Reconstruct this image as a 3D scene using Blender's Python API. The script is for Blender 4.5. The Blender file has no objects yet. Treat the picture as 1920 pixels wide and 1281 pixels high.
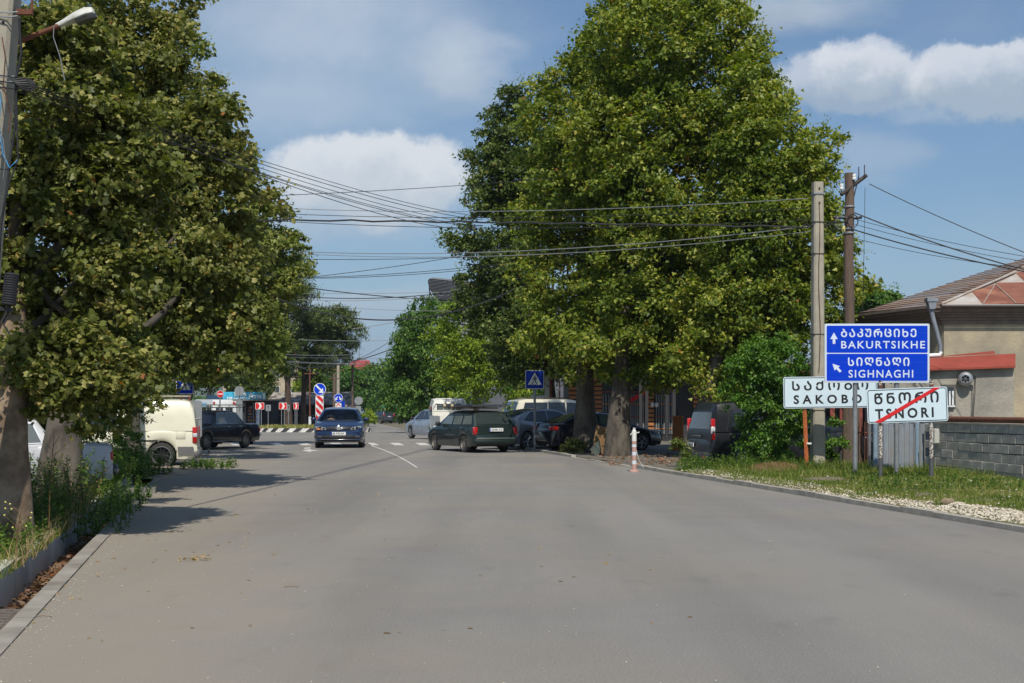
import bpy, bmesh, math, random
import numpy as np
from mathutils import Vector, Matrix, Euler

random.seed(7)
rng = np.random.default_rng(11)
scene = bpy.context.scene
col = scene.collection

# ------------------------------------------------------------------ camera, sky, sun, exposure
FL, HZ, EYE = 2500.0, 760.0, 1.6
cam_d = bpy.data.cameras.new('camera')
cam = bpy.data.objects.new('camera', cam_d)
col.objects.link(cam)
cam.location = (0, 0, EYE)
cam.rotation_euler = (math.radians(90), 0, 0)
cam_d.sensor_width = 36.0
cam_d.lens = 36.0 * FL / 1920.0
cam_d.shift_y = (HZ - 640.5) / 1920.0
cam_d.clip_start = 0.1
cam_d.clip_end = 20000
scene.camera = cam

SUN_EL, SUN_AZ = math.radians(53), math.radians(4)      # azimuth measured from straight behind the camera towards the right
world = bpy.data.worlds.new('World')
scene.world = world
world.use_nodes = True
SKY_STRENGTH = 0.098
sdir = Vector((math.sin(SUN_AZ) * math.cos(SUN_EL), -math.cos(SUN_AZ) * math.cos(SUN_EL), math.sin(SUN_EL)))
sun_d = bpy.data.lights.new('sun', 'SUN')
sun_d.energy = 4.6
sun_d.angle = math.radians(0.55)
sun_d.color = (1.0, 0.94, 0.84)
sun = bpy.data.objects.new('sun', sun_d)
col.objects.link(sun)
sun.location = (0, 0, 60)
sun.rotation_euler = sdir.to_track_quat('Z', 'Y').to_euler()
scene.view_settings.view_transform = 'Standard'
scene.view_settings.look = 'None'
scene.view_settings.exposure = 0.0
scene.view_settings.gamma = 1.0
scene.view_settings.use_curve_mapping = False
scene.cycles.max_bounces = 6
scene.cycles.diffuse_bounces = 3
scene.cycles.glossy_bounces = 3
scene.cycles.transmission_bounces = 4
scene.cycles.transparent_max_bounces = 8
scene.cycles.use_denoising = True


def build_world():
    nt = world.node_tree
    nt.nodes.clear()
    N, L = nt.nodes.new, nt.links.new
    out = N('ShaderNodeOutputWorld')
    bg = N('ShaderNodeBackground')
    bg.inputs[1].default_value = SKY_STRENGTH
    sky = N('ShaderNodeTexSky')
    sky.sky_type = 'NISHITA'
    sky.sun_disc = False
    sky.sun_elevation = SUN_EL
    sky.sun_rotation = math.radians(180) - SUN_AZ
    sky.altitude = 300
    sky.air_density = 1.0
    sky.dust_density = 1.6
    sky.ozone_density = 1.5
    tc = N('ShaderNodeTexCoord')

    def math_(op, a, b=None, clamp=False):
        n = N('ShaderNodeMath'); n.operation = op; n.use_clamp = clamp
        for i, v in enumerate((a, b)):
            if v is None: continue
            if isinstance(v, (int, float)): n.inputs[i].default_value = v
            else: L(v, n.inputs[i])
        return n.outputs[0]

    def vmath(op, a, b):
        n = N('ShaderNodeVectorMath'); n.operation = op
        for i, v in enumerate((a, b)):
            if isinstance(v, (tuple, list)): n.inputs[i].default_value = v
            elif v is not None: L(v, n.inputs[i])
        return n

    def noise(scale, detail=6, rough=0.55, vec=None, dist=0.0):
        n = N('ShaderNodeTexNoise')
        n.inputs['Scale'].default_value = scale; n.inputs['Detail'].default_value = detail
        n.inputs['Roughness'].default_value = rough; n.inputs['Distortion'].default_value = dist
        L(vec if vec is not None else tc.outputs['Generated'], n.inputs['Vector'])
        return n

    def ramp(fac, stops):
        n = N('ShaderNodeMapRange'); n.interpolation_type = 'SMOOTHSTEP'
        n.inputs[1].default_value = stops[0]; n.inputs[2].default_value = stops[1]
        L(fac, n.inputs[0])
        return n.outputs[0]

    def mix(fac, a, b):
        n = N('ShaderNodeMix'); n.data_type = 'RGBA'
        L(fac, n.inputs[0])
        for i, v in ((6, a), (7, b)):
            if isinstance(v, tuple): n.inputs[i].default_value = v
            else: L(v, n.inputs[i])
        return n.outputs[2]

    k = 1.0 / SKY_STRENGTH
    d = tc.outputs['Generated']
    # squash the vertical so that clouds lie in bands
    sq = vmath('MULTIPLY', d, (1.0, 1.0, 2.6)).outputs[0]
    warp = noise(9.0, 7, 0.6, sq)
    w3 = vmath('SUBTRACT', warp.outputs['Color'], (0.5, 0.5, 0.5)).outputs[0]
    soft = vmath('ADD', d, vmath('MULTIPLY', w3, (0.10, 0.02, 0.06)).outputs[0]).outputs[0]
    fine = noise(17.0, 10, 0.66, d)
    f3 = vmath('SUBTRACT', fine.outputs['Color'], (0.5, 0.5, 0.5)).outputs[0]
    hard = vmath('ADD', vmath('ADD', d, vmath('MULTIPLY', w3, (0.035, 0.02, 0.02)).outputs[0]).outputs[0],
                 vmath('MULTIPLY', f3, (0.062, 0.01, 0.050)).outputs[0]).outputs[0]
    gain = N('ShaderNodeMix'); gain.data_type = 'RGBA'; gain.blend_type = 'MULTIPLY'
    gain.inputs[0].default_value = 1.0
    L(sky.outputs[0], gain.inputs[6]); gain.inputs[7].default_value = (0.76, 0.93, 1.05, 1)
    base = gain.outputs[2]
    # pale blue air low over the horizon
    sz = N('ShaderNodeSeparateXYZ'); L(d, sz.inputs[0])
    low = N('ShaderNodeMapRange'); low.interpolation_type = 'SMOOTHSTEP'; low.inputs[1].default_value = -0.02; low.inputs[2].default_value = 0.16; low.inputs[3].default_value = .85; low.inputs[4].default_value = 0.0; L(sz.outputs[2], low.inputs[0])
    base = mix(low.outputs[0], base, (0.35 * k, 0.51 * k, 0.68 * k, 1))
    # thin high veil over the whole sky
    veil = ramp(noise(3.2, 6, 0.6, sq, 0.4).outputs[0], (0.40, 0.85))
    base = mix(math_('MULTIPLY', veil, 0.25), base, (0.55 * k, 0.62 * k, 0.70 * k, 1))
    def cloud(base, px, py, rx, ry, amount, coords, lo=0.0, hi=0.55, col_top=(0.80, 0.83, 0.86), col_low=(0.50, 0.58, 0.66)):
        v = Vector(((px - 960) / FL, 1.0, (HZ - py) / FL)).normalized()
        rel = vmath('SUBTRACT', coords, tuple(v)).outputs[0]
        scl = vmath('MULTIPLY', rel, (FL / rx, FL / (rx * 1.5), FL / ry))
        ln = N('ShaderNodeVectorMath'); ln.operation = 'LENGTH'; L(scl.outputs[0], ln.inputs[0])
        m = math_('SUBTRACT', 1.0, ln.outputs['Value'])
        m = ramp(m, (lo, hi))
        sep = N('ShaderNodeSeparateXYZ'); L(scl.outputs[0], sep.inputs[0])
        t = ramp(math_('ADD', sep.outputs[2], math_('MULTIPLY', math_('SUBTRACT', fine.outputs[0], 0.5), 2.2)), (-0.6, 0.5))
        c = mix(t, tuple(x * k for x in col_low) + (1,), tuple(x * k for x in col_top) + (1,))
        return mix(math_('MULTIPLY', m, amount), base, c)
    for a in CLOUDS:
        base = cloud(base, *a[:5], hard if a[5] else soft, *(a[6:] if len(a) > 6 else ()))
    L(base, bg.inputs[0])
    L(bg.outputs[0], out.inputs[0])


CLOUDS = [
    # px, py, rx, ry, amount, crisp
    (620, 60, 480, 190, 0.6, 0, 0.0, 0.8, (0.62, 0.70, 0.78), (0.44, 0.56, 0.68)),
    (860, 130, 130, 100, 0.6, 0, 0.0, 0.8, (0.62, 0.68, 0.76), (0.50, 0.58, 0.66)),
    (560, 210, 300, 90, 0.5, 0, 0.0, 0.8, (0.55, 0.64, 0.74), (0.42, 0.53, 0.65)),
    (1480, 15, 260, 75, 0.7, 0, 0.0, 0.8, (0.52, 0.60, 0.68), (0.45, 0.52, 0.60)),
    (640, 420, 320, 60, 0.45, 0, 0.0, 0.8, (0.55, 0.62, 0.70), (0.45, 0.54, 0.62)),
    (700, 570, 300, 50, 0.5, 0, 0.0, 0.8, (0.55, 0.62, 0.68), (0.48, 0.57, 0.66)),
    (700, 335, 215, 100, 0.9, 1, 0.0, 0.26, (0.80, 0.83, 0.86), (0.56, 0.63, 0.70)),
    (600, 380, 190, 70, 0.5, 1, 0.0, 0.7),
    (1600, 155, 175, 62, 0.62, 1, 0.0, 0.30, (0.74, 0.77, 0.82), (0.42, 0.50, 0.58)),
    (1630, 128, 95, 56, 0.6, 1, 0.0, 0.32, (0.84, 0.86, 0.90), (0.46, 0.54, 0.62)),
    (1868, 138, 150, 74, 0.75, 1, 0.0, 0.26, (0.82, 0.84, 0.88), (0.44, 0.52, 0.60)),
    (1640, 290, 90, 70, 0.35, 0, 0.0, 0.8, (0.55, 0.60, 0.68), (0.45, 0.52, 0.62)),
    (1740, 215, 70, 26, 0.4, 0, 0.0, 0.8, (0.52, 0.60, 0.70), (0.45, 0.52, 0.62)),
]
build_world()


# ------------------------------------------------------------------ placing helpers
def gz(y):
    """height of the street: flat near, falling gently away beyond the crossing"""
    return float(np.interp(y, [-50, 60, 114, 150, 190, 400], [0, 0, -0.58, -0.80, -1.0, -1.0]))


def P(px, py, Y):
    return Vector(((px - 960) / FL * Y, Y, EYE - (py - HZ) / FL * Y))


def G(px, Y, dz=0.0):
    return Vector(((px - 960) / FL * Y, Y, gz(Y) + dz))


def XL(y): return -1.45 - 0.213 * y
def XR(y): return 9.6 - 0.19 * y


# ------------------------------------------------------------------ materials
MATS = {}


def mat(name, c=(0.5, 0.5, 0.5), rough=0.6, metal=0.0, c2=None, scale=6.0, detail=6, bump=0.0, bscale=None, coat=0.0,
        lo=0.35, hi=0.65, dirt=None, dscale=2.0, damt=0.5, stretch=None, spec=None, coords='Object'):
    """colour c, mottled towards c2 by noise; dirt is a second mottling; bump in metres"""
    if name in MATS: return MATS[name]
    m = bpy.data.materials.new(name); m.use_nodes = True
    nt = m.node_tree; N, L = nt.nodes.new, nt.links.new
    b = nt.nodes['Principled BSDF']
    b.inputs['Base Color'].default_value = (*c, 1); b.inputs['Roughness'].default_value = rough
    b.inputs['Metallic'].default_value = metal
    if coat:
        b.inputs['Coat Weight'].default_value = coat; b.inputs['Coat Roughness'].default_value = 0.06
    if spec is not None: b.inputs['Specular IOR Level'].default_value = spec
    if c2 is not None or bump:
        tc = N('ShaderNodeTexCoord'); vec = tc.outputs[coords]
        if stretch:
            mp = N('ShaderNodeMapping'); mp.inputs['Scale'].default_value = stretch
            L(vec, mp.inputs[0]); vec = mp.outputs[0]
    if c2 is not None:
        n = N('ShaderNodeTexNoise'); n.inputs['Scale'].default_value = scale; n.inputs['Detail'].default_value = detail
        n.inputs['Roughness'].default_value = 0.62
        L(vec, n.inputs['Vector'])
        r = N('ShaderNodeMapRange'); r.inputs[1].default_value = lo; r.inputs[2].default_value = hi
        L(n.outputs[0], r.inputs[0])
        mx = N('ShaderNodeMix'); mx.data_type = 'RGBA'
        L(r.outputs[0], mx.inputs[0]); mx.inputs[6].default_value = (*c, 1); mx.inputs[7].default_value = (*c2, 1)
        last = mx.outputs[2]
        if dirt is not None:
            n2 = N('ShaderNodeTexNoise'); n2.inputs['Scale'].default_value = dscale; n2.inputs['Detail'].default_value = 5
            L(vec, n2.inputs['Vector'])
            r2 = N('ShaderNodeMapRange'); r2.inputs[1].default_value = 0.45; r2.inputs[2].default_value = 0.7
            r2.inputs[4].default_value = damt
            L(n2.outputs[0], r2.inputs[0])
            m2 = N('ShaderNodeMix'); m2.data_type = 'RGBA'
            L(r2.outputs[0], m2.inputs[0]); L(last, m2.inputs[6]); m2.inputs[7].default_value = (*dirt, 1)
            last = m2.outputs[2]
        L(last, b.inputs['Base Color'])
    if bump:
        nb = N('ShaderNodeTexNoise'); nb.inputs['Scale'].default_value = bscale or scale * 3; nb.inputs['Detail'].default_value = 4
        L(vec, nb.inputs['Vector'])
        bp = N('ShaderNodeBump'); bp.inputs['Distance'].default_value = bump; bp.inputs['Strength'].default_value = 1.0
        L(nb.outputs[0], bp.inputs['Height']); L(bp.outputs[0], b.inputs['Normal'])
    MATS[name] = m
    return m


def leaf_mat(name, dark, mid, light, brown=None, rough=0.5, trans=0.40):
    """leaf colour picked per leaf by the 'tint' attribute; light passes partly through"""
    m = bpy.data.materials.new(name); m.use_nodes = True
    nt = m.node_tree; N, L = nt.nodes.new, nt.links.new
    b = nt.nodes['Principled BSDF']; out = nt.nodes['Material Output']
    at = N('ShaderNodeAttribute'); at.attribute_name = 'tint'
    cr = N('ShaderNodeValToRGB'); L(at.outputs['Fac'], cr.inputs[0])
    e = cr.color_ramp.elements
    e[0].position = 0.0; e[0].color = (*dark, 1)
    e[1].position = 0.93; e[1].color = (*light, 1)
    x = e.new(0.5); x.color = (*mid, 1)
    if brown:
        x = e.new(0.985); x.color = (*brown, 1)
    L(cr.outputs[0], b.inputs['Base Color']); b.inputs['Roughness'].default_value = rough
    b.inputs['Specular IOR Level'].default_value = 0.35
    tr = N('ShaderNodeBsdfTranslucent')
    hs = N('ShaderNodeHueSaturation'); hs.inputs['Saturation'].default_value = 1.15; hs.inputs['Value'].default_value = 1.3
    L(cr.outputs[0], hs.inputs['Color']); L(hs.outputs[0], tr.inputs[0])
    mx = N('ShaderNodeMixShader'); mx.inputs[0].default_value = trans
    L(b.outputs[0], mx.inputs[1]); L(tr.outputs[0], mx.inputs[2]); L(mx.outputs[0], out.inputs[0])
    return m


# ------------------------------------------------------------------ mesh helpers
class MB:
    """collects shapes; build() links them as ONE mesh object"""
    def __init__(s): s.v = []; s.f = []; s.mi = []; s.cur = 0
    def add(s, vs, fs):
        o = len(s.v)
        s.v += [tuple(v) for v in vs]; s.f += [tuple(i + o for i in f) for f in fs]; s.mi += [s.cur] * len(fs)
        return s
    def box(s, c, d, rz=0.0, rx=0.0, ry=0.0):
        M = Euler((rx, ry, rz)).to_matrix()
        vs = [Vector(c) + M @ Vector((x * d[0] / 2, y * d[1] / 2, z * d[2] / 2)) for x in (-1, 1) for y in (-1, 1) for z in (-1, 1)]
        return s.add(vs, [(0, 1, 3, 2), (4, 6, 7, 5), (0, 4, 5, 1), (2, 3, 7, 6), (0, 2, 6, 4), (1, 5, 7, 3)])
    def bbox(s, c, d, bev=0.02, rz=0.0):
        """box with chamfered vertical and horizontal edges (an octagonal prism with a smaller cap)"""
        x, y, z = d[0] / 2, d[1] / 2, d[2] / 2; e = min(bev, x * .9, y * .9, z * .9)
        ring = lambda k: [(-x + e + k, -y + k), (x - e - k, -y + k), (x - k, -y + e + k), (x - k, y - e - k), (x - e - k, y - k), (-x + e + k, y - k), (-x + k, y - e - k), (-x + k, -y + e + k)]
        M = Euler((0, 0, rz)).to_matrix(); vs = []
        for k, zz in ((e * .6, -z), (0, -z + e), (0, z - e), (e * .6, z)):
            vs += [Vector(c) + M @ Vector((a, b, zz)) for a, b in ring(k)]
        fs = [tuple(range(7, -1, -1)), tuple(range(24, 32))]
        for r in range(3):
            for i in range(8):
                j = (i + 1) % 8; fs.append((r * 8 + i, r * 8 + j, r * 8 + 8 + j, r * 8 + 8 + i))
        return s.add(vs, fs)
    def tube(s, pts, r, n=8, cap=True):
        """r is a number or a list"""
        pts = [Vector(p) for p in pts]; rs = r if isinstance(r, (list, tuple)) else [r] * len(pts)
        vs = []; prev = None
        for i, p in enumerate(pts):
            d = (pts[min(i + 1, len(pts) - 1)] - pts[max(i - 1, 0)])
            d = d.normalized() if d.length > 1e-9 else Vector((0, 0, 1))
            if prev is None:
                a = Vector((1, 0, 0)) if abs(d.x) < 0.9 else Vector((0, 1, 0))
                prev = (a - d * a.dot(d)).normalized()
            else:
                q = prev - d * prev.dot(d); prev = q.normalized() if q.length > 1e-6 else prev
            b = d.cross(prev)
            for k in range(n):
                t = 2 * math.pi * k / n
                vs.append(p + (prev * math.cos(t) + b * math.sin(t)) * rs[i])
        fs = []
        for i in range(len(pts) - 1):
            for k in range(n):
                j = (k + 1) % n
                fs.append((i * n + k, i * n + j, (i + 1) * n + j, (i + 1) * n + k))
        if cap:
            fs.append(tuple(range(n - 1, -1, -1))); fs.append(tuple(range((len(pts) - 1) * n, len(pts) * n)))
        return s.add(vs, fs)
    def prism(s, poly, lo, hi, axis='z'):
        """poly extruded along an axis; for axis y poly is (x, z), for x it is (y, z), for z it is (x, y)"""
        mk = {'z': lambda a, b, h: (a, b, h), 'y': lambda a, b, h: (a, h, b), 'x': lambda a, b, h: (h, a, b)}[axis]
        n = len(poly)
        vs = [mk(a, b, lo) for a, b in poly] + [mk(a, b, hi) for a, b in poly]
        fs = [tuple(range(n - 1, -1, -1)), tuple(range(n, 2 * n))] + [(i, (i + 1) % n, n + (i + 1) % n, n + i) for i in range(n)]
        return s.add(vs, fs)
    def lathe(s, prof, n=20, c=(0, 0, 0), axis='z', cap=False):
        vs = []
        for r, h in prof:
            for k in range(n):
                t = 2 * math.pi * k / n; a, b = r * math.cos(t), r * math.sin(t)
                q = {'z': (a, b, h), 'x': (h, a, b), 'y': (a, h, b)}[axis]
                vs.append((c[0] + q[0], c[1] + q[1], c[2] + q[2]))
        fs = [(i * n + k, i * n + (k + 1) % n, (i + 1) * n + (k + 1) % n, (i + 1) * n + k) for i in range(len(prof) - 1) for k in range(n)]
        if cap: fs += [tuple(range(n - 1, -1, -1)), tuple(range((len(prof) - 1) * n, len(prof) * n))]
        return s.add(vs, fs)
    def build(s, name, m, parent=None, smooth=None, recalc=True, loc=None):
        me = bpy.data.meshes.new(name)
        me.from_pydata(s.v, [], s.f)
        for x in (m if isinstance(m, (list, tuple)) else [m]): me.materials.append(x)
        if isinstance(m, (list, tuple)): me.polygons.foreach_set('material_index', s.mi)
        if recalc or smooth:
            bm = bmesh.new(); bm.from_mesh(me)
            if recalc: bmesh.ops.recalc_face_normals(bm, faces=bm.faces)
            if smooth:
                lim = math.radians(smooth)
                for f in bm.faces: f.smooth = True
                for e in bm.edges:
                    if len(e.link_faces) != 2 or e.calc_face_angle(3.0) > lim: e.smooth = False
            bm.to_mesh(me); bm.free()
        o = bpy.data.objects.new(name, me); col.objects.link(o)
        if parent is not None: o.parent = parent
        if loc is not None: o.location = loc
        return o


def tag(o, label=None, cat=None, group=None, kind=None):
    if label: o['label'] = label
    if cat: o['category'] = cat
    if group: o['group'] = group
    if kind: o['kind'] = kind
    return o


def thing(name, label, cat, loc=(0, 0, 0), rz=0.0, group=None):
    o = bpy.data.objects.new(name, None); col.objects.link(o)
    o.empty_display_size = 0.3
    o.location = loc; o.rotation_euler = (0, 0, rz)
    return tag(o, label, cat, group)


def copy_tree(o, parent=None):
    c = o.copy(); col.objects.link(c)
    if parent is not None: c.parent = parent
    for ch in list(o.children): copy_tree(ch, c)
    return c


TXT = {}
def text(body, w, h, m, parent, loc, name='lettering', bold=0.012, thick=0.003, rz=0.0, spacing=1.0, roll=0.0, face='-y'):
    """lettering fitted into w x h, lower left corner at loc, facing -Y"""
    geo = ord(body[0]) > 0x10A0
    key = (body, bold, spacing)
    if key not in TXT:
        cu = bpy.data.curves.new('lettering', 'FONT'); cu.body = body; cu.offset = 0.0 if geo else bold; cu.space_character = spacing
        cu.resolution_u = 3
        tmp = bpy.data.objects.new('lettering', cu); col.objects.link(tmp)
        dg = bpy.context.evaluated_depsgraph_get(); dg.update()
        me = bpy.data.meshes.new_from_object(tmp.evaluated_get(dg))
        v = np.empty(len(me.vertices) * 3, np.float32); me.vertices.foreach_get('co', v)
        v = v.reshape(-1, 3)[:, :2]; fs = [tuple(p.vertices) for p in me.polygons]
        bpy.data.objects.remove(tmp)
        mn, mx_ = v.min(0), v.max(0)
        TXT[key] = ((v - mn) / (mx_ - mn), fs)
    v, fs = TXT[key]
    sgn = -1 if face == '-y' else 1
    cr, sr = math.cos(roll), math.sin(roll)
    vs = []; b_ = MB(); e = h * .026
    shifts = [(0, 0)] if not geo else [(-e, -e), (e, -e), (-e, e), (e, e), (0, -e), (0, e), (e, 0), (-e, 0)]
    for q, (dx, dz) in enumerate(shifts):
      vs = []; dy = -.00025 * q
      for a, b in v:
        x, z = a * w + dx, b * h + dz
        x, z = x * cr - z * sr, x * sr + z * cr
        if face == '+y': vs.append((loc[0] - x, loc[1] - dy, loc[2] + z))
        else: vs.append((loc[0] + x, loc[1] + dy, loc[2] + z))
      b_.add(vs, fs)
    return b_.build(name, m, parent, recalc=False)
# ------------------------------------------------------------------ foliage
LEAVES = {
    'plane': [[(0, 0), (-.06, .24), (.14, .50), (.30, .27), (.62, .52), (.68, .19), (1, 0)]],
    'mid': [[(0, 0), (.05, .46), (.34, .27), (.62, .50), (1, 0)]],
    'star': [[(0, 0), (.08, .46), (.42, .26), (1, 0)]],
    'far': [[(0, 0), (.35, .45), (1, 0)]],
    'oval': [[(0, 0), (.25, .24), (.65, .22), (1, 0)]],
    'needle': [[(0, 0), (.5, .10), (1, 0)]],
}


def fast_mesh(name, V, nper, faces_t, n, m, tint=None):
    """V is n*nper vertices; faces_t the faces of one leaf"""
    me = bpy.data.meshes.new(name)
    lens = np.array([len(f) for f in faces_t]); flat = np.concatenate([np.array(f) for f in faces_t])
    me.vertices.add(len(V)); me.vertices.foreach_set('co', V.astype(np.float32).ravel())
    loops = (flat[None, :] + (np.arange(n) * nper)[:, None]).ravel()
    me.loops.add(len(loops)); me.loops.foreach_set('vertex_index', loops.astype(np.int32))
    tot = np.tile(lens, n); start = np.concatenate([[0], np.cumsum(tot)[:-1]])
    me.polygons.add(len(tot)); me.polygons.foreach_set('loop_start', start.astype(np.int32))
    try: me.polygons.foreach_set('loop_total', tot.astype(np.int32))
    except Exception: pass
    if tint is not None:
        a = me.attributes.new('tint', 'FLOAT', 'POINT'); a.data.foreach_set('value', np.repeat(tint, nper).astype(np.float32))
    me.update(calc_edges=True); me.validate()
    me.materials.append(m)
    return me


def unit(a): return a / np.maximum(np.linalg.norm(a, axis=1, keepdims=True), 1e-9)


def leaves_mesh(name, pos, nrm, size, tint, m, kind='mid', hang=0.5, tipdir=None):
    n = len(pos); half = LEAVES[kind][0]
    pts = [(u, v) for u, v in half] + [(u, -v) for u, v in half[1:-1]]
    k = len(half)
    left = list(range(k)); right = [0] + list(range(k, 2 * k - 2)) + [k - 1]; right = right[::-1]
    T = np.array([(u, v, -0.35 * abs(v) - 0.18 * u * u) for u, v in pts])
    nrm = unit(nrm)
    rv = rng.normal(size=(n, 3)); rv[:, 2] -= hang * 1.5
    if tipdir is not None: rv = tipdir + 0.25 * rv
    t = unit(rv - nrm * (rv * nrm).sum(1, keepdims=True)); b = np.cross(nrm, t)
    V = pos[:, None, :] + size[:, None, None] * (T[None, :, 0, None] * t[:, None, :] + T[None, :, 1, None] * b[:, None, :] + T[None, :, 2, None] * nrm[:, None, :])
    return fast_mesh(name, V.reshape(-1, 3), len(pts), [left, right], n, m, tint)


def lump(p, s, seed):
    """cheap smooth 3-d noise in about -1..1"""
    r = np.random.default_rng(seed); o = np.zeros(len(p))
    for i in range(6):
        k = r.normal(size=3) * s * (1 + 0.5 * i); o += np.sin(p @ k + r.uniform(0, 6.28)) / (1 + 0.35 * i)
    return o / 3.0


def blobs_px(lst, Y0):
    """(px, py, rx, ry, dy[, depth_ratio]) -> world ellipsoids"""
    out = []
    for b in lst:
        Y = Y0 + b[4]; c = P(b[0], b[1], Y); s = Y / FL
        rx, rz = b[2] * s, b[3] * s
        out.append((c.x, c.y, c.z, rx, (rx + rz) / 2 * (b[5] if len(b) > 5 else 0.9), rz))
    return out


def tree(name, label, base, trunk_r, blobs, nclus, per, leaf, m, lm='mid', bark=None, group=None, rc=0.42, seed=1,
         hang=0.5, trunk_top=None, limb_mat=None, gap=-0.45, limbs=14, shoots=0.12, cat='tree', tint_mu=0.45, twist=0.0, flat=0.65, sep=.85, shell=0.55):
    r = np.random.default_rng(seed)
    base = Vector(base)
    root = thing(name, label, cat, base, 0, group)
    B = np.array(blobs); w = (B[:, 3] * B[:, 4] * B[:, 5]) ** 0.66
    small = nclus < 130
    rb = rc * (1.75 if not small else 1.2)
    nb = max(6, int(nclus / 13))
    # bough heads spread over the skin of the crown, never too close together
    m_ = nb * 30
    bi = r.choice(len(B), m_, p=w / w.sum()); d = unit(r.normal(size=(m_, 3)))
    rad = r.uniform(0.88, 1.0, m_)
    c = B[bi, :3] + d * np.maximum(B[bi, 3:6] - rb * .62, B[bi, 3:6] * .45) * rad[:, None]
    deep = np.full(m_, 9.0)
    for q in B: deep = np.minimum(deep, np.linalg.norm((c - q[:3]) / np.maximum(q[3:6] - rb * .62, q[3:6] * .45), axis=1))
    cm0 = B[:, :3].mean(0)
    back = (d[:, 1] > 0.35)
    thr = shell
    while True:
        keep = (deep > thr) & (c[:, 2] > base.z + 0.25 * min(1, thr * 2)) & (~back | (r.random(m_) < .45)) & (lump(c, .55 / rb, seed + 5) > gap - .35)
        if keep.sum() > nb * 3 or thr < -.5: break
        thr -= .1
    c, d = c[keep], d[keep]
    sel = []
    for i in range(len(c)):
        if len(sel) >= nb: break
        if not sel or np.min(np.linalg.norm(c[sel] - c[i], axis=1)) > rb * (sep if not small else .4): sel.append(i)
    bc, bd = c[sel], d[sel]; n_b = len(bc)
    kc = max(4, int(nclus / max(n_b, 1)))
    bi = np.repeat(np.arange(n_b), kc); n = len(bi)
    dirs = unit(r.normal(size=(n, 3)) + bd[bi] * .75 + np.array([0, 0, .55]))
    brs = rb * r.uniform(.75, 1.3, n_b)
    rr_ = np.where(r.random(n) < .22, r.uniform(.1, .6, n), r.uniform(.72, 1.06, n))
    cc = bc[bi] + dirs * (brs[bi] * rr_)[:, None] * np.array([1, 1, .78])
    cs = rc * r.uniform(.35, .75, n)
    cnt = np.maximum((per * r.uniform(.6, 1.4, n)).astype(int), 4)
    idx = np.repeat(np.arange(n), cnt); N = len(idx)
    off = r.normal(size=(N, 3)) * .6; off[:, 2] *= flat
    pos = cc[idx] + off * cs[idx][:, None]
    nrm = unit(dirs[idx] * .45 + np.array([0, 0, .55]) + r.normal(size=(N, 3)) * .62)
    size = leaf * r.uniform(.5, 1.25, N)
    tint = tint_mu + .16 * lump(cc, .8, seed + 9)[idx] + r.normal(size=N) * .19 + .05 * dirs[idx][:, 2] + r.normal(size=n)[idx] * .06
    # upright leafy shoots break the outline
    ns = int(n_b * shoots * 22); si = r.integers(0, n_b, ns)
    sd = unit(bd[si] * .55 + np.array([0, 0, .75]) + r.normal(size=(ns, 3)) * .35)
    sp = bc[si] + unit(sd + r.normal(size=(ns, 3)) * .4) * (brs[si] * .95)[:, None] * np.array([1, 1, .8]); sl = rb * r.uniform(.25, .85, ns)
    k = max(6, int(per * .42)); ii = np.repeat(np.arange(ns), k); t = r.random(len(ii))
    p2 = sp[ii] + sd[ii] * (sl[ii] * t)[:, None] + r.normal(size=(len(ii), 3)) * leaf * .55
    pos = np.r_[pos, p2]; nrm = np.r_[nrm, unit(r.normal(size=(len(ii), 3)) * .7 + np.array([0, 0, .7]))]
    size = np.r_[size, leaf * r.uniform(.35, .85, len(ii)) * (1.1 - .5 * t)]
    tint = np.r_[tint, tint_mu + .14 + r.normal(size=len(ii)) * .16 + .1 * t]
    N = len(pos); tint = np.clip(tint, 0, .95); tint = np.where(r.random(N) < .003, 1.0, tint)
    c = bc if n_b > limbs else cc
    n = len(c)
    me = leaves_mesh('crown', pos - np.array(base), nrm, size, tint, m, lm, hang)
    cr = bpy.data.objects.new('crown', me); col.objects.link(cr); cr.parent = root
    # trunk and limbs
    if trunk_r:
        cm = B[:, :3].mean(0); top = Vector(trunk_top) if trunk_top is not None else Vector((base.x * .6 + cm[0] * .4, base.y * .6 + cm[1] * .4, cm[2]))
        mb = MB(); H = top.z - base.z; pts = []; rs = []
        for i in range(9):
            t = i / 8
            pts.append(Vector((0, 0, 0)).lerp(top - base, t) + Vector((math.sin(t * 3 + seed) * .12 * trunk_r * 3 * t, math.cos(t * 4 + seed) * .1 * trunk_r * 3 * t, 0)))
            rs.append(trunk_r * (1.35 if i == 0 else 1.08 if i == 1 else 1.0 - 0.62 * t))
        pts[0].z = -0.15
        mb.tube(pts, rs, 14)
        o = mb.build('trunk', bark, root, smooth=60)
        far = np.argsort(r.random(n))[:limbs]
        lb = MB()
        for i, j in enumerate(far):
            t = 0.40 + 0.55 * (i / max(limbs, 1)); p0 = pts[int(t * 8)]; p1 = Vector(c[j]) - base
            mid = p0.lerp(p1, 0.5) + Vector((0, 0, -0.04 * (p1 - p0).length + 0.1)) + Vector(r.normal(size=3) * 0.12)
            rr = trunk_r * 0.36
            lb.tube([p0, p0.lerp(mid, .5), mid, mid.lerp(p1, .55) + Vector(r.normal(size=3) * .08), p1], [rr, rr * .75, rr * .5, rr * .3, rr * .1], 6)
        lb.build('limbs', limb_mat or M['bark_limb'], root, smooth=60)
    return root


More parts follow.
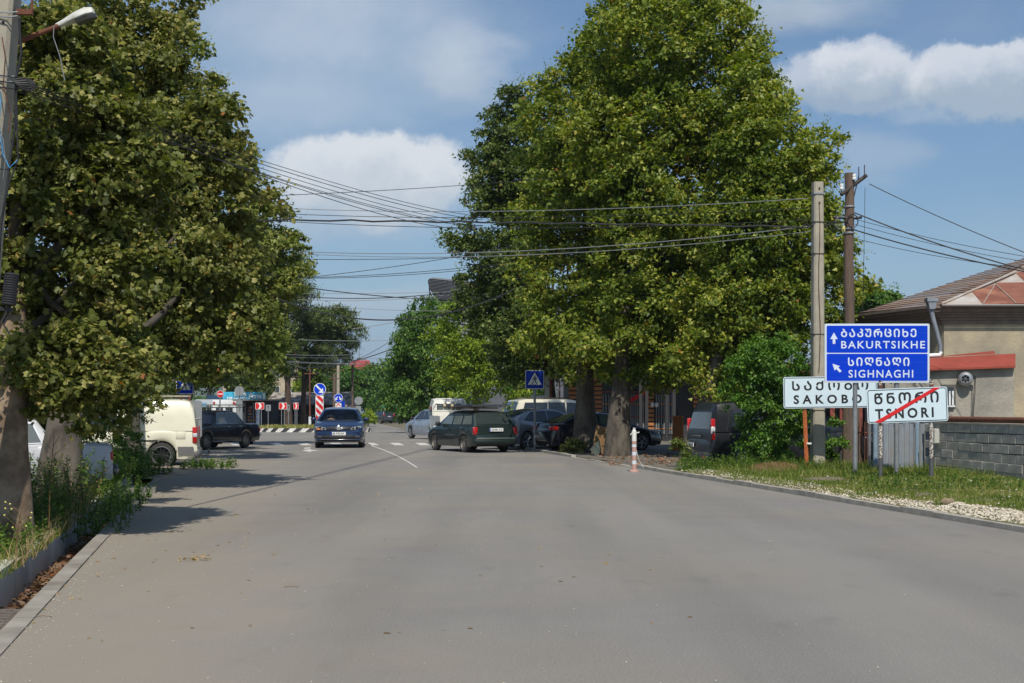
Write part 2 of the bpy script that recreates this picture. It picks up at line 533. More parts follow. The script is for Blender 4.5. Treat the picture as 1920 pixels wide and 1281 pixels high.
def stems(name, label, cat, pts_xy, hfun, nleaf, leaf, m, stem_m, lm='oval', group=None, kind=None, spread=0.25, seed=3, droop=0.3, zf=None, tint_mu=.5, root=None):
    """upright weedy stems with leaves all the way; one mesh"""
    r = np.random.default_rng(seed); n = len(pts_xy)
    z0 = np.array([zf(x, y) for x, y in pts_xy]) if zf else np.zeros(n)
    h = np.array([hfun(r) for _ in range(n)]); lean = r.normal(size=(n, 2)) * spread * h[:, None]
    cnt = np.maximum((nleaf * h).astype(int), 4); idx = np.repeat(np.arange(n), cnt); N = len(idx)
    t = r.random(N) ** 0.8
    base = np.c_[pts_xy, z0]
    pos = base[idx] + np.c_[lean[idx] * (t ** 1.5)[:, None], h[idx] * t]
    a = r.uniform(0, 6.28, N); outv = np.c_[np.cos(a), np.sin(a), np.full(N, 0.35) - droop * r.random(N)]
    nrm = unit(np.c_[-np.cos(a) * .3, -np.sin(a) * .3, np.ones(N)] + r.normal(size=(N, 3)) * .35)
    size = leaf * r.uniform(.6, 1.25, N) * (1.15 - .5 * t)
    tint = np.clip(tint_mu + r.normal(size=N) * .16 + r.normal(size=n)[idx] * .12, 0, .95)
    return leaves_mesh('leaves', pos, nrm, size, tint, m, lm, 0.0, tipdir=outv), base, lean, h


def grass(name, xy, z, hgt, m, seed=5, width=0.012, tint_mu=.5, kind='stuff', wvar=0.3):
    r = np.random.default_rng(seed); n = len(xy)
    a = r.uniform(0, 6.28, n); ca, sa = np.cos(a), np.sin(a); h = hgt * r.uniform(.45, 1.3, n); ln = r.normal(size=(n, 2)) * 0.45 * h[:, None]
    w = width * r.uniform(.7, 1.4, n)
    b = np.c_[xy, z]
    v0 = b + np.c_[ca * w, sa * w, np.zeros(n)]; v1 = b - np.c_[ca * w, sa * w, np.zeros(n)]
    v2 = b + np.c_[ln * .35, h * .6] + np.c_[-ca * w * .7, -sa * w * .7, np.zeros(n)]
    v3 = b + np.c_[ln * .35, h * .6] + np.c_[ca * w * .7, sa * w * .7, np.zeros(n)]
    v4 = b + np.c_[ln, h]
    V = np.stack([v0, v1, v2, v3, v4], 1).reshape(-1, 3)
    tint = np.clip(tint_mu + wvar * .5 * lump(b, 1.6, seed) + r.normal(size=n) * .15, 0, .95)
    me = fast_mesh(name, V, 5, [(0, 1, 2, 3), (3, 2, 4)], n, m, tint)
    o = bpy.data.objects.new(name, me); col.objects.link(o)
    if kind: o['kind'] = kind
    return o
# ------------------------------------------------------------------ materials in use
M = {}
M['asphalt'] = mat('asphalt', (0.215, 0.203, 0.186), 0.85, c2=(0.175, 0.166, 0.154), scale=0.45, detail=10, bump=0.004, bscale=160, dirt=(0.245, 0.215, 0.172), dscale=0.22, damt=0.75, lo=.3, hi=.7)
def weather_road(m):
    nt = m.node_tree; N, L = nt.nodes.new, nt.links.new; b = nt.nodes['Principled BSDF']; src = b.inputs['Base Color'].links[0].from_socket
    tc = N('ShaderNodeTexCoord')
    def layer(src, scale, st, lo, hi, a, c, det=6):
        mp = N('ShaderNodeMapping'); mp.inputs['Scale'].default_value = st; mp.inputs['Rotation'].default_value = (0, 0, -.205)
        L(tc.outputs['Object'], mp.inputs[0]); n = N('ShaderNodeTexNoise'); n.inputs['Scale'].default_value = scale; n.inputs['Detail'].default_value = det; L(mp.outputs[0], n.inputs['Vector'])
        r = N('ShaderNodeMapRange'); r.inputs[1].default_value = lo; r.inputs[2].default_value = hi; r.inputs[4].default_value = a; L(n.outputs[0], r.inputs[0])
        mx = N('ShaderNodeMix'); mx.data_type = 'RGBA'; L(r.outputs[0], mx.inputs[0]); L(src, mx.inputs[6]); mx.inputs[7].default_value = (*c, 1); return mx.outputs[2]
    o = layer(src, .9, (1, .06, 1), .46, .68, .6, (.14, .135, .128))
    o = layer(o, .5, (1, .10, 1), .46, .70, .6, (.275, .255, .225))
    o = layer(o, 60, (1, 1, 1), .52, .64, .40, (.34, .315, .27), 3)
    o = layer(o, 75, (1.1, 1, 1), .53, .64, .42, (.09, .085, .08), 3)
    o = layer(o, 2.2, (1, .5, 1), .62, .78, .5, (.11, .105, .10))
    # sandy dust gathered along the left edge of the carriageway
    sx = N('ShaderNodeSeparateXYZ'); L(tc.outputs['Object'], sx.inputs[0])
    m1 = N('ShaderNodeMath'); m1.operation = 'MULTIPLY_ADD'; L(sx.outputs[1], m1.inputs[0]); m1.inputs[1].default_value = .213; L(sx.outputs[0], m1.inputs[2])
    n = N('ShaderNodeTexNoise'); n.inputs['Scale'].default_value = .8; n.inputs['Detail'].default_value = 8; L(tc.outputs['Object'], n.inputs['Vector'])
    m2 = N('ShaderNodeMath'); m2.operation = 'MULTIPLY_ADD'; L(n.outputs[0], m2.inputs[0]); m2.inputs[1].default_value = -3.5; L(m1.outputs[0], m2.inputs[2])
    r = N('ShaderNodeMapRange'); r.inputs[1].default_value = -3.3; r.inputs[2].default_value = .6; r.inputs[3].default_value = .6; r.inputs[4].default_value = 0; r.interpolation_type = 'SMOOTHSTEP'; L(m2.outputs[0], r.inputs[0])
    mx = N('ShaderNodeMix'); mx.data_type = 'RGBA'; L(r.outputs[0], mx.inputs[0]); L(o, mx.inputs[6]); mx.inputs[7].default_value = (.275, .232, .172, 1)
    L(mx.outputs[2], b.inputs['Base Color'])
weather_road(M['asphalt'])
M['dirt'] = mat('dirt', (0.20, 0.16, 0.11), 0.95, c2=(0.11, 0.085, 0.055), scale=2.2, detail=10, bump=0.03, bscale=14, dirt=(0.07, 0.09, 0.03), dscale=.6, damt=.8)
M['parking'] = mat('parking', (0.15, 0.135, 0.115), 0.9, c2=(0.10, 0.09, 0.075), scale=1.2, detail=9, bump=0.01, bscale=40, dirt=(0.19, 0.165, 0.12), dscale=.5, damt=.8)
M['turf'] = mat('turf', (0.11, 0.115, 0.035), 0.95, c2=(0.19, 0.16, 0.085), scale=1.6, detail=9, bump=0.03, bscale=18, dirt=(0.055, 0.09, 0.022), dscale=.8, damt=.9)
M['field'] = mat('field', (0.06, 0.09, 0.03), 0.95, c2=(0.12, 0.12, 0.05), scale=0.004, detail=8)
M['hill'] = mat('hill', (0.075, 0.10, 0.045), 0.95, c2=(0.26, 0.22, 0.13), scale=0.0022, detail=9, lo=.50, hi=.62, stretch=(1, 1, 9), dirt=(0.03, 0.05, 0.022), dscale=.006, damt=.9)
M['kerb'] = mat('kerb_stone', (0.42, 0.39, 0.33), 0.85, c2=(0.27, 0.25, 0.21), scale=3.2, detail=8, bump=0.004, bscale=60)
M['concrete'] = mat('concrete', (0.40, 0.36, 0.28), 0.9, c2=(0.30, 0.275, 0.22), scale=3.0, detail=9, bump=0.004, bscale=70, dirt=(0.24, 0.22, 0.18), dscale=1.1, damt=.5)
M['concrete_dark'] = mat('concrete_dark', (0.27, 0.26, 0.24), 0.9, c2=(0.17, 0.165, 0.15), scale=3.0, detail=9, bump=0.006, bscale=50, dirt=(0.11, 0.105, 0.09), dscale=.8, damt=.6)
M['slab_grey'] = mat('slab_grey', (0.56, 0.53, 0.47), 0.9, c2=(0.42, 0.40, 0.355), scale=2.0, detail=9, bump=0.004, bscale=50, dirt=(0.17, 0.16, 0.14), dscale=.9, damt=.6)
M['edge_slab'] = mat('edge_slab', (0.33, 0.305, 0.26), 0.9, c2=(0.22, 0.20, 0.165), scale=2.4, detail=10, bump=0.005, bscale=50, dirt=(0.15, 0.13, 0.10), dscale=1.3, damt=.8)
M['litter'] = mat('litter', (0.10, 0.07, 0.045), 0.95, c2=(0.05, 0.035, 0.02), scale=14, detail=8, bump=0.03, bscale=30)
M['paint_white'] = mat('road_paint', (0.60, 0.58, 0.53), 0.8, c2=(0.28, 0.26, 0.235), scale=9, detail=10, lo=.50, hi=.66)
M['white'] = mat('white_enamel', (0.78, 0.79, 0.78), 0.4, c2=(0.68, 0.69, 0.67), scale=3)
M['black'] = mat('black_matt', (0.012, 0.012, 0.014), 0.55)
M['rubber'] = mat('rubber', (0.028, 0.027, 0.026), 0.85, c2=(0.05, 0.047, 0.042), scale=12)
M['glass'] = mat('car_glass', (0.018, 0.024, 0.026), 0.05, spec=0.7, coat=0.3)
M['glass_light'] = mat('car_glass_light', (0.13, 0.155, 0.15), 0.06, spec=0.7, coat=0.3)
M['chrome'] = mat('chrome', (0.62, 0.62, 0.62), 0.18, 1.0)
M['alloy'] = mat('alloy', (0.42, 0.42, 0.43), 0.35, 0.8)
M['steel'] = mat('galvanised_steel', (0.33, 0.35, 0.36), 0.5, 0.5, c2=(0.25, 0.265, 0.28), scale=6)
M['red_lens'] = mat('red_lens', (0.42, 0.012, 0.010), 0.15, coat=.6)
M['lens'] = mat('clear_lens', (0.55, 0.57, 0.58), 0.12, coat=.8)
M['amber'] = mat('amber_lens', (0.75, 0.22, 0.02), 0.2, coat=.5)
M['sign_blue'] = mat('sign_blue', (0.0005, 0.038, 0.56), 0.7, c2=(0.001, 0.046, 0.50), scale=1.2, spec=.12)
M['sign_blue_dark'] = mat('sign_blue_dark', (0.001, 0.035, 0.36), 0.6, spec=.2)
M['sign_white'] = mat('sign_white', (0.62, 0.74, 0.80), 0.45, c2=(0.57, 0.69, 0.76), scale=2)
M['sign_letter'] = mat('sign_letter_white', (0.62, 0.68, 0.80), 0.5)
M['sign_back'] = mat('sign_back', (0.27, 0.29, 0.30), 0.55, 0.2, c2=(0.23, 0.245, 0.255), scale=3)
M['sign_red'] = mat('sign_red', (0.62, 0.012, 0.015), 0.4)
M['rust'] = mat('rust', (0.17, 0.058, 0.028), 0.85, c2=(0.09, 0.035, 0.02), scale=12, detail=8, bump=.002, bscale=60)
M['rust_orange'] = mat('rust_orange_paint', (0.62, 0.16, 0.04), 0.8, c2=(0.36, 0.10, 0.035), scale=14, detail=8)
M['peeling'] = mat('peeling_paint', (0.66, 0.64, 0.58), 0.7, c2=(0.085, 0.035, 0.022), scale=38, detail=4, lo=.46, hi=.52, bump=.002, bscale=38)
M['wood_pole'] = mat('wood_pole', (0.155, 0.105, 0.075), 0.9, c2=(0.085, 0.06, 0.045), scale=4, detail=9, stretch=(9, 9, .7), bump=.012, bscale=8)
M['bark'] = mat('plane_bark', (0.25, 0.19, 0.135), 0.95, c2=(0.12, 0.085, 0.055), scale=3.0, detail=8, stretch=(1.6, 1.6, .9), lo=.42, hi=.56, bump=.012, bscale=9, dirt=(0.30, 0.26, 0.19), dscale=2.2, damt=.8)
M['bark_pale'] = mat('pale_bark', (0.27, 0.20, 0.135), 0.95, c2=(0.14, 0.095, 0.06), scale=2.6, detail=8, lo=.45, hi=.56, bump=.010, bscale=9, dirt=(0.13, 0.09, 0.06), dscale=3.2, damt=.9)
M['bark_grey'] = mat('grey_bark', (0.105, 0.087, 0.068), 0.95, c2=(0.045, 0.038, 0.03), scale=3.0, detail=8, stretch=(1.6, 1.6, .7), lo=.42, hi=.58, bump=.02, bscale=6, dirt=(0.17, 0.15, 0.12), dscale=2.0, damt=.6)
M['bark_limb'] = mat('limb_bark', (0.075, 0.062, 0.048), 0.95, c2=(0.04, 0.034, 0.026), scale=3.0)
M['bark_pine'] = mat('pine_bark', (0.085, 0.055, 0.04), 0.95, c2=(0.04, 0.028, 0.02), scale=5, detail=8, stretch=(1.5, 1.5, .6))
M['wire'] = mat('wire_black', (0.018, 0.018, 0.02), 0.6)
M['wire_grey'] = mat('wire_grey', (0.22, 0.23, 0.24), 0.5)
M['wire_blue'] = mat('wire_blue', (0.05, 0.25, 0.5), 0.5)

L_LEFT = leaf_mat('leaf_olive', (0.032, 0.050, 0.010), (0.150, 0.175, 0.034), (0.46, 0.42, 0.14), (0.34, 0.14, 0.04))
L_LEFT2 = leaf_mat('leaf_olive_green', (0.028, 0.055, 0.008), (0.145, 0.190, 0.030), (0.42, 0.42, 0.11), (0.30, 0.14, 0.04))
L_RIGHT = leaf_mat('leaf_plane', (0.028, 0.062, 0.006), (0.145, 0.205, 0.020), (0.48, 0.48, 0.09), (0.30, 0.11, 0.03))
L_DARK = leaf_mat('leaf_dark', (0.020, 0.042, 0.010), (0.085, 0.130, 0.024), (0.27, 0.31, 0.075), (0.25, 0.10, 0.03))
L_YELLOW = leaf_mat('leaf_yellowgreen', (0.05, 0.10, 0.008), (0.17, 0.26, 0.018), (0.40, 0.46, 0.05))
L_GREEN = leaf_mat('leaf_green', (0.020, 0.060, 0.010), (0.065, 0.150, 0.022), (0.20, 0.30, 0.06))
L_PINE = leaf_mat('pine_needles', (0.020, 0.038, 0.010), (0.070, 0.105, 0.022), (0.17, 0.21, 0.05), (0.16, 0.08, 0.04), trans=.08)
L_BUSH = leaf_mat('leaf_glossy', (0.020, 0.060, 0.010), (0.095, 0.205, 0.024), (0.25, 0.38, 0.06), rough=.45)
L_WEED = leaf_mat('leaf_weed', (0.035, 0.080, 0.014), (0.105, 0.195, 0.030), (0.26, 0.34, 0.08))
L_GRASS = leaf_mat('grass_blade', (0.06, 0.12, 0.014), (0.17, 0.225, 0.035), (0.42, 0.36, 0.14))
L_STRAW = leaf_mat('dry_stem', (0.20, 0.13, 0.06), (0.36, 0.25, 0.12), (0.50, 0.38, 0.20))


# ------------------------------------------------------------------ ground
def sheet(name, ys, xl, xr, zf, nx, m, parent=None, kind='structure'):
    vs = []; fs = []
    for y in ys:
        a, b = xl(y), xr(y)
        for i in range(nx + 1):
            x = a + (b - a) * i / nx; vs.append((x, y, zf(x, y)))
    for j in range(len(ys) - 1):
        for i in range(nx):
            q = j * (nx + 1) + i; fs.append((q, q + 1, q + nx + 2, q + nx + 1))
    o = MB().add(vs, fs).build(name, m, parent, smooth=80)
    if kind: o['kind'] = kind
    return o


def arange(a, b, s): return [a + (b - a) * i / max(1, round((b - a) / s)) for i in range(max(1, round((b - a) / s)) + 1)]


ys_far = [-400, -60, -10, 20, 34, 40, 60, 80, 114, 150, 190, 300, 700, 2000, 9000]
sheet('ground', ys_far, lambda y: -200 - abs(y) * .9, lambda y: 200 + abs(y) * .9, lambda x, y: (gz(y) - 0.06) if y >= 40 else -0.7, 24, M['dirt'])

ROADL = [(-30, None), (33, None), (36, -13.5), (38, -22), (42, -40), (76, -42), (80, -30), (200, -26), (420, -60)]
def road_l(y):
    if y <= 33: return XL(y)
    return float(np.interp(y, [33, 36, 38, 42, 76, 80, 200, 420], [XL(33), -12.6, -18, -40, -42, -34, -60, -130]))
def road_r(y):
    if y <= 48: return XR(y)
    return float(np.interp(y, [48, 54, 60, 64, 90, 110, 190, 420], [XR(48), -.6, 0, 6, 8, -8, -19, -60]))
ys_road = arange(-30, 33, 1.5) + arange(33, 60, 1)[1:] + arange(60, 200, 5)[1:] + [260, 340, 420]
road = sheet('road', ys_road, road_l, road_r, lambda x, y: gz(y), 24, M['asphalt'])

# forecourt of the shops at the right, under the planes
def fore_z(x, y): return gz(y) + 0.03 + 0.02 * math.sin(x * 1.7) * math.sin(y * 1.3)
sheet('parking_ground', arange(31.2, 75, 1.5), lambda y: road_r(y) + .16, lambda y: 34, fore_z, 22, M['parking'])
# verge on the right: turf behind the kerb, up to the wall
def verge_z(x, y):
    d = x - (XR(y) + .16)
    return 0.072 + 0.045 * min(1, max(0, d) / .5) + 0.04 * min(1, d / 2.5) + 0.03 * math.sin(x * 2.1 + y) * math.sin(y * 1.7) * min(1, max(0, d))
sheet('verge', arange(-10, 31.2, .6), lambda y: XR(y) + .13, lambda y: 36, verge_z, 90, M['turf'])
# verge on the left beyond the drain
DR = 0.62
def vl_z(x, y):
    d = (XL(y) - DR - .14) - x
    return 0.03 + 0.05 * math.sin(x * 1.9) * math.sin(y * 1.3) * min(1, max(0, d)) + 0.05 * min(1, d / 2)
sheet('verge', arange(-10, 33.5, .8), lambda y: -48, lambda y: XL(y) - DR - .14, vl_z, 50, M['turf'])
# tyre-worn dirt where the side street joins
sheet('dirt_shoulder', arange(29.0, 38.5, .5), lambda y: float(np.interp(y, [29, 33, 38.5], [XL(29) - 2.6, -14, -19])), lambda y: float(np.interp(y, [29, 33, 36, 38.5], [XL(29) + .05, XL(33) + .9, -10.2, -14.5])),
      lambda x, y: gz(y) + 0.006, 12, mat('dirt_pale', (0.36, 0.29, 0.20), .95, c2=(0.24, 0.20, 0.145), scale=1.4, detail=8, bump=.01, bscale=30, lo=.4, hi=.6))

# drain: channel floor, far wall slabs, kerb slabs, grating
drain = thing('drain_channel', 'open concrete drain with slab walls along the left edge of the road', 'drain', (0, 0, 0))
drf = sheet('channel_floor', arange(-4, 32, 2), lambda y: XL(y) - DR - .02, lambda y: XL(y) - .10, lambda x, y: -0.34 + .03 * math.sin(y * 3), 3, M['litter'], drain, None)
y = 1.0
cnt = 0
while y < 31:
    ln = 1.5
    a0, a1 = XL(y), XL(y + ln - .015)
    for nm, o0, o1, zt, zb, mm in (('wall_slab', -DR - .14, -DR, .085 + .012 * math.sin(cnt * 2.1), -.40, M['slab_grey']), ('edge_slab', -.16, -.004, .012 + .004 * math.sin(cnt), -.40, M['edge_slab'])):
        b = MB(); vs = [(a0 + o0, y, zb), (a0 + o1, y, zb), (a1 + o1, y + ln - .015, zb), (a1 + o0, y + ln - .015, zb)]
        vs += [(p[0], p[1], zt) for p in vs]
        b.add(vs, [(0, 3, 2, 1), (4, 5, 6, 7), (0, 1, 5, 4), (1, 2, 6, 5), (2, 3, 7, 6), (3, 0, 4, 7)])
        b.build(nm, mm, drain)
    y += ln; cnt += 1
gr = thing('drain_grate', 'weathered steel bar grating over the roadside drain, lower left corner', 'grate', (XL(9.6) - .37, 9.6, 0))
def grx(yy): return XL(9.6 + yy) - XL(9.6)
gy0, gy1 = -2.2, .85
for sx in (-.26, .20):
    MB().tube([(grx(gy0) + sx, gy0, -.03), (grx(gy1) + sx, gy1, -.03)], .018, 4).build('frame_bar', M['rust'], gr)
n = 24
for i in range(n):
    yy = gy0 + (gy1 - gy0) * i / (n - 1)
    o = MB().box((grx(yy) - .03, yy, -.018), (.48, .055, .035)).build('bar', mat('grate_steel', (0.20, 0.18, 0.155), .7, .3, c2=(0.12, 0.09, 0.07), scale=20), gr)
lid = tag(MB().box((XL(24.5) - .45, 24.5, .05), (1.15, .9, .10), rz=.2).build('drain_cover', M['concrete_dark']), 'broken concrete slab bridging the drain just before the pale van', 'drain cover')

# right-hand kerb, slab by slab
kerbr = thing('kerb', 'low grey kerb of concrete slabs along the right edge of the road', 'kerb', (0, 0, 0))
y = 6.0
while y < 50:
    ln = 1.0; a0, a1 = XR(y), XR(y + ln - .012)
    zt = .078 + random.uniform(-.012, .012) - (0.06 if 33.2 < y < 41 else 0)
    vs = [(a0 + .0, y, -.2), (a0 + .155, y, -.2), (a1 + .155, y + ln - .012, -.2), (a1 + .0, y + ln - .012, -.2)]
    vs += [(p[0] + .012 * (1 if k in (0, 3) else 0), p[1], zt) for k, p in enumerate(vs)]
    MB().add(vs, [(0, 3, 2, 1), (4, 5, 6, 7), (0, 1, 5, 4), (1, 2, 6, 5), (2, 3, 7, 6), (3, 0, 4, 7)]).build('kerb_slab', M['kerb'], kerbr)
    y += ln

# road markings, 4 mm proud
def marking(name, pts):
    vs = [(a, b, gz(b) + .004) for a, b in pts]
    o = MB().add(vs, [tuple(range(len(vs)))]).build(name, M['paint_white'], road, recalc=False); return o
def gp(px, py):
    Y = FL * EYE / (py - HZ); return ((px - 960) / FL * Y, Y)
for px in (440, 516, 568, 630, 695, 742, 790, 838):
    # each bar of the zebra, seen end on
    a = gp(px - 2, 835.3); c_ = gp(px + 17, 835.3); d_ = gp(px + 6, 830.8); e_ = gp(px - 12, 830.8)
    marking('crossing_bar', [a, c_, d_, e_])
# lane line curving towards the camera
ctr = [(686, 831), (700, 837), (722, 845), (747, 856), (768, 868), (782, 877)]
for (a, b), (c_, d_) in zip(ctr[:-1], ctr[1:]):
    w = 1.7
    marking('lane_line', [gp(a - w, b), gp(a + w, b), gp(c_ + w * 1.15, d_), gp(c_ - w * 1.15, d_)])
marking('lane_arrow', [gp(566, 845), gp(583, 842), gp(582, 843.6), gp(598, 845), gp(582, 846.6), gp(583, 848)][::-1])
marking('lane_arrow', [gp(570, 840), gp(582, 839), gp(582, 841), gp(571, 842)][::-1])
# tar-dark joint across the lane
tar = mat('tar_joint', (0.11, 0.105, 0.098), .8, c2=(0.19, 0.18, 0.165), scale=8, lo=.45, hi=.55)
marking('far_kerb_line', [(-19.5, 120), (-13.6, 120), (-13.6, 120.6), (-19.5, 120.6)])

# hills and far land
def hills():
    vs = []; fs = []
    nx, ny = 90, 12
    for j in range(ny + 1):
        for i in range(nx + 1):
            x = -3600 + 7200 * i / nx; t = j / ny; yy = 2100 + 2600 * t
            prof = math.sin(min(1, t * 1.25) * math.pi / 2)
            hgt = 118 + 26 * math.sin(x * .0013 + 1.0) + 9 * math.sin(x * .006 + 2) + 4 * math.sin(x * .021) + (x < -300) * 0
            vs.append((x, yy, -3 + prof * hgt + 6 * math.sin(x * .008 + t * 9) * t))
    for j in range(ny):
        for i in range(nx):
            q = j * (nx + 1) + i; fs.append((q, q + 1, q + nx + 2, q + nx + 1))
    o = MB().add(vs, fs).build('hill', M['hill'], smooth=80); o['kind'] = 'structure'
hills()

# painted kerb island of the roundabout
IX, IY, IR = G(586, 105).x, 105.0, 4.7
isl = thing('roundabout_island', 'low roundabout island with slanting black and white kerb blocks', 'traffic island', (IX, IY, gz(IY)))
izf = lambda yy: gz(IY + yy) - gz(IY)
nseg = 60
km = [mat('kerb_white', (.72, .71, .66), .7, c2=(.55, .53, .48), scale=4), mat('kerb_black', (.035, .035, .037), .7)]
for i in range(nseg):
    a0, a1 = 2 * math.pi * i / nseg, 2 * math.pi * (i + 1) / nseg; sh = .10
    q = lambda a, r, z: (r * math.cos(a), r * math.sin(a), izf(r * math.sin(a)) + z)
    vs = [q(a0, IR, -.1), q(a1, IR, -.1), q(a1, IR - .35, -.1), q(a0, IR - .35, -.1), q(a0 + sh, IR - .04, .30), q(a1 + sh, IR - .04, .30), q(a1 + sh, IR - .35, .30), q(a0 + sh, IR - .35, .30)]
    MB().add(vs, [(0, 1, 2, 3), (4, 7, 6, 5), (0, 4, 5, 1), (1, 5, 6, 2), (2, 6, 7, 3), (3, 7, 4, 0)]).build('kerb_block', km[i % 2], isl)
top = MB().lathe([(0.01, .34), (2, .34), (IR - .33, .28)], 32)
top.v = [(a, b, c + izf(b)) for a, b, c in top.v]
tt = top.build('island_top', mat('dry_turf', (0.27, 0.22, 0.10), .95, c2=(0.14, 0.14, 0.05), scale=1.5, detail=8, bump=.03), isl, smooth=60)
r_ = np.random.default_rng(4); nn = 2600
aa = r_.uniform(0, 6.28, nn); rr = np.sqrt(r_.random(nn)) * (IR - .5)
xy = np.c_[IX + rr * np.cos(aa), IY + rr * np.sin(aa)]
tag(grass('dry_grass', xy, np.array([gz(b) + .28 for b in xy[:, 1]]), .28, L_GRASS, 5, .03, .75), 'dry grass on the roundabout island', 'grass')
# ------------------------------------------------------------------ vehicles
def interp(prof, s):
    return float(np.interp(s, [p[0] for p in prof], [p[1] for p in prof]))


WHEELS = {}
def wheel_meshes(R, wd, style):
    key = (round(R, 3), wd, style)
    if key in WHEELS: return WHEELS[key]
    rr = R * (.66 if style != 'big' else .72)
    ty = MB().lathe([(rr, -wd * .5), (rr * 1.06, -wd * .5), (R * .95, -wd * .48), (R, -wd * .32), (R, wd * .32), (R * .95, wd * .48), (rr * 1.06, wd * .5), (rr, wd * .5), (rr, -wd * .5)], 28, axis='x')
    a = ty.build('tyre', M['rubber'], smooth=40)
    rm = MB(); rm.lathe([(rr, wd * .49), (rr * .93, wd * .50), (rr * .90, wd * .35), (rr * .88, -wd * .3)], 28, axis='x')
    mm = {'alloy': M['alloy'], 'big': M['alloy'], 'steel': mat('steel_wheel', (.30, .28, .24), .5, .5, c2=(.20, .17, .14), scale=14)}[style]
    if style == 'steel':
        rm.lathe([(rr * .88, wd * .15), (rr * .62, wd * .42), (rr * .45, wd * .30), (rr * .22, wd * .42), (0.005, wd * .44)], 28, axis='x')
    b = rm.build('rim', mm, smooth=40)
    out = [a, b]
    dk = MB().lathe([(rr * .9, wd * .05), (0.005, wd * .05)], 20, axis='x').build('hub_face', M['black'], smooth=40); out.append(dk)
    if style != 'steel':
        sp = MB(); ns = 20 if style == 'big' else 10
        for i in range(ns):
            t = 2 * math.pi * i / ns
            p0 = Vector((wd * .38, rr * .14 * math.cos(t), rr * .14 * math.sin(t))); t2 = t + (.16 if i % 2 else -.16) * (1 if style != 'big' else .7)
            p1 = Vector((wd * .42, rr * .92 * math.cos(t2), rr * .92 * math.sin(t2)))
            sp.tube([p0, p1], [rr * .07, rr * (.05 if style == 'big' else .075)], 4)
        sp.lathe([(rr * .17, wd * .34), (rr * .15, wd * .46), (.005, wd * .47)], 12, axis='x')
        out.append(sp.build('spokes', M['alloy'] if style == 'alloy' else mat('dark_alloy', (.06, .06, .065), .35, .6), smooth=40))
    WHEELS[key] = (R, wd, [o.data for o in out], [o.name.split('.')[0] for o in out])
    for o in out: bpy.data.objects.remove(o)
    return WHEELS[key]


def add_wheel(root, x, yy, R, wd, style, side):
    _, _, datas, names = wheel_meshes(R, wd, style)
    w = bpy.data.objects.new('wheel', datas[0]); col.objects.link(w); w.parent = root
    w.location = (x, yy, R); w.rotation_euler = (0, 0, 0 if side > 0 else math.pi)
    for d, nm in zip(datas[1:], names[1:]):
        o = bpy.data.objects.new(nm, d); col.objects.link(o); o.parent = w


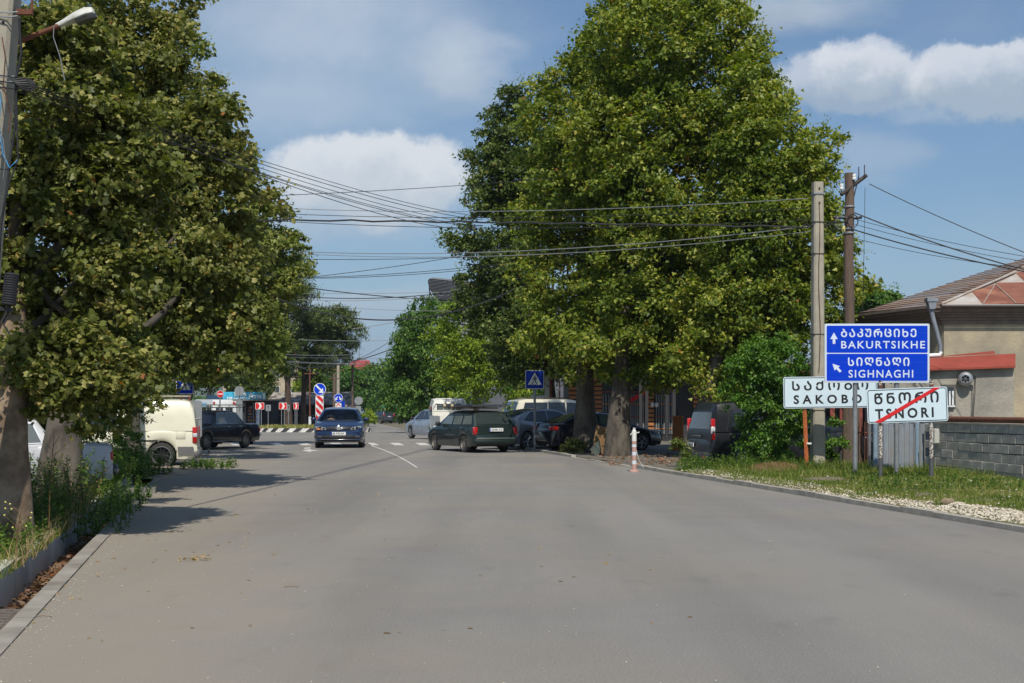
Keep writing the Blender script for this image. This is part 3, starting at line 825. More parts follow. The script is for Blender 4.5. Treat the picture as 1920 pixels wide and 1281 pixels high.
def car(name, label, cat, px, Y, phi, sp, scale=1.0, group=None, dz=0.0):
    """sp: the vehicle's lengthwise measures; s runs from the nose (0) to the tail (L)"""
    X = (px - 960) / FL * Y
    root = thing(name, label, cat, (X, Y, gz(Y) + dz), -math.atan2(X, Y) + math.radians(phi), group)
    root.scale = (scale,) * 3
    L, W, H = sp['L'], sp['W'], sp['H']
    # follow the street's fall
    top, cab, wh, R = sp['top'], sp['cab'], sp['wheels'], sp['R']
    sill = sp.get('sill', .22); wr = sp.get('roofw', .76) * W / 2; wb = W / 2 * sp.get('beltw', .965)
    zb0 = sp.get('belt', interp(top, (cab[0][0] + cab[-1][0]) / 2))
    nf, nr = sp.get('nose', (.14, .5)), sp.get('tail', (.09, .4))
    def plan(s):
        w = 1.0
        if s < nf[1]: w -= nf[0] * ((nf[1] - s) / nf[1]) ** 2.2
        if L - s < nr[1]: w -= nr[0] * ((nr[1] - (L - s)) / nr[1]) ** 2.2
        return w * W / 2
    def zbot(s):
        z = sill + (.10 if s < .02 or s > L - .02 else 0.04 if s < .3 or s > L - .3 else 0)
        Ra = R * 1.13
        for c in wh:
            if abs(s - c) < Ra: z = max(z, R + math.sqrt(Ra * Ra - (s - c) ** 2))
        return z
    def cw(z): return wb + (wr - wb) * max(0.0, min(1.0, (z - zb0) / (H - zb0))) ** sp.get('tumble', 1.0)
    def yv(s): return L / 2 - s
    ss = set([0, L]); ss |= set(np.round(np.arange(.04, L, .07), 3).tolist())
    for c in wh:
        Ra = R * 1.13; ss |= {round(c + Ra * math.cos(t), 3) for t in np.linspace(0, math.pi, 17)} | {c - Ra - .003, c + Ra + .003}
    ss |= {p[0] for p in top}
    ss = sorted(x for x in ss if 0 <= x <= L)
    b = MB(); rows = sp.get('rows', [(0, .95), (.12, .985), (.35, 1.0), (.62, 1.0), (.84, .985), (.95, .955), (1.0, .90)]); nrow = len(rows)
    crown = sp.get('crown', .03)
    for s in ss:
        zt, zb, w = interp(top, s), zbot(s), plan(s)
        line = []
        for f, k in rows: line.append((w * k, zb + (zt - zb) * f if f < .85 else zt - (1 - f) * min(zt - zb, .55)))
        line.append((w * .55, zt + crown * .8)); line.append((0, zt + crown))
        for x, z in line: b.v.append((x, yv(s), z))
        for x, z in line[:-1][::-1]: b.v.append((-x, yv(s), z))
    K = 2 * (nrow + 2) - 1
    for i in range(len(ss) - 1):
        for k in range(K - 1):
            b.f.append((i * K + k, i * K + k + 1, (i + 1) * K + k + 1, (i + 1) * K + k)); b.mi.append(0)
    b.f.append(tuple(range(K))); b.f.append(tuple(range((len(ss) - 1) * K, len(ss) * K))[::-1]); b.mi += [0, 0]
    body = b.build('body', sp['paint'], root, smooth=38)
    MB().box((0, 0, (sill + .62) / 2 + .02), (W * .74, L * .93, .62 - sill)).build('underbody', M['black'], root)
    # cabin
    cs = set(np.round(np.arange(cab[0][0], cab[-1][0], .09), 3).tolist()) | {p[0] for p in cab}
    cs = sorted(cs); c = MB(); er = sp.get('edge', .06)
    for s in cs:
        zr = interp(cab, s); zt = interp(top, s); zr = max(zr, zt + .001)
        z0 = min(zt, zb0) - .03; z2 = max(z0 + .01, zr - er)
        line = [(cw(z0), z0), (cw((z0 + z2) / 2), (z0 + z2) / 2), (cw(z2), z2), (cw(zr) - er * .35, zr - er * .28), (cw(zr) - er * 1.6, zr), (cw(zr) * .5, zr + .018), (0, zr + .022)]
        for x, z in line: c.v.append((x, yv(s), z))
        for x, z in line[:-1][::-1]: c.v.append((-x, yv(s), z))
    K = 13
    for i in range(len(cs) - 1):
        mid_s = (cs[i] + cs[i + 1]) / 2
        hole = sp.get('open_ws') and any(cab[a][0] + .04 < mid_s < cab[b2][0] - .05 for a, b2 in (sp['ws'], sp['rw']))
        for k in range(K - 1):
            if hole and 4 <= k <= 7: continue
            c.f.append((i * K + k, i * K + k + 1, (i + 1) * K + k + 1, (i + 1) * K + k)); c.mi.append(0)
    c.f.append(tuple(range(K))); c.f.append(tuple(range((len(cs) - 1) * K, len(cs) * K))[::-1]); c.mi += [0, 0]
    c.build('cabin', sp.get('roof_paint', sp['paint']), root, smooth=38)
    # panes
    gm = sp.get('glass', M['glass'])
    def pane(nm, pts_fn, m):
        return pts_fn().build(nm, m, root, smooth=50)
    for poly in sp['side_windows']:
        for sx in (1, -1):
            vs = [(sx * (cw(z) + .006), yv(s), z) for s, z in poly]
            fr = []
            cs_ = sum(p[0] for p in poly) / len(poly); cz_ = sum(p[1] for p in poly) / len(poly)
            for s, z in poly:
                s2 = s + math.copysign(.022, s - cs_); z2 = z + math.copysign(.020, z - cz_); fr.append((sx * (cw(z2) + .003), yv(s2), z2))
            mb = MB().add(fr, [tuple(range(len(fr)))]); fo = mb.build('window_trim', sp.get('trim', M['black']), root)
            MB().add(vs, [tuple(range(len(vs)))]).build('side_window', gm, root)
    def band(i0, i1, inset, m, nm, lo=0.0, hi=1.0):
        p0, p1 = cab[i0], cab[i1]; mb = MB()
        dx, dz_ = p1[0] - p0[0], p1[1] - p0[1]; ln = math.hypot(dx, dz_); nx, nz = -dz_ / ln, dx / ln
        if nz < 0: nx, nz = -nx, -nz
        if nm == 'rear_window' and nx < 0: nx, nz = -nx, -nz
        if nm == 'windscreen' and nx > 0 and nz < .2: nx, nz = -nx, -nz
        k = 6; nxs = 8
        for a in range(k + 1):
            t = lo + (hi - lo) * a / k; s, z = p0[0] + dx * t, p0[1] + dz_ * t; w = cw(z) - inset
            for j in range(nxs + 1):
                u = -1 + 2 * j / nxs; bow = .022 * (1 - u * u)
                mb.v.append((u * w, yv(s + nx * (.010 + bow)), z + nz * (.010 + bow)))
        for a in range(k):
            for j in range(nxs):
                q = a * (nxs + 1) + j; mb.f.append((q, q + 1, q + nxs + 2, q + nxs + 1)); mb.mi.append(0)
        return mb.build(nm, m, root, smooth=60)
    if sp.get('ws'): band(sp['ws'][0], sp['ws'][1], .075, sp.get('ws_glass', gm), 'windscreen', .06, .93)
    if sp.get('rw'): band(sp['rw'][0], sp['rw'][1], sp.get('rw_inset', .08), sp.get('rw_glass', gm), 'rear_window', .08, sp.get('rw_hi', .90))
    # wheels
    tw = sp.get('tyre_w', .19)
    for c_ in wh:
        for side in (1, -1): add_wheel(root, side * (W / 2 - tw / 2 - .02), yv(c_), R, tw, sp.get('rim', 'alloy'), side)
    # small pieces: (name, material, x, s, z, dx, ds, dz, mirrored, bevel)
    for nm, m, x, s, z, dx, ds, dz_, mir in sp.get('bits', []):
        for sx in ((1, -1) if mir else (1,)):
            MB().bbox((sx * x, yv(s), z), (dx, ds, dz_), min(dx, ds, dz_) * (.35 if 'light' not in nm else .14)).build(nm, m, root, smooth=50)
    for nm, m, polys, depth in sp.get('side_strips', []):
        for sx in (1, -1):
            mb = MB()
            pts = [(sx * (plan(s) + depth), yv(s), z) for s, z in polys]
            mb.add(pts, [tuple(range(len(pts)))]); mb.build(nm, m, root)
    for end, z, txt, w in sp.get('plates', []):
        pw, ph = .52, .115
        yy = (L / 2 + .035) if end == 'front' else -(L / 2 + .035)
        yy += sp.get('plate_in', {}).get(end, 0)
        pl = MB().box((0, yy, z), (pw, .012, ph)).build('number_plate', M['white'], root)
        t = text(txt, pw * .80, ph * .62, M['black'], pl, (pw * (.40 if end == 'front' else -.36), yy + (.008 if end == 'front' else -.008), z - ph * .31), face='+y' if end == 'front' else '-y', bold=.02)
        MB().box((pw * (.47 if end == 'front' else -.47), yy + (.007 if end == 'front' else -.007), z), (.035, .004, ph * .9)).build('blue_band', M['sign_blue_dark'], pl)
    # door gaps and handles
    for s0 in sp.get('gaps', []):
        for sx in (1, -1):
            zt = interp(top, s0) - .03; mb = MB()
            pts = []
            for k in range(6):
                z = .34 + (zt - .34) * k / 5; f = (z - .2) / (zt - .2)
                kx = np.interp(f, [r[0] for r in rows], [r[1] for r in rows]) * plan(s0) + .0035
                pts.append((sx * kx, yv(s0), z))
            for k in range(5):
                a, b2 = pts[k], pts[k + 1]
                mb.add([(a[0], a[1] - .007, a[2]), (a[0], a[1] + .007, a[2]), (b2[0], b2[1] + .007, b2[2]), (b2[0], b2[1] - .007, b2[2])], [(0, 1, 2, 3)])
            mb.build('door_seam', M['black'], root)
    return root, yv


def paint(name, c, **k): return mat(name, c, k.pop('rough', .28), k.pop('metal', .25), c2=tuple(x * .92 + .004 for x in c), scale=2.5, coat=k.pop('coat', .8), **k)


blk, red, lens, amb, chr_ = M['black'], M['red_lens'], M['lens'], M['amber'], M['chrome']
def std_mirror(s, z, m, W=1.75): return ('wing_mirror', m, W / 2 + .10, s, z, .20, .10, .14, True)

# dark blue saloon coming towards the camera
blue = paint('paint_blue', (0.008, 0.024, 0.080))
M['see_glass'] = (lambda m: m)(bpy.data.materials.new('see_through_glass'))
def _sg(m, tint):
    m.use_nodes = True; nt = m.node_tree; nt.nodes.clear(); N, L = nt.nodes.new, nt.links.new
    o = N('ShaderNodeOutputMaterial'); t = N('ShaderNodeBsdfTransparent'); t.inputs[0].default_value = (*tint, 1); g = N('ShaderNodeBsdfGlossy'); g.inputs['Roughness'].default_value = .04
    f = N('ShaderNodeFresnel'); f.inputs[0].default_value = 1.45; x = N('ShaderNodeMixShader'); L(f.outputs[0], x.inputs[0]); L(t.outputs[0], x.inputs[1]); L(g.outputs[0], x.inputs[2]); L(x.outputs[0], o.inputs[0])
_sg(M['see_glass'], (.72, .80, .78))
M['pale_glass'] = bpy.data.materials.new('reflecting_glass')
_sg(M['pale_glass'], (.70, .78, .80))
M['pale_glass'].node_tree.nodes['Fresnel'].inputs[0].default_value = 2.6
vw = dict(L=4.65, W=1.80, H=1.46, paint=blue, R=.325, wheels=(.88, 3.53), sill=.19, nose=(.13, .55), tail=(.08, .4), roofw=.66,
          top=[(0, .60), (.04, .74), (.16, .80), (.55, .90), (1.30, 1.00), (2.2, .97), (3.4, 1.0), (4.0, 1.04), (4.5, 1.02), (4.62, .92), (4.65, .75)],
          cab=[(1.15, .98), (1.95, 1.40), (2.35, 1.46), (3.0, 1.45), (3.45, 1.38), (4.10, 1.04)], ws=(0, 1), rw=(4, 5), open_ws=True, ws_glass=M['see_glass'], rw_glass=M['see_glass'],
          side_windows=[[(1.62, 1.02), (2.05, 1.36), (2.55, 1.40), (2.58, 1.02)], [(2.66, 1.02), (2.66, 1.40), (3.25, 1.36), (3.45, 1.04)]],
          gaps=(1.55, 2.62, 3.4), plates=[('front', .53, 'BE-700-DA', 0)],
          bits=[('grille', blk, 0, -.005, .725, .96, .06, .12, False),
                ('grille_bar', chr_, 0, -.03, .755, .98, .03, .014, False), ('grille_bar', chr_, 0, -.03, .70, .98, .03, .014, False),
                ('lower_grille', blk, 0, -.008, .40, 1.2, .05, .13, False), ('bumper_trim', chr_, 0, -.005, .315, 1.25, .07, .016, False),
                ('air_intake', blk, .70, .10, .42, .30, .10, .10, True), ('splitter', blk, 0, .06, .24, 1.5, .12, .06, False),
                ('indicator', amb, .72, .03, .685, .16, .14, .05, False),
                ('wiper', blk, .30, 1.12, 1.005, .60, .02, .02, True), std_mirror(1.55, 1.03, blue)])
r, yv = car('parked_car', 'dark blue saloon driving towards the camera in the middle of the road', 'car', 639, 52.0, 178, vw, 1.03)
r.name = 'saloon_car'
# round badge with its interlocked letters
yb = 4.65 / 2 + .045
bd = MB().lathe([(.075, .0), (.085, .014), (.072, .020), (.068, .008), (.005, .008)], 24, c=(0, yb, .735), axis='y').build('badge', chr_, r, smooth=40)
for pts in ([(-.042, .055), (-.012, -.005), (0, .028), (.012, -.005), (.042, .055)], [(-.062, .025), (-.030, -.055), (0, .005), (.030, -.055), (.062, .025)]):
    MB().tube([(a, yb + .014, .735 + b) for a, b in pts], .007, 4).build('badge_letter', M['white'], bd)
# people and seats seen through the screen, as dark shapes on the inside of the glass band
def interior(root, y1, y2, zt, wy, m):
    for sx in (-.36, .36):
        a = MB().bbox((sx, y1, zt + .13), (.46, .13, .32), .06).build('front_seat', m, root, smooth=50)
        MB().bbox((sx, y1 - .02, zt + .36), (.24, .09, .15), .04).build('headrest', m, a, smooth=50)
        a = MB().bbox((sx, y2, zt + .08), (.5, .12, .2), .05).build('rear_seat', m, root, smooth=50)
        MB().bbox((sx, y2, zt + .24), (.22, .08, .13), .04).build('headrest', m, a, smooth=50)
    MB().tube([(.36 + .17 * math.cos(t), wy + .06 * math.sin(t), zt + .04 + .15 * math.sin(t)) for t in np.linspace(0, 6.3, 18)], .016, 6).build('steering_wheel', m, root, smooth=60)
    MB().box((0, wy + .28, zt - .02), (1.25, .45, .07)).build('dashboard', m, root)

lg = mat('lens_grey', (.34, .36, .38), .10, coat=.9)
for sx in (1, -1):
    hp = [(.40, .70), (.50, .765), (.70, .80), (.815, .80), (.825, .74), (.74, .675), (.46, .66)]
    vs = [(sx * x, 4.65 / 2 + .035 - max(0, x - .5) ** 2 * 1.5, z) for x, z in hp] + [(sx * x * .98, 4.65 / 2 - .42, z) for x, z in hp]; n = len(hp)
    hl = MB().add(vs, [tuple(range(n)), tuple(range(n, 2 * n))] + [(i, (i + 1) % n, n + (i + 1) % n, n + i) for i in range(n)]).build('headlight', lg, r, smooth=30)
    MB().lathe([(.004, .0), (.045, .0), (.05, -.02)], 14, c=(sx * .66, 4.65 / 2 + .008, .735), axis='y').build('projector', blk, hl)
    MB().lathe([(.004, .0), (.036, .0), (.04, -.02)], 14, c=(sx * .53, 4.65 / 2 + .040, .715), axis='y').build('projector', blk, hl)
    MB().bbox((sx * .66, 4.65 / 2 - .01, .40), (.24, .06, .09), .02).build('fog_lamp_bezel', blk, r)
    MB().tube([(sx * .40, 4.65 / 2 - .20, .835), (sx * .60, 4.65 / 2 - 1.15, 1.015)], .008, 4).build('bonnet_crease', blue, r)
interior(r, .10, -.95, .98, .62, mat('seat_grey', (.05, .05, .052), .8))
VW_ROOT = r

# dark green estate, seen from behind left
green = paint('paint_dark_green', (0.014, 0.028, 0.026), rough=.36)
astra = dict(L=4.25, W=1.69, H=1.44, paint=green, R=.30, wheels=(.82, 3.33), sill=.20, rim='steel', tyre_w=.17, roofw=.76, tail=(.10, .35), glass=M['glass_light'], rw_glass=mat('rear_glass_dark', (.03, .04, .042), .05, spec=.7, coat=.4),
             top=[(0, .55), (.05, .70), (.6, .83), (1.15, .93), (2.2, .92), (4.12, .94), (4.2, .90), (4.25, .62)],
             cab=[(1.02, .91), (1.80, 1.36), (2.25, 1.44), (3.35, 1.43), (3.85, 1.38), (4.20, .93)], ws=(0, 1), rw=(4, 5), rw_inset=.10,
             side_windows=[[(1.48, .97), (1.90, 1.33), (2.30, 1.36), (2.33, .97)], [(2.42, .97), (2.42, 1.36), (3.08, 1.35), (3.12, .97)], [(3.22, .97), (3.22, 1.34), (3.78, 1.32), (3.98, .99)]],
             gaps=(1.45, 2.38, 3.18), plates=[('rear', .80, 'CS-961-CC', 0)], plate_in={'rear': .0},
             bits=[('tail_light', red, .76, 4.175, .76, .16, .13, .26, True), ('bumper', mat('bumper_green', (.012, .026, .024), .5), 0, 4.18, .42, 1.62, .22, .24, False),
                   ('bumper_strip', mat('strip_grey', (.10, .12, .11), .4), 0, 4.295, .50, 1.5, .02, .04, False),
                   ('door_handle', blk, .845, 2.22, .82, .03, .16, .035, True), ('door_handle', blk, .845, 3.05, .82, .03, .16, .035, True),
                   ('headlight', lens, .62, .10, .62, .30, .14, .14, True), ('rear_wiper', blk, .1, 4.10, 1.02, .5, .03, .03, False),
                   ('side_moulding', blk, .85, 2.2, .52, .025, 2.0, .05, True), std_mirror(1.45, .98, blk, 1.69)])
r, yv = car('estate_car', 'dark green estate car with a flat load on its roof, turning left', 'car', 881, 46.6, 25, astra, .975)
# boards and sticks tied on the roof: a thing of its own
ld = thing('roof_load', 'dark flat sheets tied flat on the roof of the green estate', 'roof load', (r.location.x, r.location.y, 1.44), r.rotation_euler.z)
dm = mat('roof_sheet', (.055, .062, .078), .5, c2=(.09, .10, .12), scale=5)
for k in range(3):
    b = MB(); sl = .03 * k
    b.box((.05 * k - .02, -.25 + .04 * k, .115 + .022 * k), (1.52 - .1 * k, 3.1 - .3 * k, .016), rx=-.012, rz=.02 * k); b.build('sheet', dm, ld)
for k in range(12):
    MB().box((-.66 + .12 * k, -.4, .175), (.014, 2.6, .02)).build('rib', dm, ld)
for yy in (.55, -.1, -.95):
    MB().box((0, yy, .065), (1.25, .07, .045)).build('batten', mat('raw_wood', (.45, .33, .19), .8), ld)
for yy in (.55, -.1):
    MB().bbox((-.72, yy, .12), (.10, .10, .16), .03).build('tie', mat('tie_cloth', (.50, .40, .25), .9), ld)
sprig = leaves_mesh('leaves', np.array([[.62, -1.75, .12]]) + rng.normal(size=(26, 3)) * np.array([.12, .12, .10]), rng.normal(size=(26, 3)) + np.array([0, 0, .6]), np.full(26, .12), np.full(26, .8), L_YELLOW, 'oval')
o = bpy.data.objects.new('leafy_twig', sprig); col.objects.link(o); o.parent = ld; o['kind'] = 'stuff'

# black old saloon with a roof rack
lblack = paint('paint_black', (0.010, 0.010, 0.014), rough=.25, metal=.0)
lada = dict(L=4.10, W=1.61, H=1.40, paint=lblack, R=.295, wheels=(.76, 3.18), sill=.23, rim='steel', tyre_w=.165, roofw=.74, nose=(.03, .25), tail=(.04, .3), crown=.015,
            top=[(0, .62), (.02, .80), (.1, .84), (1.2, .92), (2.2, .90), (3.1, .92), (4.0, .90), (4.08, .86), (4.10, .62)],
            cab=[(1.08, .90), (1.48, 1.33), (1.78, 1.40), (2.55, 1.39), (2.80, 1.34), (3.14, .92)], ws=(0, 1), rw=(4, 5), open_ws=True, ws_glass=M['pale_glass'], rw_glass=M['see_glass'], glass=mat('pane_grey', (.11, .125, .125), .06, spec=.7),
            trim=chr_,
            side_windows=[[(1.34, .94), (1.56, 1.30), (1.96, 1.33), (2.00, .94)], [(2.08, .94), (2.06, 1.33), (2.50, 1.32), (2.60, .94)], [(2.66, .94), (2.58, 1.30), (2.74, 1.27), (2.90, .95)]],
            gaps=(1.28, 2.04, 2.72),
            bits=[('grille', mat('grille_grey', (.10, .10, .10), .4, .5), 0, .0, .68, .72, .04, .17, False), ('lamp_panel', blk, .56, .0, .68, .40, .05, .19, True),
                  ('bumper', chr_, 0, -.07, .46, 1.56, .10, .11, False), ('bumper', chr_, 0, 4.17, .48, 1.56, .10, .11, False), ('indicator', amb, .66, -.02, .535, .20, .06, .07, True),
                  ('side_lamp', amb, .80, .30, .78, .04, .10, .04, True),
                  ('door_handle', chr_, .815, 2.05, .82, .03, .15, .03, True), ('door_handle', chr_, .815, 2.76, .82, .03, .15, .03, True),
                  ('tail_light', red, .62, 4.09, .68, .34, .05, .14, True), ('mud_flap', blk, .70, 3.62, .26, .18, .02, .28, True), ('sill_strip', chr_, .80, 2.0, .30, .02, 1.9, .02, True)])
r, yv = car('saloon_car', 'old black boxy saloon with a roof rack, behind the pale van', 'car', 395, 49.2, 144, lada, 1.0)
interior(r, .02, -.85, .92, .42, mat('seat_tan', (.16, .12, .09), .8))
LADA_ROOT = r
for sx in (1, -1):
    for xx in (.47, .65):
        MB().lathe([(.082, 0), (.085, .03), (.07, .035)], 16, c=(sx * xx, 4.10 / 2 + .01, .69), axis='y', cap=True).build('headlight', lens, r, smooth=40)
rk = thing('roof_rack', 'pale metal roof rack on top of the old black saloon', 'roof rack', (r.location.x, r.location.y, r.location.z + 1.42), r.rotation_euler.z)
rm_ = mat('rack_metal', (.50, .43, .31), .6)
for z, hw, hl in ((.10, .66, .86), (.19, .70, .92)):
    MB().tube([(-hw, -hl - .2, z), (hw, -hl - .2, z), (hw, hl - .2, z), (-hw, hl - .2, z), (-hw, -hl - .2, z)], 0.022, 6).build('rail', rm_, rk, smooth=60)
for i in range(9):
    yy = -1.0 + i * .2; MB().box((0, yy, .10), (1.32, .09, .03)).build('slat', rm_, rk)
for sx in (-1, 1):
    for yy in (-.85, -.2, .45): MB().tube([(sx * .68, yy, -.05), (sx * .68, yy, .19)], .014, 6).build('rack_leg', rm_, rk, smooth=60)

# cream panel van at the left, nose behind the trees
cream = paint('paint_cream', (0.74, 0.71, 0.56), metal=0, rough=.35, coat=.3)
caddy = dict(L=4.40, W=1.76, H=1.78, paint=cream, R=.335, wheels=(.88, 3.50), sill=.24, rim='big', tyre_w=.20, roofw=.86, beltw=.985, belt=1.0, tail=(.05, .25), edge=.10,
             top=[(0, .55), (.05, .72), (.7, .96), (1.2, 1.03), (2.0, 1.02), (4.30, 1.02), (4.36, .95), (4.40, .55)],
             cab=[(.95, .98), (1.75, 1.66), (2.3, 1.78), (4.0, 1.78), (4.20, 1.74), (4.30, 1.55), (4.38, .98)], ws=(0, 1),
             side_windows=[[(1.42, 1.06), (1.85, 1.52), (2.35, 1.55), (2.38, 1.06)]], gaps=(1.4, 2.42),
             bits=[('tail_light', red, .835, 4.335, .86, .10, .12, .42, True), ('bumper', mat('plastic_grey', (.13, .13, .13), .6), 0, 4.36, .38, 1.70, .22, .26, False),
                   ('reverse_light', lens, .838, 4.338, .86, .10, .12, .12, True), ('door_hinge', M['steel'], .80, 4.39, 1.28, .06, .08, .05, True),
                   ('door_runner', blk, .882, 2.95, .72, .02, .9, .04, True), ('headlight', lens, .66, .12, .72, .30, .2, .2, True), std_mirror(1.35, 1.08, blk, 1.76),
                   ('fuel_flap', mat('flap_cream', (.70, .67, .52), .4), .882, 3.98, .86, .006, .24, .20, True)],
             side_strips=[('lower_cladding', mat('plastic_grey', (.13, .13, .13), .6), [(1.35, .26), (1.35, .56), (3.05, .56), (3.08, .26)], .010),
                          ('lower_cladding', mat('plastic_grey', (.13, .13, .13), .6), [(3.92, .34), (3.90, .56), (4.30, .56), (4.34, .34)], .010)])
r, yv = car('panel_van', 'cream panel van with black lower trim parked on the left verge', 'van', 212, 35.8, 84, caddy, 1.02, dz=-.07)
MB().tube([(0, -2.26, .32), (0, -2.42, .31), (.02, -2.46, .34), (.02, -2.46, .42)], .022, 6).build('tow_hook', blk, r, smooth=60)
MB().lathe([(.03, 0), (.032, .03), (.02, .05), (.004, .055)], 10, c=(.02, -2.46, .42)).build('tow_ball', blk, r, smooth=60)
# ladder bar on its roof
rb = thing('roof_bar', 'rusty roof ladder bar on the cream panel van', 'roof bar', (r.location.x, r.location.y, 1.78 * 1.02 - .07), r.rotation_euler.z)
for sx in (-.6, .6): MB().box((sx, -.5, .10), (.04, 3.0, .035)).build('rail', M['concrete'], rb)
for yy in (.7, -.6, -1.8): MB().box((0, yy, .06), (1.3, .05, .035)).build('crossbar', M['rust'], rb)
MB().box((-.55, -2.02, -.12), (.05, .05, .42)).build('ladder_end', M['rust'], rb)

# black delivery van behind the bush
vb = paint('paint_van_black', (0.010, 0.011, 0.014), rough=.35, metal=.0, coat=.3)
connect = dict(L=4.82, W=1.84, H=1.84, paint=vb, R=.33, wheels=(.90, 3.90), sill=.25, rim='alloy', tyre_w=.20, roofw=.84, beltw=.985, belt=1.08, tail=(.06, .3), edge=.10,
               top=[(0, .55), (.06, .74), (.5, .92), (1.05, 1.08), (2.0, 1.08), (4.70, 1.08), (4.77, 1.0), (4.82, .56)],
               cab=[(.78, 1.0), (1.75, 1.70), (2.3, 1.83), (4.4, 1.82), (4.58, 1.78), (4.66, 1.6), (4.79, 1.04)], ws=(0, 1), rw=(5, 6), rw_inset=.12, rw_hi=.86, rw_glass=mat('rear_glass_grey', (.12, .13, .13), .12, spec=.6),
               side_windows=[[(1.35, 1.12), (1.85, 1.58), (2.35, 1.62), (2.38, 1.12)], [(3.4, 1.12), (3.4, 1.62), (4.22, 1.60), (4.34, 1.12)]], gaps=(1.35, 2.45),
               plates=[('rear', .74, 'AA-256-XX', 0)],
               bits=[('tail_light', red, .878, 4.73, 1.12, .05, .11, .54, True), ('reverse_light', lens, .880, 4.73, 1.10, .052, .112, .18, True), ('bumper', mat('bumper_dark', (.03, .03, .032), .6), 0, 4.78, .40, 1.80, .24, .26, False),
                     ('handle_bar', mat('strip_grey', (.10, .12, .11), .4), -.1, 4.84, .93, .7, .03, .04, False), ('reflector', red, .66, 4.905, .40, .18, .02, .06, True),
                     ('headlight', lens, .74, .30, .82, .26, .45, .16, True), ('bumper', mat('bumper_dark', (.03, .03, .032), .6), 0, .10, .42, 1.7, .3, .3, False)])
connect['plates'] = []
r, yv = car('delivery_van', 'black delivery van parked behind the glossy bush and the signs', 'van', 1468, 35.6, -66, connect, 1.0, dz=-.14)
pl = MB().box((-.45, -4.82 / 2 - .03, .70), (.46, .014, .11)).build('number_plate', M['white'], r)
text('CE-156-IC', .36, .07, blk, pl, (-.62, -4.82 / 2 - .04, .665))

# silver hybrid saloon under the planes
silver = paint('paint_silver', (0.30, 0.32, 0.35), metal=.5)
prius = dict(L=4.55, W=1.76, H=1.47, paint=silver, R=.32, wheels=(.92, 3.62), sill=.20, roofw=.70, tail=(.10, .4), glass=M['glass'],
             top=[(0, .55), (.05, .66), (.6, .82), (1.15, .96), (2.4, .94), (3.6, 1.03), (4.25, 1.13), (4.42, 1.08), (4.50, .8), (4.55, .5)],
             cab=[(.95, .92), (1.95, 1.38), (2.45, 1.47), (3.0, 1.45), (3.55, 1.37), (4.40, 1.10)], ws=(0, 1), rw=(4, 5), rw_glass=mat('glass_bluish', (.03, .05, .075), .05, spec=.8, coat=.5),
             side_windows=[[(1.5, 1.0), (2.05, 1.34), (2.60, 1.38), (2.62, 1.0)], [(2.7, 1.0), (2.7, 1.38), (3.35, 1.34), (3.75, 1.08)]], gaps=(1.5, 2.65, 3.5),
             bits=[('tail_light', red, .66, 4.40, .98, .40, .20, .10, True), ('corner_trim', M['white'], .80, 4.42, .62, .08, .10, .30, True), ('bumper', mat('bumper_dark', (.03, .03, .032), .6), 0, 4.47, .36, 1.4, .16, .2, False),
                   ('headlight', lens, .68, .2, .72, .3, .4, .1, True), std_mirror(1.45, 1.02, silver)])
r, yv = car('saloon_car', 'silver sloping-back car parked behind the crossing sign post', 'car', 1018, 49.6, -52, prius, 1.0)
# black saloon beside it
bl2 = paint('paint_black2', (0.012, 0.013, 0.020), rough=.2)
sonata = dict(L=4.70, W=1.80, H=1.44, paint=bl2, R=.33, wheels=(.92, 3.68), sill=.19, roofw=.68, tail=(.10, .4), glass=mat('glass_greenish', (.13, .18, .14), .06, spec=.7), nose=(.16, .6),
              top=[(0, .52), (.05, .66), (.6, .83), (1.2, .96), (2.4, .95), (3.6, 1.01), (4.3, 1.06), (4.62, 1.02), (4.70, .72)],
              cab=[(1.0, .93), (2.05, 1.38), (2.55, 1.44), (3.1, 1.42), (3.55, 1.35), (4.35, 1.05)], ws=(0, 1), rw=(4, 5), rw_glass=mat('glass_bluish', (.03, .05, .075), .05, spec=.8, coat=.5),
              side_windows=[[(1.6, 1.0), (2.12, 1.33), (2.65, 1.37), (2.67, 1.0)], [(2.75, 1.0), (2.75, 1.37), (3.35, 1.33), (3.75, 1.06)]], gaps=(1.55, 2.7, 3.5),
              bits=[('tail_light', red, .70, 4.55, .88, .36, .28, .15, True), ('bumper', blk, 0, 4.62, .35, 1.5, .16, .2, False), ('headlight', lens, .70, .28, .76, .26, .44, .09, True), ('fog_light', lens, .74, .14, .42, .10, .14, .09, True),
                    ('exhaust_tip', chr_, .5, 4.70, .26, .12, .08, .05, True), std_mirror(1.55, 1.02, bl2)])
r, yv = car('saloon_car', 'glossy black saloon parked behind the two plane trunks', 'car', 1120, 46.8, -61, sonata, .93)
# white off-roader behind them
wsuv = paint('paint_offwhite', (0.66, 0.63, 0.50), metal=0)
paj = dict(L=4.85, W=1.88, H=1.86, paint=wsuv, R=.38, wheels=(.95, 3.70), sill=.35, roofw=.80, beltw=.97, belt=1.13,
           top=[(0, .8), (.06, 1.0), (.9, 1.12), (1.3, 1.15), (2.4, 1.13), (4.75, 1.13), (4.83, 1.05), (4.85, .7)],
           cab=[(1.15, 1.1), (1.75, 1.72), (2.2, 1.84), (4.2, 1.86), (4.55, 1.80), (4.80, 1.12)], ws=(0, 1), rw=(4, 5),
           side_windows=[[(1.5, 1.18), (1.92, 1.66), (2.45, 1.70), (2.48, 1.18)], [(2.56, 1.18), (2.56, 1.70), (3.25, 1.70), (3.30, 1.18)], [(3.36, 1.18), (3.34, 1.70), (4.28, 1.69), (4.45, 1.2)]], gaps=(1.5, 2.52, 3.3),
           bits=[('roof_rail', blk, .62, 3.2, 1.90, .05, 2.0, .05, True), ('tail_light', red, .82, 4.80, 1.0, .14, .1, .3, True)])
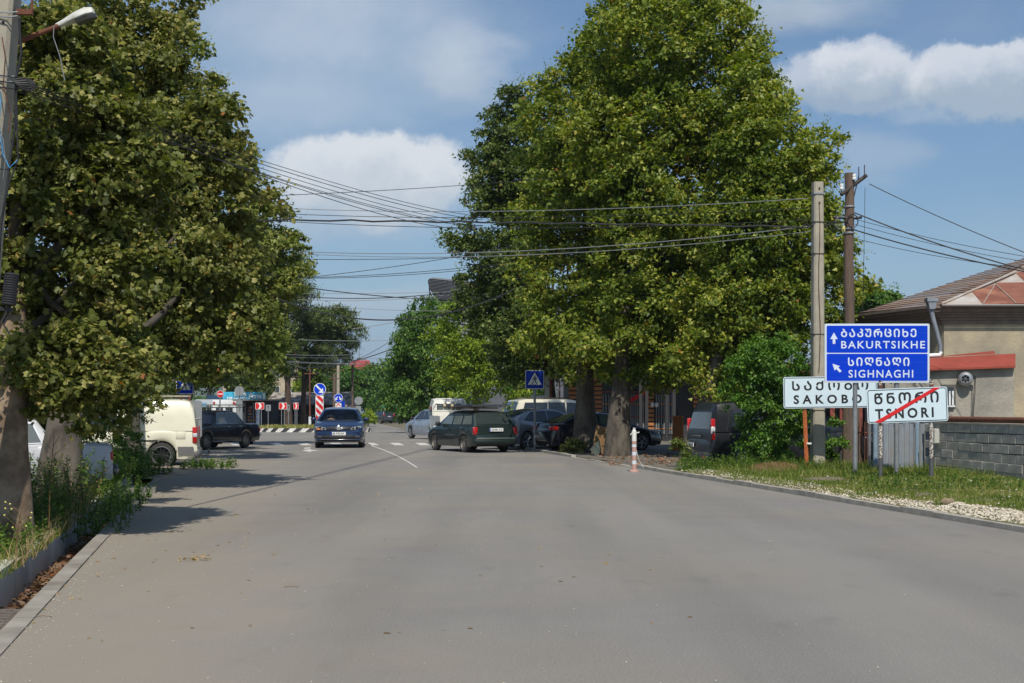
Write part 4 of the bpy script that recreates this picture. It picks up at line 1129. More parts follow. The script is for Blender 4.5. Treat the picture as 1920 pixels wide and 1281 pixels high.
car('off_road_car', 'off-white off-road car parked behind the silver and black cars', 'car', 1052, 56.5, -70, paj, 1.0)
# silver hatchback
sh = paint('paint_lightblue_silver', (0.38, 0.43, 0.50), metal=.4)
focus = dict(L=4.15, W=1.70, H=1.46, paint=sh, R=.31, wheels=(.85, 3.46), sill=.20, roofw=.72, tail=(.12, .5),
             top=[(0, .55), (.05, .7), (.6, .84), (1.1, .95), (2.4, .95), (4.0, .99), (4.12, .92), (4.15, .6)],
             cab=[(.95, .92), (1.75, 1.38), (2.25, 1.46), (3.2, 1.44), (3.75, 1.36), (4.08, .98)], ws=(0, 1), rw=(4, 5),
             side_windows=[[(1.42, 1.0), (1.9, 1.35), (2.3, 1.38), (2.33, 1.0)], [(2.42, 1.0), (2.42, 1.38), (3.0, 1.36), (3.35, 1.02)]], gaps=(1.4, 2.38, 3.1),
             bits=[('tail_light', red, .70, 3.96, 1.20, .16, .22, .34, True), ('reflector', red, .6, 4.17, .42, .2, .03, .07, True), std_mirror(1.4, 1.02, blk, 1.70)])
car('hatchback_car', 'light silver hatchback with tall red tail lights, left of the white pickup', 'car', 816, 66, 24, focus, 1.0)

# white small truck seen from behind: cab, guard frame, drop-side bed
def pickup():
    Y = 63.0; X = (845 - 960) / FL * Y
    wp = paint('paint_white_truck', (0.74, 0.73, 0.66), metal=0, rough=.4, coat=.3)
    t = thing('pickup_truck', 'white flatbed pickup seen from behind, beyond the green estate', 'pickup truck', (X, Y, gz(Y)), -math.atan2(X, Y) + math.radians(8))
    t.scale = (1.0,) * 3
    b = MB(); prof = [(.55, .5), (.56, 1.45), (.62, 1.80), (.82, 1.93), (1.7, 1.95), (2.15, 1.75), (2.5, 1.10), (2.56, .5)]
    n = len(prof); rows = []
    for w in (-.79, -.74, .74, .79):
        k = .97 if abs(w) > .78 else 1.0
        rows += [(w * (1 if z < 1.2 else .96 if z < 1.6 else .9), yy * 1.0 if abs(w) < .78 else 1.5 + (yy - 1.5) * .96, z * (1 if abs(w) < .78 or z < 1 else .985)) for yy, z in prof]
    fs = [tuple(range(n))[::-1], tuple(range(3 * n, 4 * n))]
    for a in range(3):
        for k in range(n): fs.append((a * n + k, a * n + (k + 1) % n, (a + 1) * n + (k + 1) % n, (a + 1) * n + k))
    MB().add(rows, fs).build('cab', wp, t, smooth=45)
    MB().bbox((0, .54, 1.52), (1.16, .02, .36), .01).build('window_trim', blk, t)
    MB().bbox((0, .52, 1.52), (1.08, .02, .30), .01).build('rear_window', M['glass_light'], t)
    for sx in (-1, 1): MB().box((sx * .775, 1.5, 1.35), (.02, .8, .42)).build('side_window', M['glass'], t)
    MB().box((0, -1.15, .72), (1.72, 3.1, .10)).build('bed_floor', wp, t)
    for sx in (-1, 1): MB().box((sx * .85, -1.15, .96), (.035, 3.1, .38)).build('side_board', wp, t)
    tb = MB().box((0, -2.70, .96), (1.72, .035, .38)).build('tailboard', wp, t)
    for i in range(13): MB().box((-.78 + i * .13, -2.722, .96), (.03, .012, .33)).build('rib', wp, tb)
    # guard frame behind the cab
    g = MB()
    g.tube([(-.80, .40, .75), (-.80, .40, 1.62), (-.66, .40, 1.94), (.66, .40, 1.94), (.80, .40, 1.62), (.80, .40, .75)], .03, 6)
    g.build('guard_frame', wp, t, smooth=60)
    for xx in (-.28, .28): MB().tube([(xx, .38, 1.3), (xx, .38, 1.94)], .016, 6).build('guard_bar', wp, t, smooth=60)
    MB().box((0, .38, 1.18), (1.56, .03, .36)).build('guard_panel', wp, t)
    MB().box((0, .36, 1.38), (1.56, .03, .05)).build('guard_rail', wp, t)
    for sx in (-1, 1):
        MB().bbox((sx * .70, -2.73, .66), (.26, .05, .12), .02).build('tail_light', red, t)
        for yy in (1.75, -1.6): add_wheel(t, sx * .72, yy, .31, .19, 'steel', sx)
    MB().box((0, -.4, .5), (.8, 4.2, .2)).build('chassis', blk, t)
    MB().bbox((0, 2.5, .5), (1.5, .15, .25), .04).build('bumper', blk, t)
pickup()

# distant vehicles
wpaint = paint('paint_white', (0.74, 0.74, 0.72), metal=0)
pr = dict(prius); pr['paint'] = wpaint; pr['roof_paint'] = wpaint; pr['bits'] = [('headlight', lens, .68, .2, .72, .3, .4, .14, True), ('lower_grille', blk, 0, .0, .36, 1.1, .05, .16, False), std_mirror(1.45, 1.02, wpaint)]
pr['ws_glass'] = M['glass']
car('saloon_car', 'white car parked nose out beyond the roundabout island', 'car', 583, 137, 148, pr, 1.0)
sv = dict(paj); sv['paint'] = paint('paint_dark_grey', (.03, .033, .035)); sv['H'] = 1.76; sv['bits'] = [('tail_light', red, .80, 4.78, 1.2, .16, .12, .36, True)]; sv['plates'] = [('rear', 1.0, 'MI-222-IM', 0)]
sv['cab'] = [(a, min(b, 1.76)) for a, b in paj['cab']]
car('off_road_car', 'dark grey off-road car far down the street by the green roofed kiosk', 'car', 716, 192, 26, sv, .98)

def minibus(px, Y, phi, label, stripe=None):
    X = (px - 960) / FL * Y
    t = thing('minibus', label, 'van', (X, Y, gz(Y)), -math.atan2(X, Y) + math.radians(phi))
    b = MB(); prof = [(-2.75, .4), (-2.78, 1.6), (-2.68, 2.45), (-2.4, 2.62), (1.2, 2.66), (1.75, 2.45), (2.3, 1.45), (2.75, 1.2), (2.8, .4)]
    n = len(prof); rows = []
    for w in (-.98, -.90, .90, .98):
        rows += [(w * (1 if z < 1.3 else .95 if z < 2.5 else .86), yy * (1 if abs(w) < .95 else .985), z) for yy, z in prof]
    fs = [tuple(range(n))[::-1], tuple(range(3 * n, 4 * n))]
    for a in range(3):
        for k in range(n): fs.append((a * n + k, a * n + (k + 1) % n, (a + 1) * n + (k + 1) % n, (a + 1) * n + k))
    MB().add(rows, fs).build('body', wpaint, t, smooth=45)
    for sx in (-1, 1):
        for yy in (-1.9, -.8, .3): MB().box((sx * .955, yy, 1.85), (.02, .9, .55)).build('side_window', M['glass'], t)
        for yy in (1.9, -1.8): add_wheel(t, sx * .88, yy, .34, .2, 'steel', sx)
        MB().bbox((sx * .86, -2.74, 2.35), (.16, .06, .22), .02).build('tail_light', red, t)
        MB().box((sx * .42, -2.79, 1.75), (.62, .02, .55)).build('rear_window', M['glass'], t)
    MB().box((0, 2.02, 1.95), (1.5, .03, .95), rx=.5).build('windscreen', M['glass'], t)
    if stripe:
        for sx in (-1, 1): MB().box((sx * .972, -.6, 2.2), (.02, 1.6, .32)).build('stripe', stripe, t)
minibus(396, 112, 22, 'white high-roofed minibus parked just behind the old black saloon', mat('stripe_blue', (.25, .50, .70), .4))
minibus(436, 124, -12, 'silver white minibus parked left of the drive-in kiosk')

# tail of a white saloon behind the left trunks, and a pale blue lorry beyond
wold = paint('paint_old_white', (0.50, 0.51, 0.54), metal=0, rough=.45, coat=.2)
ws_ = dict(lada); ws_['paint'] = wold; ws_['bits'] = [('bumper', mat('plastic_grey', (.13, .13, .13), .6), 0, 4.15, .44, 1.58, .12, .12, False), ('tail_light', red, .60, 4.08, .70, .36, .05, .14, True)]
ws_['ws_glass'] = M['glass']
car('saloon_car', 'white saloon with its tail sticking out behind the left plane trunks', 'car', -14, 23.8, 86, ws_, 1.0)
def lorry():
    Y = 40.0; X = (28 - 960) / FL * Y
    m = mat('paint_pale_blue', (.32, .52, .60), .5)
    t = thing('lorry', 'pale blue lorry cab glimpsed between the two left trunks', 'lorry', (X, Y, 0), .35)
    b = MB(); prof = [(-1.0, .6), (-1.0, 2.2), (.55, 2.25), (.9, 1.3), (1.0, .6)]
    MB().prism(prof, -1.05, 1.05, 'x').build('cab', m, t)
    MB().prism([(-.6, 1.35), (-.6, 2.0), (.45, 2.0), (.72, 1.35)], 1.052, 1.07, 'x').build('side_window', M['glass'], t)
    MB().box((0, .76, 1.75), (1.9, .04, .8), rx=.36).build('windscreen', M['glass'], t)
    for sx in (-1, 1): add_wheel(t, sx * .9, .3, .45, .25, 'steel', sx)
    MB().box((0, -3.2, 1.15), (2.2, 4.2, .7)).build('load_bed', m, t)
    for sx in (-1, 1): add_wheel(t, sx * .9, -3.9, .45, .25, 'steel', sx)
lorry()
# ------------------------------------------------------------------ signs at the right
def rrect(w, h, r, n=4):
    out = []
    for cx, cz, a0 in ((w / 2 - r, h / 2 - r, 0), (-w / 2 + r, h / 2 - r, 90), (-w / 2 + r, -h / 2 + r, 180), (w / 2 - r, -h / 2 + r, 270)):
        for k in range(n + 1):
            t = math.radians(a0 + 90 * k / n); out.append((cx + r * math.cos(t), cz + r * math.sin(t)))
    return out


def border(mb, w, h, r, t, y0, y1):
    a, b = rrect(w, h, r), rrect(w - 2 * t, h - 2 * t, max(r - t, .004)); n = len(a)
    vs = [(x, y0, z) for x, z in a] + [(x, y0, z) for x, z in b] + [(x, y1, z) for x, z in a] + [(x, y1, z) for x, z in b]
    for i in range(n):
        j = (i + 1) % n
    fs = []
    for i in range(n):
        j = (i + 1) % n
        fs += [(i, j, n + j, n + i), (2 * n + i, 3 * n + i, 3 * n + j, 2 * n + j), (i, 2 * n + i, 2 * n + j, j), (n + i, n + j, 3 * n + j, 3 * n + i)]
    mb.add(vs, fs)


LB = 0.006
def poly(mb, pts, y): mb.add([(x, y, z) for x, z in pts], [tuple(range(len(pts)))])


# blue direction sign
def blue_sign():
    Y = 27.6; s = Y / FL; W, H = 197 * s, 111 * s
    c = P(1644.5, 662.5, Y)
    t = thing('direction_sign', 'large blue direction sign with two destinations on a grey post', 'road sign', (c.x, Y, verge_z(c.x, Y)), 0)
    cz = c.z - verge_z(c.x, Y)
    MB().prism([(x, z + cz) for x, z in rrect(W, H, .03)], 0, .03, 'y').build('frame', mat('sign_rim', (.55, .62, .66), .4), t)
    MB().prism([(x, z + cz) for x, z in rrect(W - .05, H - .05, .03)], -.004, 0, 'y').build('white_ground', M['sign_letter'], t)
    iw, ih = W - .085, (H - .085 - .022) / 2
    k = 1 / 718.0 * W  # crop units to metres: the sign spans 387..1105, 97..515
    X_ = lambda u: (u - 746) * k; Z_ = lambda v: cz + (306 - v) * k
    for z0 in (-1, 1):
        b = MB(); b.prism([(x, z + cz + z0 * (ih / 2 + .011)) for x, z in rrect(iw, ih, .02)], -.007, -.003, 'y')
        b.build('panel', M['sign_blue'], t)
    for v in (165, 237, 370, 440, 472):
        MB().box((0, -.0085, Z_(v)), (iw, .002, .003)).build('seam', mat('seam_blue', (.03, .12, .55), .4), t)
    y = -.0095
    for txt, a, b_, v0, v1, bo in (('ᲑᲐᲙᲣᲠᲪᲘᲮᲔ', 500, 1012, 140, 195, .012), ('BAKURTSIKHE', 500, 1073, 222, 274, .012), ('ᲡᲘᲦᲜᲐᲦᲘ', 548, 965, 336, 392, .012), ('SIGHNAGHI', 550, 992, 420, 474, .012)):
        text(txt, (b_ - a) * k, (v1 - v0) * k, M['sign_letter'], t, (X_(a), y, Z_(v1)), bold=bo, spacing=1.22)
    def arrow(pts):
        mb = MB(); poly(mb, [(X_(u), Z_(v)) for u, v in pts], y); mb.build('arrow', M['sign_letter'], t)
    arrow([(450, 165), (477, 210), (460, 208), (460, 242), (442, 242), (442, 208), (425, 210)])
    arrow([(440, 378), (492, 394), (480, 403), (503, 428), (490, 438), (466, 414), (455, 424)])
    for px, yb in ((1605, 27.6), (1683, 27.6)):
        x = (px - 960) / FL * Y - c.x
        MB().tube([(x, .075, -.3), (x, .075, cz + H * .42)], .048 if px < 1650 else .052, 14).build('post', M['steel'], t, smooth=50)
    for u in (-.8, -.2, .3, .8):
        MB().box((u, .035, cz - H / 2 + .06), (.05, .02, .04)).build('clamp', M['steel'], t)
        MB().box((u, .035, cz - H / 2 - .01), (.03, .02, .03)).build('clip', M['steel'], t)
blue_sign()


def place_sign(label, px0, px1, py0, py1, Y, roll, rz, geo, lat, k0, posts, strike=False):
    s = Y / FL; W, H = (px1 - px0) * s, (py1 - py0) * s
    c = P((px0 + px1) / 2, (py0 + py1) / 2, Y); g = verge_z(c.x, Y)
    t = thing('place_name_sign', label, 'road sign', (c.x, Y, g), rz)
    cz = c.z - g
    pl = bpy.data.objects.new('sign_board', MB().prism(rrect(W, H, .05), 0, .02, 'y').build('tmp', M['sign_white']).data)
    bpy.data.objects.remove(bpy.data.objects['tmp'])
    col.objects.link(pl); pl.parent = t; pl.location = (0, 0, cz); pl.rotation_euler = (0, -roll, 0)
    mb = MB(); border(mb, W - .035, H - .035, .04, .013, -.004, -.0005); mb.build('border', M['black'], pl)
    u0, v0, uw = k0[0], k0[1], k0[2]     # crop: left, top, width of the board
    k = W / uw
    X_ = lambda u: -W / 2 + (u - u0) * k; Z_ = lambda v: H / 2 - (v - v0) * k
    for txt, a, b_, va, vb, bo, sp_ in (geo, lat):
        text(txt, (b_ - a) * k, (vb - va) * k, M['black'], pl, (X_(a), -.0035, Z_(vb)), bold=bo, spacing=sp_)
    if strike:
        mb = MB(); pts = [(X_(u), Z_(v)) for u, v in strike]; mb.prism(pts, -.008, -.005, 'y'); mb.build('strike_bar', M['sign_red'], pl)
    for px, r, mm, zt, lean in posts:
        x = (px - (px0 + px1) / 2) * s
        if mm == 'peel':
            MB().tube([(x, .06, .42), (x, .06, zt)], r, 12).build('post', M['peeling'], t, smooth=50)
            MB().tube([(x, .06, -.2), (x, .06, .42)], r * 1.12, 12).build('post_foot', mat('grey_foot', (.05, .055, .065), .7, c2=(.09, .09, .095), scale=10), t, smooth=50)
            MB().box((x, .03, zt - .12), (.07, .04, .05)).build('clamp', M['rust'], t)
        else:
            MB().tube([(x + lean, .06, -.2), (x, .06, zt)], r, 4).build('post', mm, t)
    return t


place_sign('white town-name sign crossed out by a diagonal red bar on two peeling posts', 1627.5, 1775, 727.5, 792, 26.3, math.radians(2.1), math.radians(-6),
           ('ᲬᲜᲝᲠᲘ', 735, 1168, 566, 640, .010, 1.3), ('TSNORI', 735, 1132, 674, 745, .03, 1.45), (682, 535, 547),
           [(1653, .036, 'peel', 1.95, 0), (1746, .040, 'peel', 1.97, 0)], strike=[(726, 766), (1138, 540), (1184, 540), (770, 772)])
place_sign('white town-name sign standing partly hidden behind the blue direction sign', 1469, 1645, 706, 765, 30.6, math.radians(.8), 0,
           ('ᲡᲐᲥᲝᲑᲝ', 165, 690, 490, 553, .010, 1.4), ('SAKOBO', 172, 645, 586, 648, .028, 1.6), (103, 460, 650),
           [(1508, .045, M['rust_orange'], 1.9, .08), (1632, .03, M['steel'], 1.9, 0)])
MB().tube([(6.88, 30.62, .74), (6.95, 30.60, .80), (7.0, 30.6, .70), (6.97, 30.62, .45)], .012, 5)
tie = tag(MB().lathe([(.062, 0), (.066, .02), (.062, .04)], 12, c=(6.825, 30.66, .70), cap=True).build('cloth_tie', M['white']), 'white cord tied around the orange sign post', 'cord')

# concrete pole and wooden pole
def conc_pole(name, label, x, y, z0, z1, w0, w1, lean=(0, 0), m=None, rz=0.3):
    t = thing(name, label, 'utility pole', (x, y, z0), rz)
    H = z1 - z0; b = MB()
    for k in range(2):
        pass
    lx, ly = lean; a, c_ = w0 / 2, w1 / 2; e = .035
    def ring(h, z, ox, oy): return [(ox - h, oy - h + e, z), (ox - h, oy + h - e, z), (ox - h + e, oy + h, z), (ox + h - e, oy + h, z), (ox + h, oy + h - e, z), (ox + h, oy - h + e, z), (ox + h - e, oy - h, z), (ox - h + e, oy - h, z)]
    n = 12; vs = []
    for i in range(n + 1):
        u = i / n; vs += ring(a + (c_ - a) * u, -.4 + (H + .4) * u, lx * u, ly * u)
    fs = [tuple(range(8)), tuple(range(n * 8, n * 8 + 8))] + [(i * 8 + k, i * 8 + (k + 1) % 8, (i + 1) * 8 + (k + 1) % 8, (i + 1) * 8 + k) for i in range(n) for k in range(8)]
    b.add(vs, fs); b.build('pole', m or M['concrete'], t)
    return t, H
g = P(1533, 890, 31.6)
cp, cH = conc_pole('utility_pole', 'pale square concrete pole behind the signs, left of the wooden pole', g.x, 31.6, 0.08, P(0, 342, 31.6).z, .30, .235, rz=.12)
for zz in (cH - .28, cH - .95, cH - 1.7, 3.2, 1.4):
    MB().box((0, 0, zz), (.27 + .01 * (4 - zz / 2), .27 + .01 * (4 - zz / 2), .035 if zz > cH - .3 else .012)).build('band', M['steel'] if zz > cH - .3 else M['wire'], cp)
wirep = [(-.01 + .02 * math.sin(i * 1.3), -.16 - .002 * i * 0, cH - .5 - i * .5) for i in range(9)]
MB().tube([(x, -.135 - .005 * i, z) for i, (x, y_, z) in enumerate(wirep)], .008, 4).build('cable', M['rust'], cp)
for zz in (cH - .16, cH - .5): MB().lathe([(.022, -.14), (.022, -.118)], 8, c=(0, 0, zz), axis='y', cap=True).build('bolt_hole', M['black'], cp)
for sx in (-1, 1):
    MB().tube([(sx * .12, -.05, cH - 1.05), (sx * .32, -.1, cH - 1.0), (sx * .42, -.1, cH - 1.08)], .02, 5).build('clamp', M['black'], cp)

g = P(1592, 890, 33.0)
wp_ = thing('utility_pole', 'brown wooden pole with a slanting crossarm, right of the concrete pole', 'utility pole', (g.x, 33.0, .1))
wH = P(0, 325, 33.0).z
pts = [(.012 * math.sin(i * 1.1), .01 * math.cos(i * 1.7), -.4 + (wH + .3) * i / 14) for i in range(15)]
MB().tube(pts, [.145 - .032 * i / 14 + .004 * math.sin(i * 2.3) for i in range(15)], 16).build('pole', M['wood_pole'], wp_, smooth=50)
MB().tube([(-.12, -.16, -.3), (-.11, -.15, 1.55)], [.10, .09], 12).build('splice_post', mat('wood_splice', (.13, .095, .06), .9, c2=(.07, .05, .035), scale=5, stretch=(8, 8, .6), bump=.01), wp_, smooth=50)
MB().tube([(.22, .05, -.3), (.20, .05, 1.45)], [.08, .075], 10).build('stub_post', M['wood_pole'], wp_, smooth=50)
MB().tube([(-.24, -.18, wH - .66), (.45, .10, wH - .14)], .052, 6).build('crossarm', mat('arm_wood', (.05, .04, .035), .9), wp_)
MB().tube([(.02, -.06, wH - 1.05), (.25, .02, wH - .15)], .014, 6).build('brace', blk, wp_)
for x, z in ((-.21, wH - .50), (.10, wH - .26)):
    o = MB().tube([(x, -.1, z - .14), (x, -.1, z)], .012, 6).build('pin', blk, wp_)
    MB().lathe([(.05, 0), (.056, .04), (.035, .06), (.05, .09), (.04, .14), (.005, .15)], 14, c=(x, -.1, z - .02)).build('insulator', M['white'], wp_, smooth=50)
for x, z in ((.24, wH - .02), (.38, wH + .03)): MB().tube([(x, 0, z - .22), (x, 0, z + .08)], .012, 6).build('pin', blk, wp_)
for zz in (wH - .95, wH - 1.5, wH - 1.6): MB().lathe([(.142, 0), (.145, .02), (.142, .04)], 16, c=(0, 0, zz)).build('band', M['steel'], wp_, smooth=50)
MB().tube([(.05 + .13 * math.cos(a), -.16, wH - 1.3 + .16 * math.sin(a)) for a in np.linspace(0, 6.28, 16)], .014, 5).build('cable_loop', blk, wp_)
MB().tube([(-.25 + .13 * math.cos(a), -.16, wH - 1.35 + .15 * math.sin(a)) for a in np.linspace(2, 5.5, 12)], .010, 5).build('cable_loop', M['wire_grey'], wp_)
MB().bbox((-.18, -.17, wH - 1.5), (.08, .05, .16), .015).build('tag_plate', mat('tag_yellow', (.55, .50, .18), .6), wp_)
MB().tube([(-.4, -.05, wH - 1.2), (.1, -.05, wH - 1.22), (.3, -.05, wH - 1.2)], .035, 6).build('clamp', blk, wp_)

# left streetlight pole in front of the leaves
lp, lH = conc_pole('street_lamp', 'leaning concrete lamp post with cables, at the left edge', P(-82, 1040, 14).x, 14.0, 0.0, P(0, -60, 14).z, .32, .28, lean=(.53, 0), rz=0)
hm = mat('lamp_housing', (.56, .56, .52), .5, c2=(.42, .42, .38), scale=14)
def rel(px, py, Y=14.0): q = P(px, py, Y); return Vector((q.x - lp.location.x, Y - 14.0, q.z))
MB().tube([rel(22, 85, 14.15), rel(60, 68, 14.15), rel(112, 48, 14.2)], .028, 8).build('arm', M['rust'], lp, smooth=50)
a, b_ = rel(106, 50, 14.2), rel(181, 27, 14.25)
dv = (b_ - a); ang = math.atan2(dv.z, dv.x)
q = lambda u, v, w: a + Vector((u * math.cos(ang) - w * math.sin(ang), v, u * math.sin(ang) + w * math.cos(ang)))
L_ = dv.length
prof = [(0, .02, .035), (.10, .05, .05), (.22, .075, .08), (L_ * .8, .085, .095), (L_ * .97, .06, .07), (L_, .02, .03)]
mb = MB(); nn = 12
for u, hw, hh in prof:
    for k in range(nn):
        t = 2 * math.pi * k / nn; vv = q(u, hw * math.cos(t), max(-.012, hh * math.sin(t))); mb.v.append(tuple(vv))
for i in range(len(prof) - 1):
    for k in range(nn): mb.f.append((i * nn + k, i * nn + (k + 1) % nn, (i + 1) * nn + (k + 1) % nn, (i + 1) * nn + k)); mb.mi.append(0)
mb.add([tuple(q(L_, .01 * math.cos(t), .01 * math.sin(t))) for t in (0, 2, 4)], [(0, 1, 2)])
lampo = mb.build('lamp_housing', hm, lp, smooth=50)
mb = MB(); pts = []
for u, hw, hh in prof[2:]:
    pts.append((u, hw * .92))
vs = [q(u, -w, -.014) for u, w in pts] + [q(u, w, -.014) for u, w in pts[::-1]]
vs2 = [q(u, -w * .8, -.055) for u, w in pts] + [q(u, w * .8, -.055) for u, w in pts[::-1]]
n = len(vs); mb.add(vs + vs2, [tuple(range(n)), tuple(range(n, 2 * n))] + [(i, (i + 1) % n, n + (i + 1) % n, n + i) for i in range(n)])
mb.build('lamp_cover', mat('lamp_cover', (.045, .045, .045), .3), lampo)
MB().tube([rel(101, 48, 14.12), rel(100, 70, 14.12), rel(112, 105, 14.12), rel(121, 150, 14.12)], .005, 4).build('loose_wire', M['wire_grey'], lp)
MB().box(tuple(rel(46, 23, 13.95)), (.17, .05, .055)).build('bracket', M['rust'], lp)
MB().tube([rel(60, 30, 13.95), rel(60, -40, 13.95)], .012, 6).build('bracket_rod', M['rust'], lp)
# cables down the pole, splice box
MB().tube([rel(36, 35, 13.8), rel(40, 100, 13.8), rel(30, 150, 13.78), rel(28, 240, 13.8), rel(20, 290, 13.78), rel(12, 360, 13.8), rel(2, 420, 13.8), rel(-4, 520, 13.8)], .014, 6).build('cable', M['wire'], lp, smooth=60)
MB().tube([rel(30, 150, 13.76), rel(34, 300, 13.78), rel(18, 340, 13.76), rel(0, 420, 13.8)], .010, 6).build('cable', M['wire'], lp, smooth=60)
MB().tube([rel(4, 70, 13.8), rel(10, 110, 13.8), rel(6, 160, 13.8), rel(20, 215, 13.8), rel(16, 250, 13.8)], .006, 5).build('cable', M['rust'], lp)
MB().tube([rel(-4, 150, 13.78), rel(2, 190, 13.78), rel(-2, 230, 13.78), rel(6, 290, 13.78), rel(18, 315, 13.74), rel(33, 300, 13.75)], .006, 5).build('cable', M['wire_blue'], lp)
MB().tube([rel(-4, 245, 13.78), rel(6, 262, 13.76), rel(10, 300, 13.76), rel(6, 335, 13.78)], .004, 5).build('cable', M['wire_grey'], lp)
for py in (22, 30, 143, 152, 316): MB().tube([rel(-12, py, 13.82), rel(15, py + 2, 13.80), rel(34 - py * .05, py, 13.84)], .008, 5).build('band', M['steel'] if py != 316 else M['wire'], lp)
for px, py in ((18, 2), (16, 50)): MB().lathe([(.014, -.155), (.014, -.145)], 8, c=(rel(px, py).x, 0, rel(px, py).z), axis='y', cap=True).build('bolt_hole', blk, lp)
for k in range(6):
    MB().tube([rel(22 + k * 3, 150 + 3 * k, 13.7), rel(46 + 2 * k, 146 + 5 * k, 13.75), rel(66, 155 + 2 * k, 13.8)], .012, 5).build('cable_clamp', M['wire'], lp)
sb = thing('splice_box', 'black ribbed cable splice canister hanging on the lamp post', 'cable box', tuple(P(19, 544, 13.7)))
sb.rotation_euler = (0, math.radians(6), 0)
prof = []
for i in range(13):
    z = -.15 + .30 * i / 12; prof += [(.070, z), (.075, z + .006), (.075, z + .014), (.068, z + .018)]
MB().lathe([(.01, -.165), (.06, -.16)] + prof + [(.05, .175), (.005, .18)], 16).build('canister', mat('splice_black', (.022, .022, .026), .6), sb, smooth=30)
MB().tube([(0, 0, -.16), (-.02, 0, -.26), (-.05, 0, -.34)], .016, 6).build('cable_tail', M['wire'], sb)
MB().tube([(.02, 0, -.16), (.03, 0, -.24), (-.03, 0, -.36), (.04, 0, -.45)], .010, 6).build('cable_tail', M['wire'], sb)
MB().box((-.05, 0, -.20), (.20, .03, .04)).build('bracket', M['black'], sb)


# ------------------------------------------------------------------ wires
def wire(label, a, b, sag, r=.012, m=None, n=26, group='overhead wires crossing the street', twist=0):
    pa, pb = P(*a), P(*b); pts = []
    for i in range(n + 1):
        t = i / n; p = pa.lerp(pb, t); p.z -= 4 * sag * t * (1 - t)
        if twist: p.z += .02 * math.sin(i * 2.4)
        pts.append(p - pa)
    o = MB().tube(pts, r, 5).build('overhead_wire', m or M['wire'], smooth=60, loc=pa)
    tag(o, label, 'wire', group)
for i, (y0, y1, ye, sg) in enumerate(((150, 392, 61, .25), (157, 398, 60, .25), (160, 404, 60, .30), (166, 410, 58, .35), (172, 409, 59, .30), (150, 416, 57, .45))):
    wire(['topmost cable of the sloping bundle from the lamp post to the right planes', 'second cable of the sloping bundle from the lamp post', 'third cable of the sloping bundle from the lamp post',
          'fourth cable of the sloping bundle from the lamp post', 'fifth cable of the sloping bundle from the lamp post', 'lowest cable of the sloping bundle from the lamp post'][i],
         (34, y0, 13.8), (905, y1 + 14, ye), sg, [.0045 + .001 * (i % 2) + .008 * j / 26 for j in range(27)])
for i, (y0) in enumerate((128, 139, 150)):
    wire(['upper of three cables leaving the frame at the lamp post', 'middle of three cables leaving the frame at the lamp post', 'lower of three cables leaving the frame at the lamp post'][i], (-60, y0, 13.2), (34, y0 + 18, 13.8), .01, .006)
cross = [
    ('thick twisted black cable crossing the street at mid height', (420, 412, 34), (1516, 426, 31.6), -.02, .022, 'b', 1, .20),
    ('thin wire from the left trees rising to the right above the thick cable', (480, 368, 40), (1210, 316, 44), .12, .010, 'b', 0, 0),
    ('upper thin grey wire above the twisted cable', (470, 388, 40), (1516, 372, 31.7), .22, .009, 'g', 0, 0),
    ('thin wire just above the twisted cable', (470, 398, 41), (1516, 390, 31.7), .20, .009, 'b', 0, 0),
    ('thin dark wire touching the twisted cable', (480, 412, 38), (1520, 412, 31.6), .22, .009, 'b', 0, 0),
    ('pale wire across the lower crown of the big planes, upper', (560, 472, 40), (1520, 424, 31.5), .28, .011, 'g', 0, 0),
    ('pale wire across the lower crown of the big planes, lower', (560, 476, 40), (1520, 434, 31.5), .30, .009, 'g', 0, 0),
    ('wire below the pale pair, nearly level', (560, 486, 42), (1100, 470, 42), .10, .010, 'b', 0, 0),
    ('single wire climbing right below the level ones', (560, 522, 50), (960, 462, 50), .10, .012, 'b', 0, 0),
    ('upper wire of the pair climbing right towards the curved roof', (560, 521, 55), (980, 490, 50), .12, .012, 'b', 0, 0),
    ('lower wire of the pair climbing right towards the curved roof', (560, 522, 56), (980, 494, 51), .15, .012, 'b', 0, 0),
    ('dark wire falling right from the left tree to the curved roof', (580, 540, 60), (900, 565, 62), .12, .022, 'b', 0, 0),
    ('wire rising to the curved roof, thick', (560, 556, 60), (900, 540, 62), .25, .020, 'b', 0, 0),
    ('faint wire level with the curved roof', (560, 550, 65), (900, 546, 65), .05, .012, 'g', 0, 0),
    ('faint wire below the one reaching the curved roof', (560, 562, 60), (880, 548, 60), .18, .012, 'g', 0, 0),
    ('thick sagging black cable over the pine top', (520, 560, 50), (960, 545, 50), .95, .026, 'b', 0, 0),
    ('thin grey wire between the pine and the green tree', (590, 573, 70), (880, 583, 70), .1, .012, 'g', 0, 0),
    ('wire climbing behind the pine top', (660, 617, 100), (760, 600, 100), .05, .022, 'g', 0, 0),
    ('thin level wire over the far hills', (560, 637, 110), (760, 638, 110), .08, .020, 'g', 0, 0),
    ('black cable holding the far street light', (560, 690, 118), (745, 650, 118), .45, .040, 'b', 0, 0),
    ('thin wire climbing over the far street light', (600, 690, 120), (745, 630, 120), .6, .022, 'b', 0, 0),
    ('first of three level wires before the far hills', (440, 668, 90), (760, 672, 110), .05, .012, 'g', 0, 0),
    ('second of three level wires before the far hills', (440, 676, 90), (760, 684, 110), .08, .012, 'g', 0, 0),
    ('third of three level wires before the far hills', (440, 650, 90), (760, 690, 110), .15, .012, 'b', 0, 0),
    ('wire crossing the dark pine crown, upper', (480, 660, 88), (680, 664, 88), .15, .012, 'g', 0, 0),
    ('wire crossing the dark pine crown, lower', (480, 672, 88), (680, 682, 88), .10, .012, 'g', 0, 0),
    ('pair of far wires left of the pine trunks, falling right', (470, 655, 80), (640, 712, 110), .1, .012, 'g', 0, 0),
]
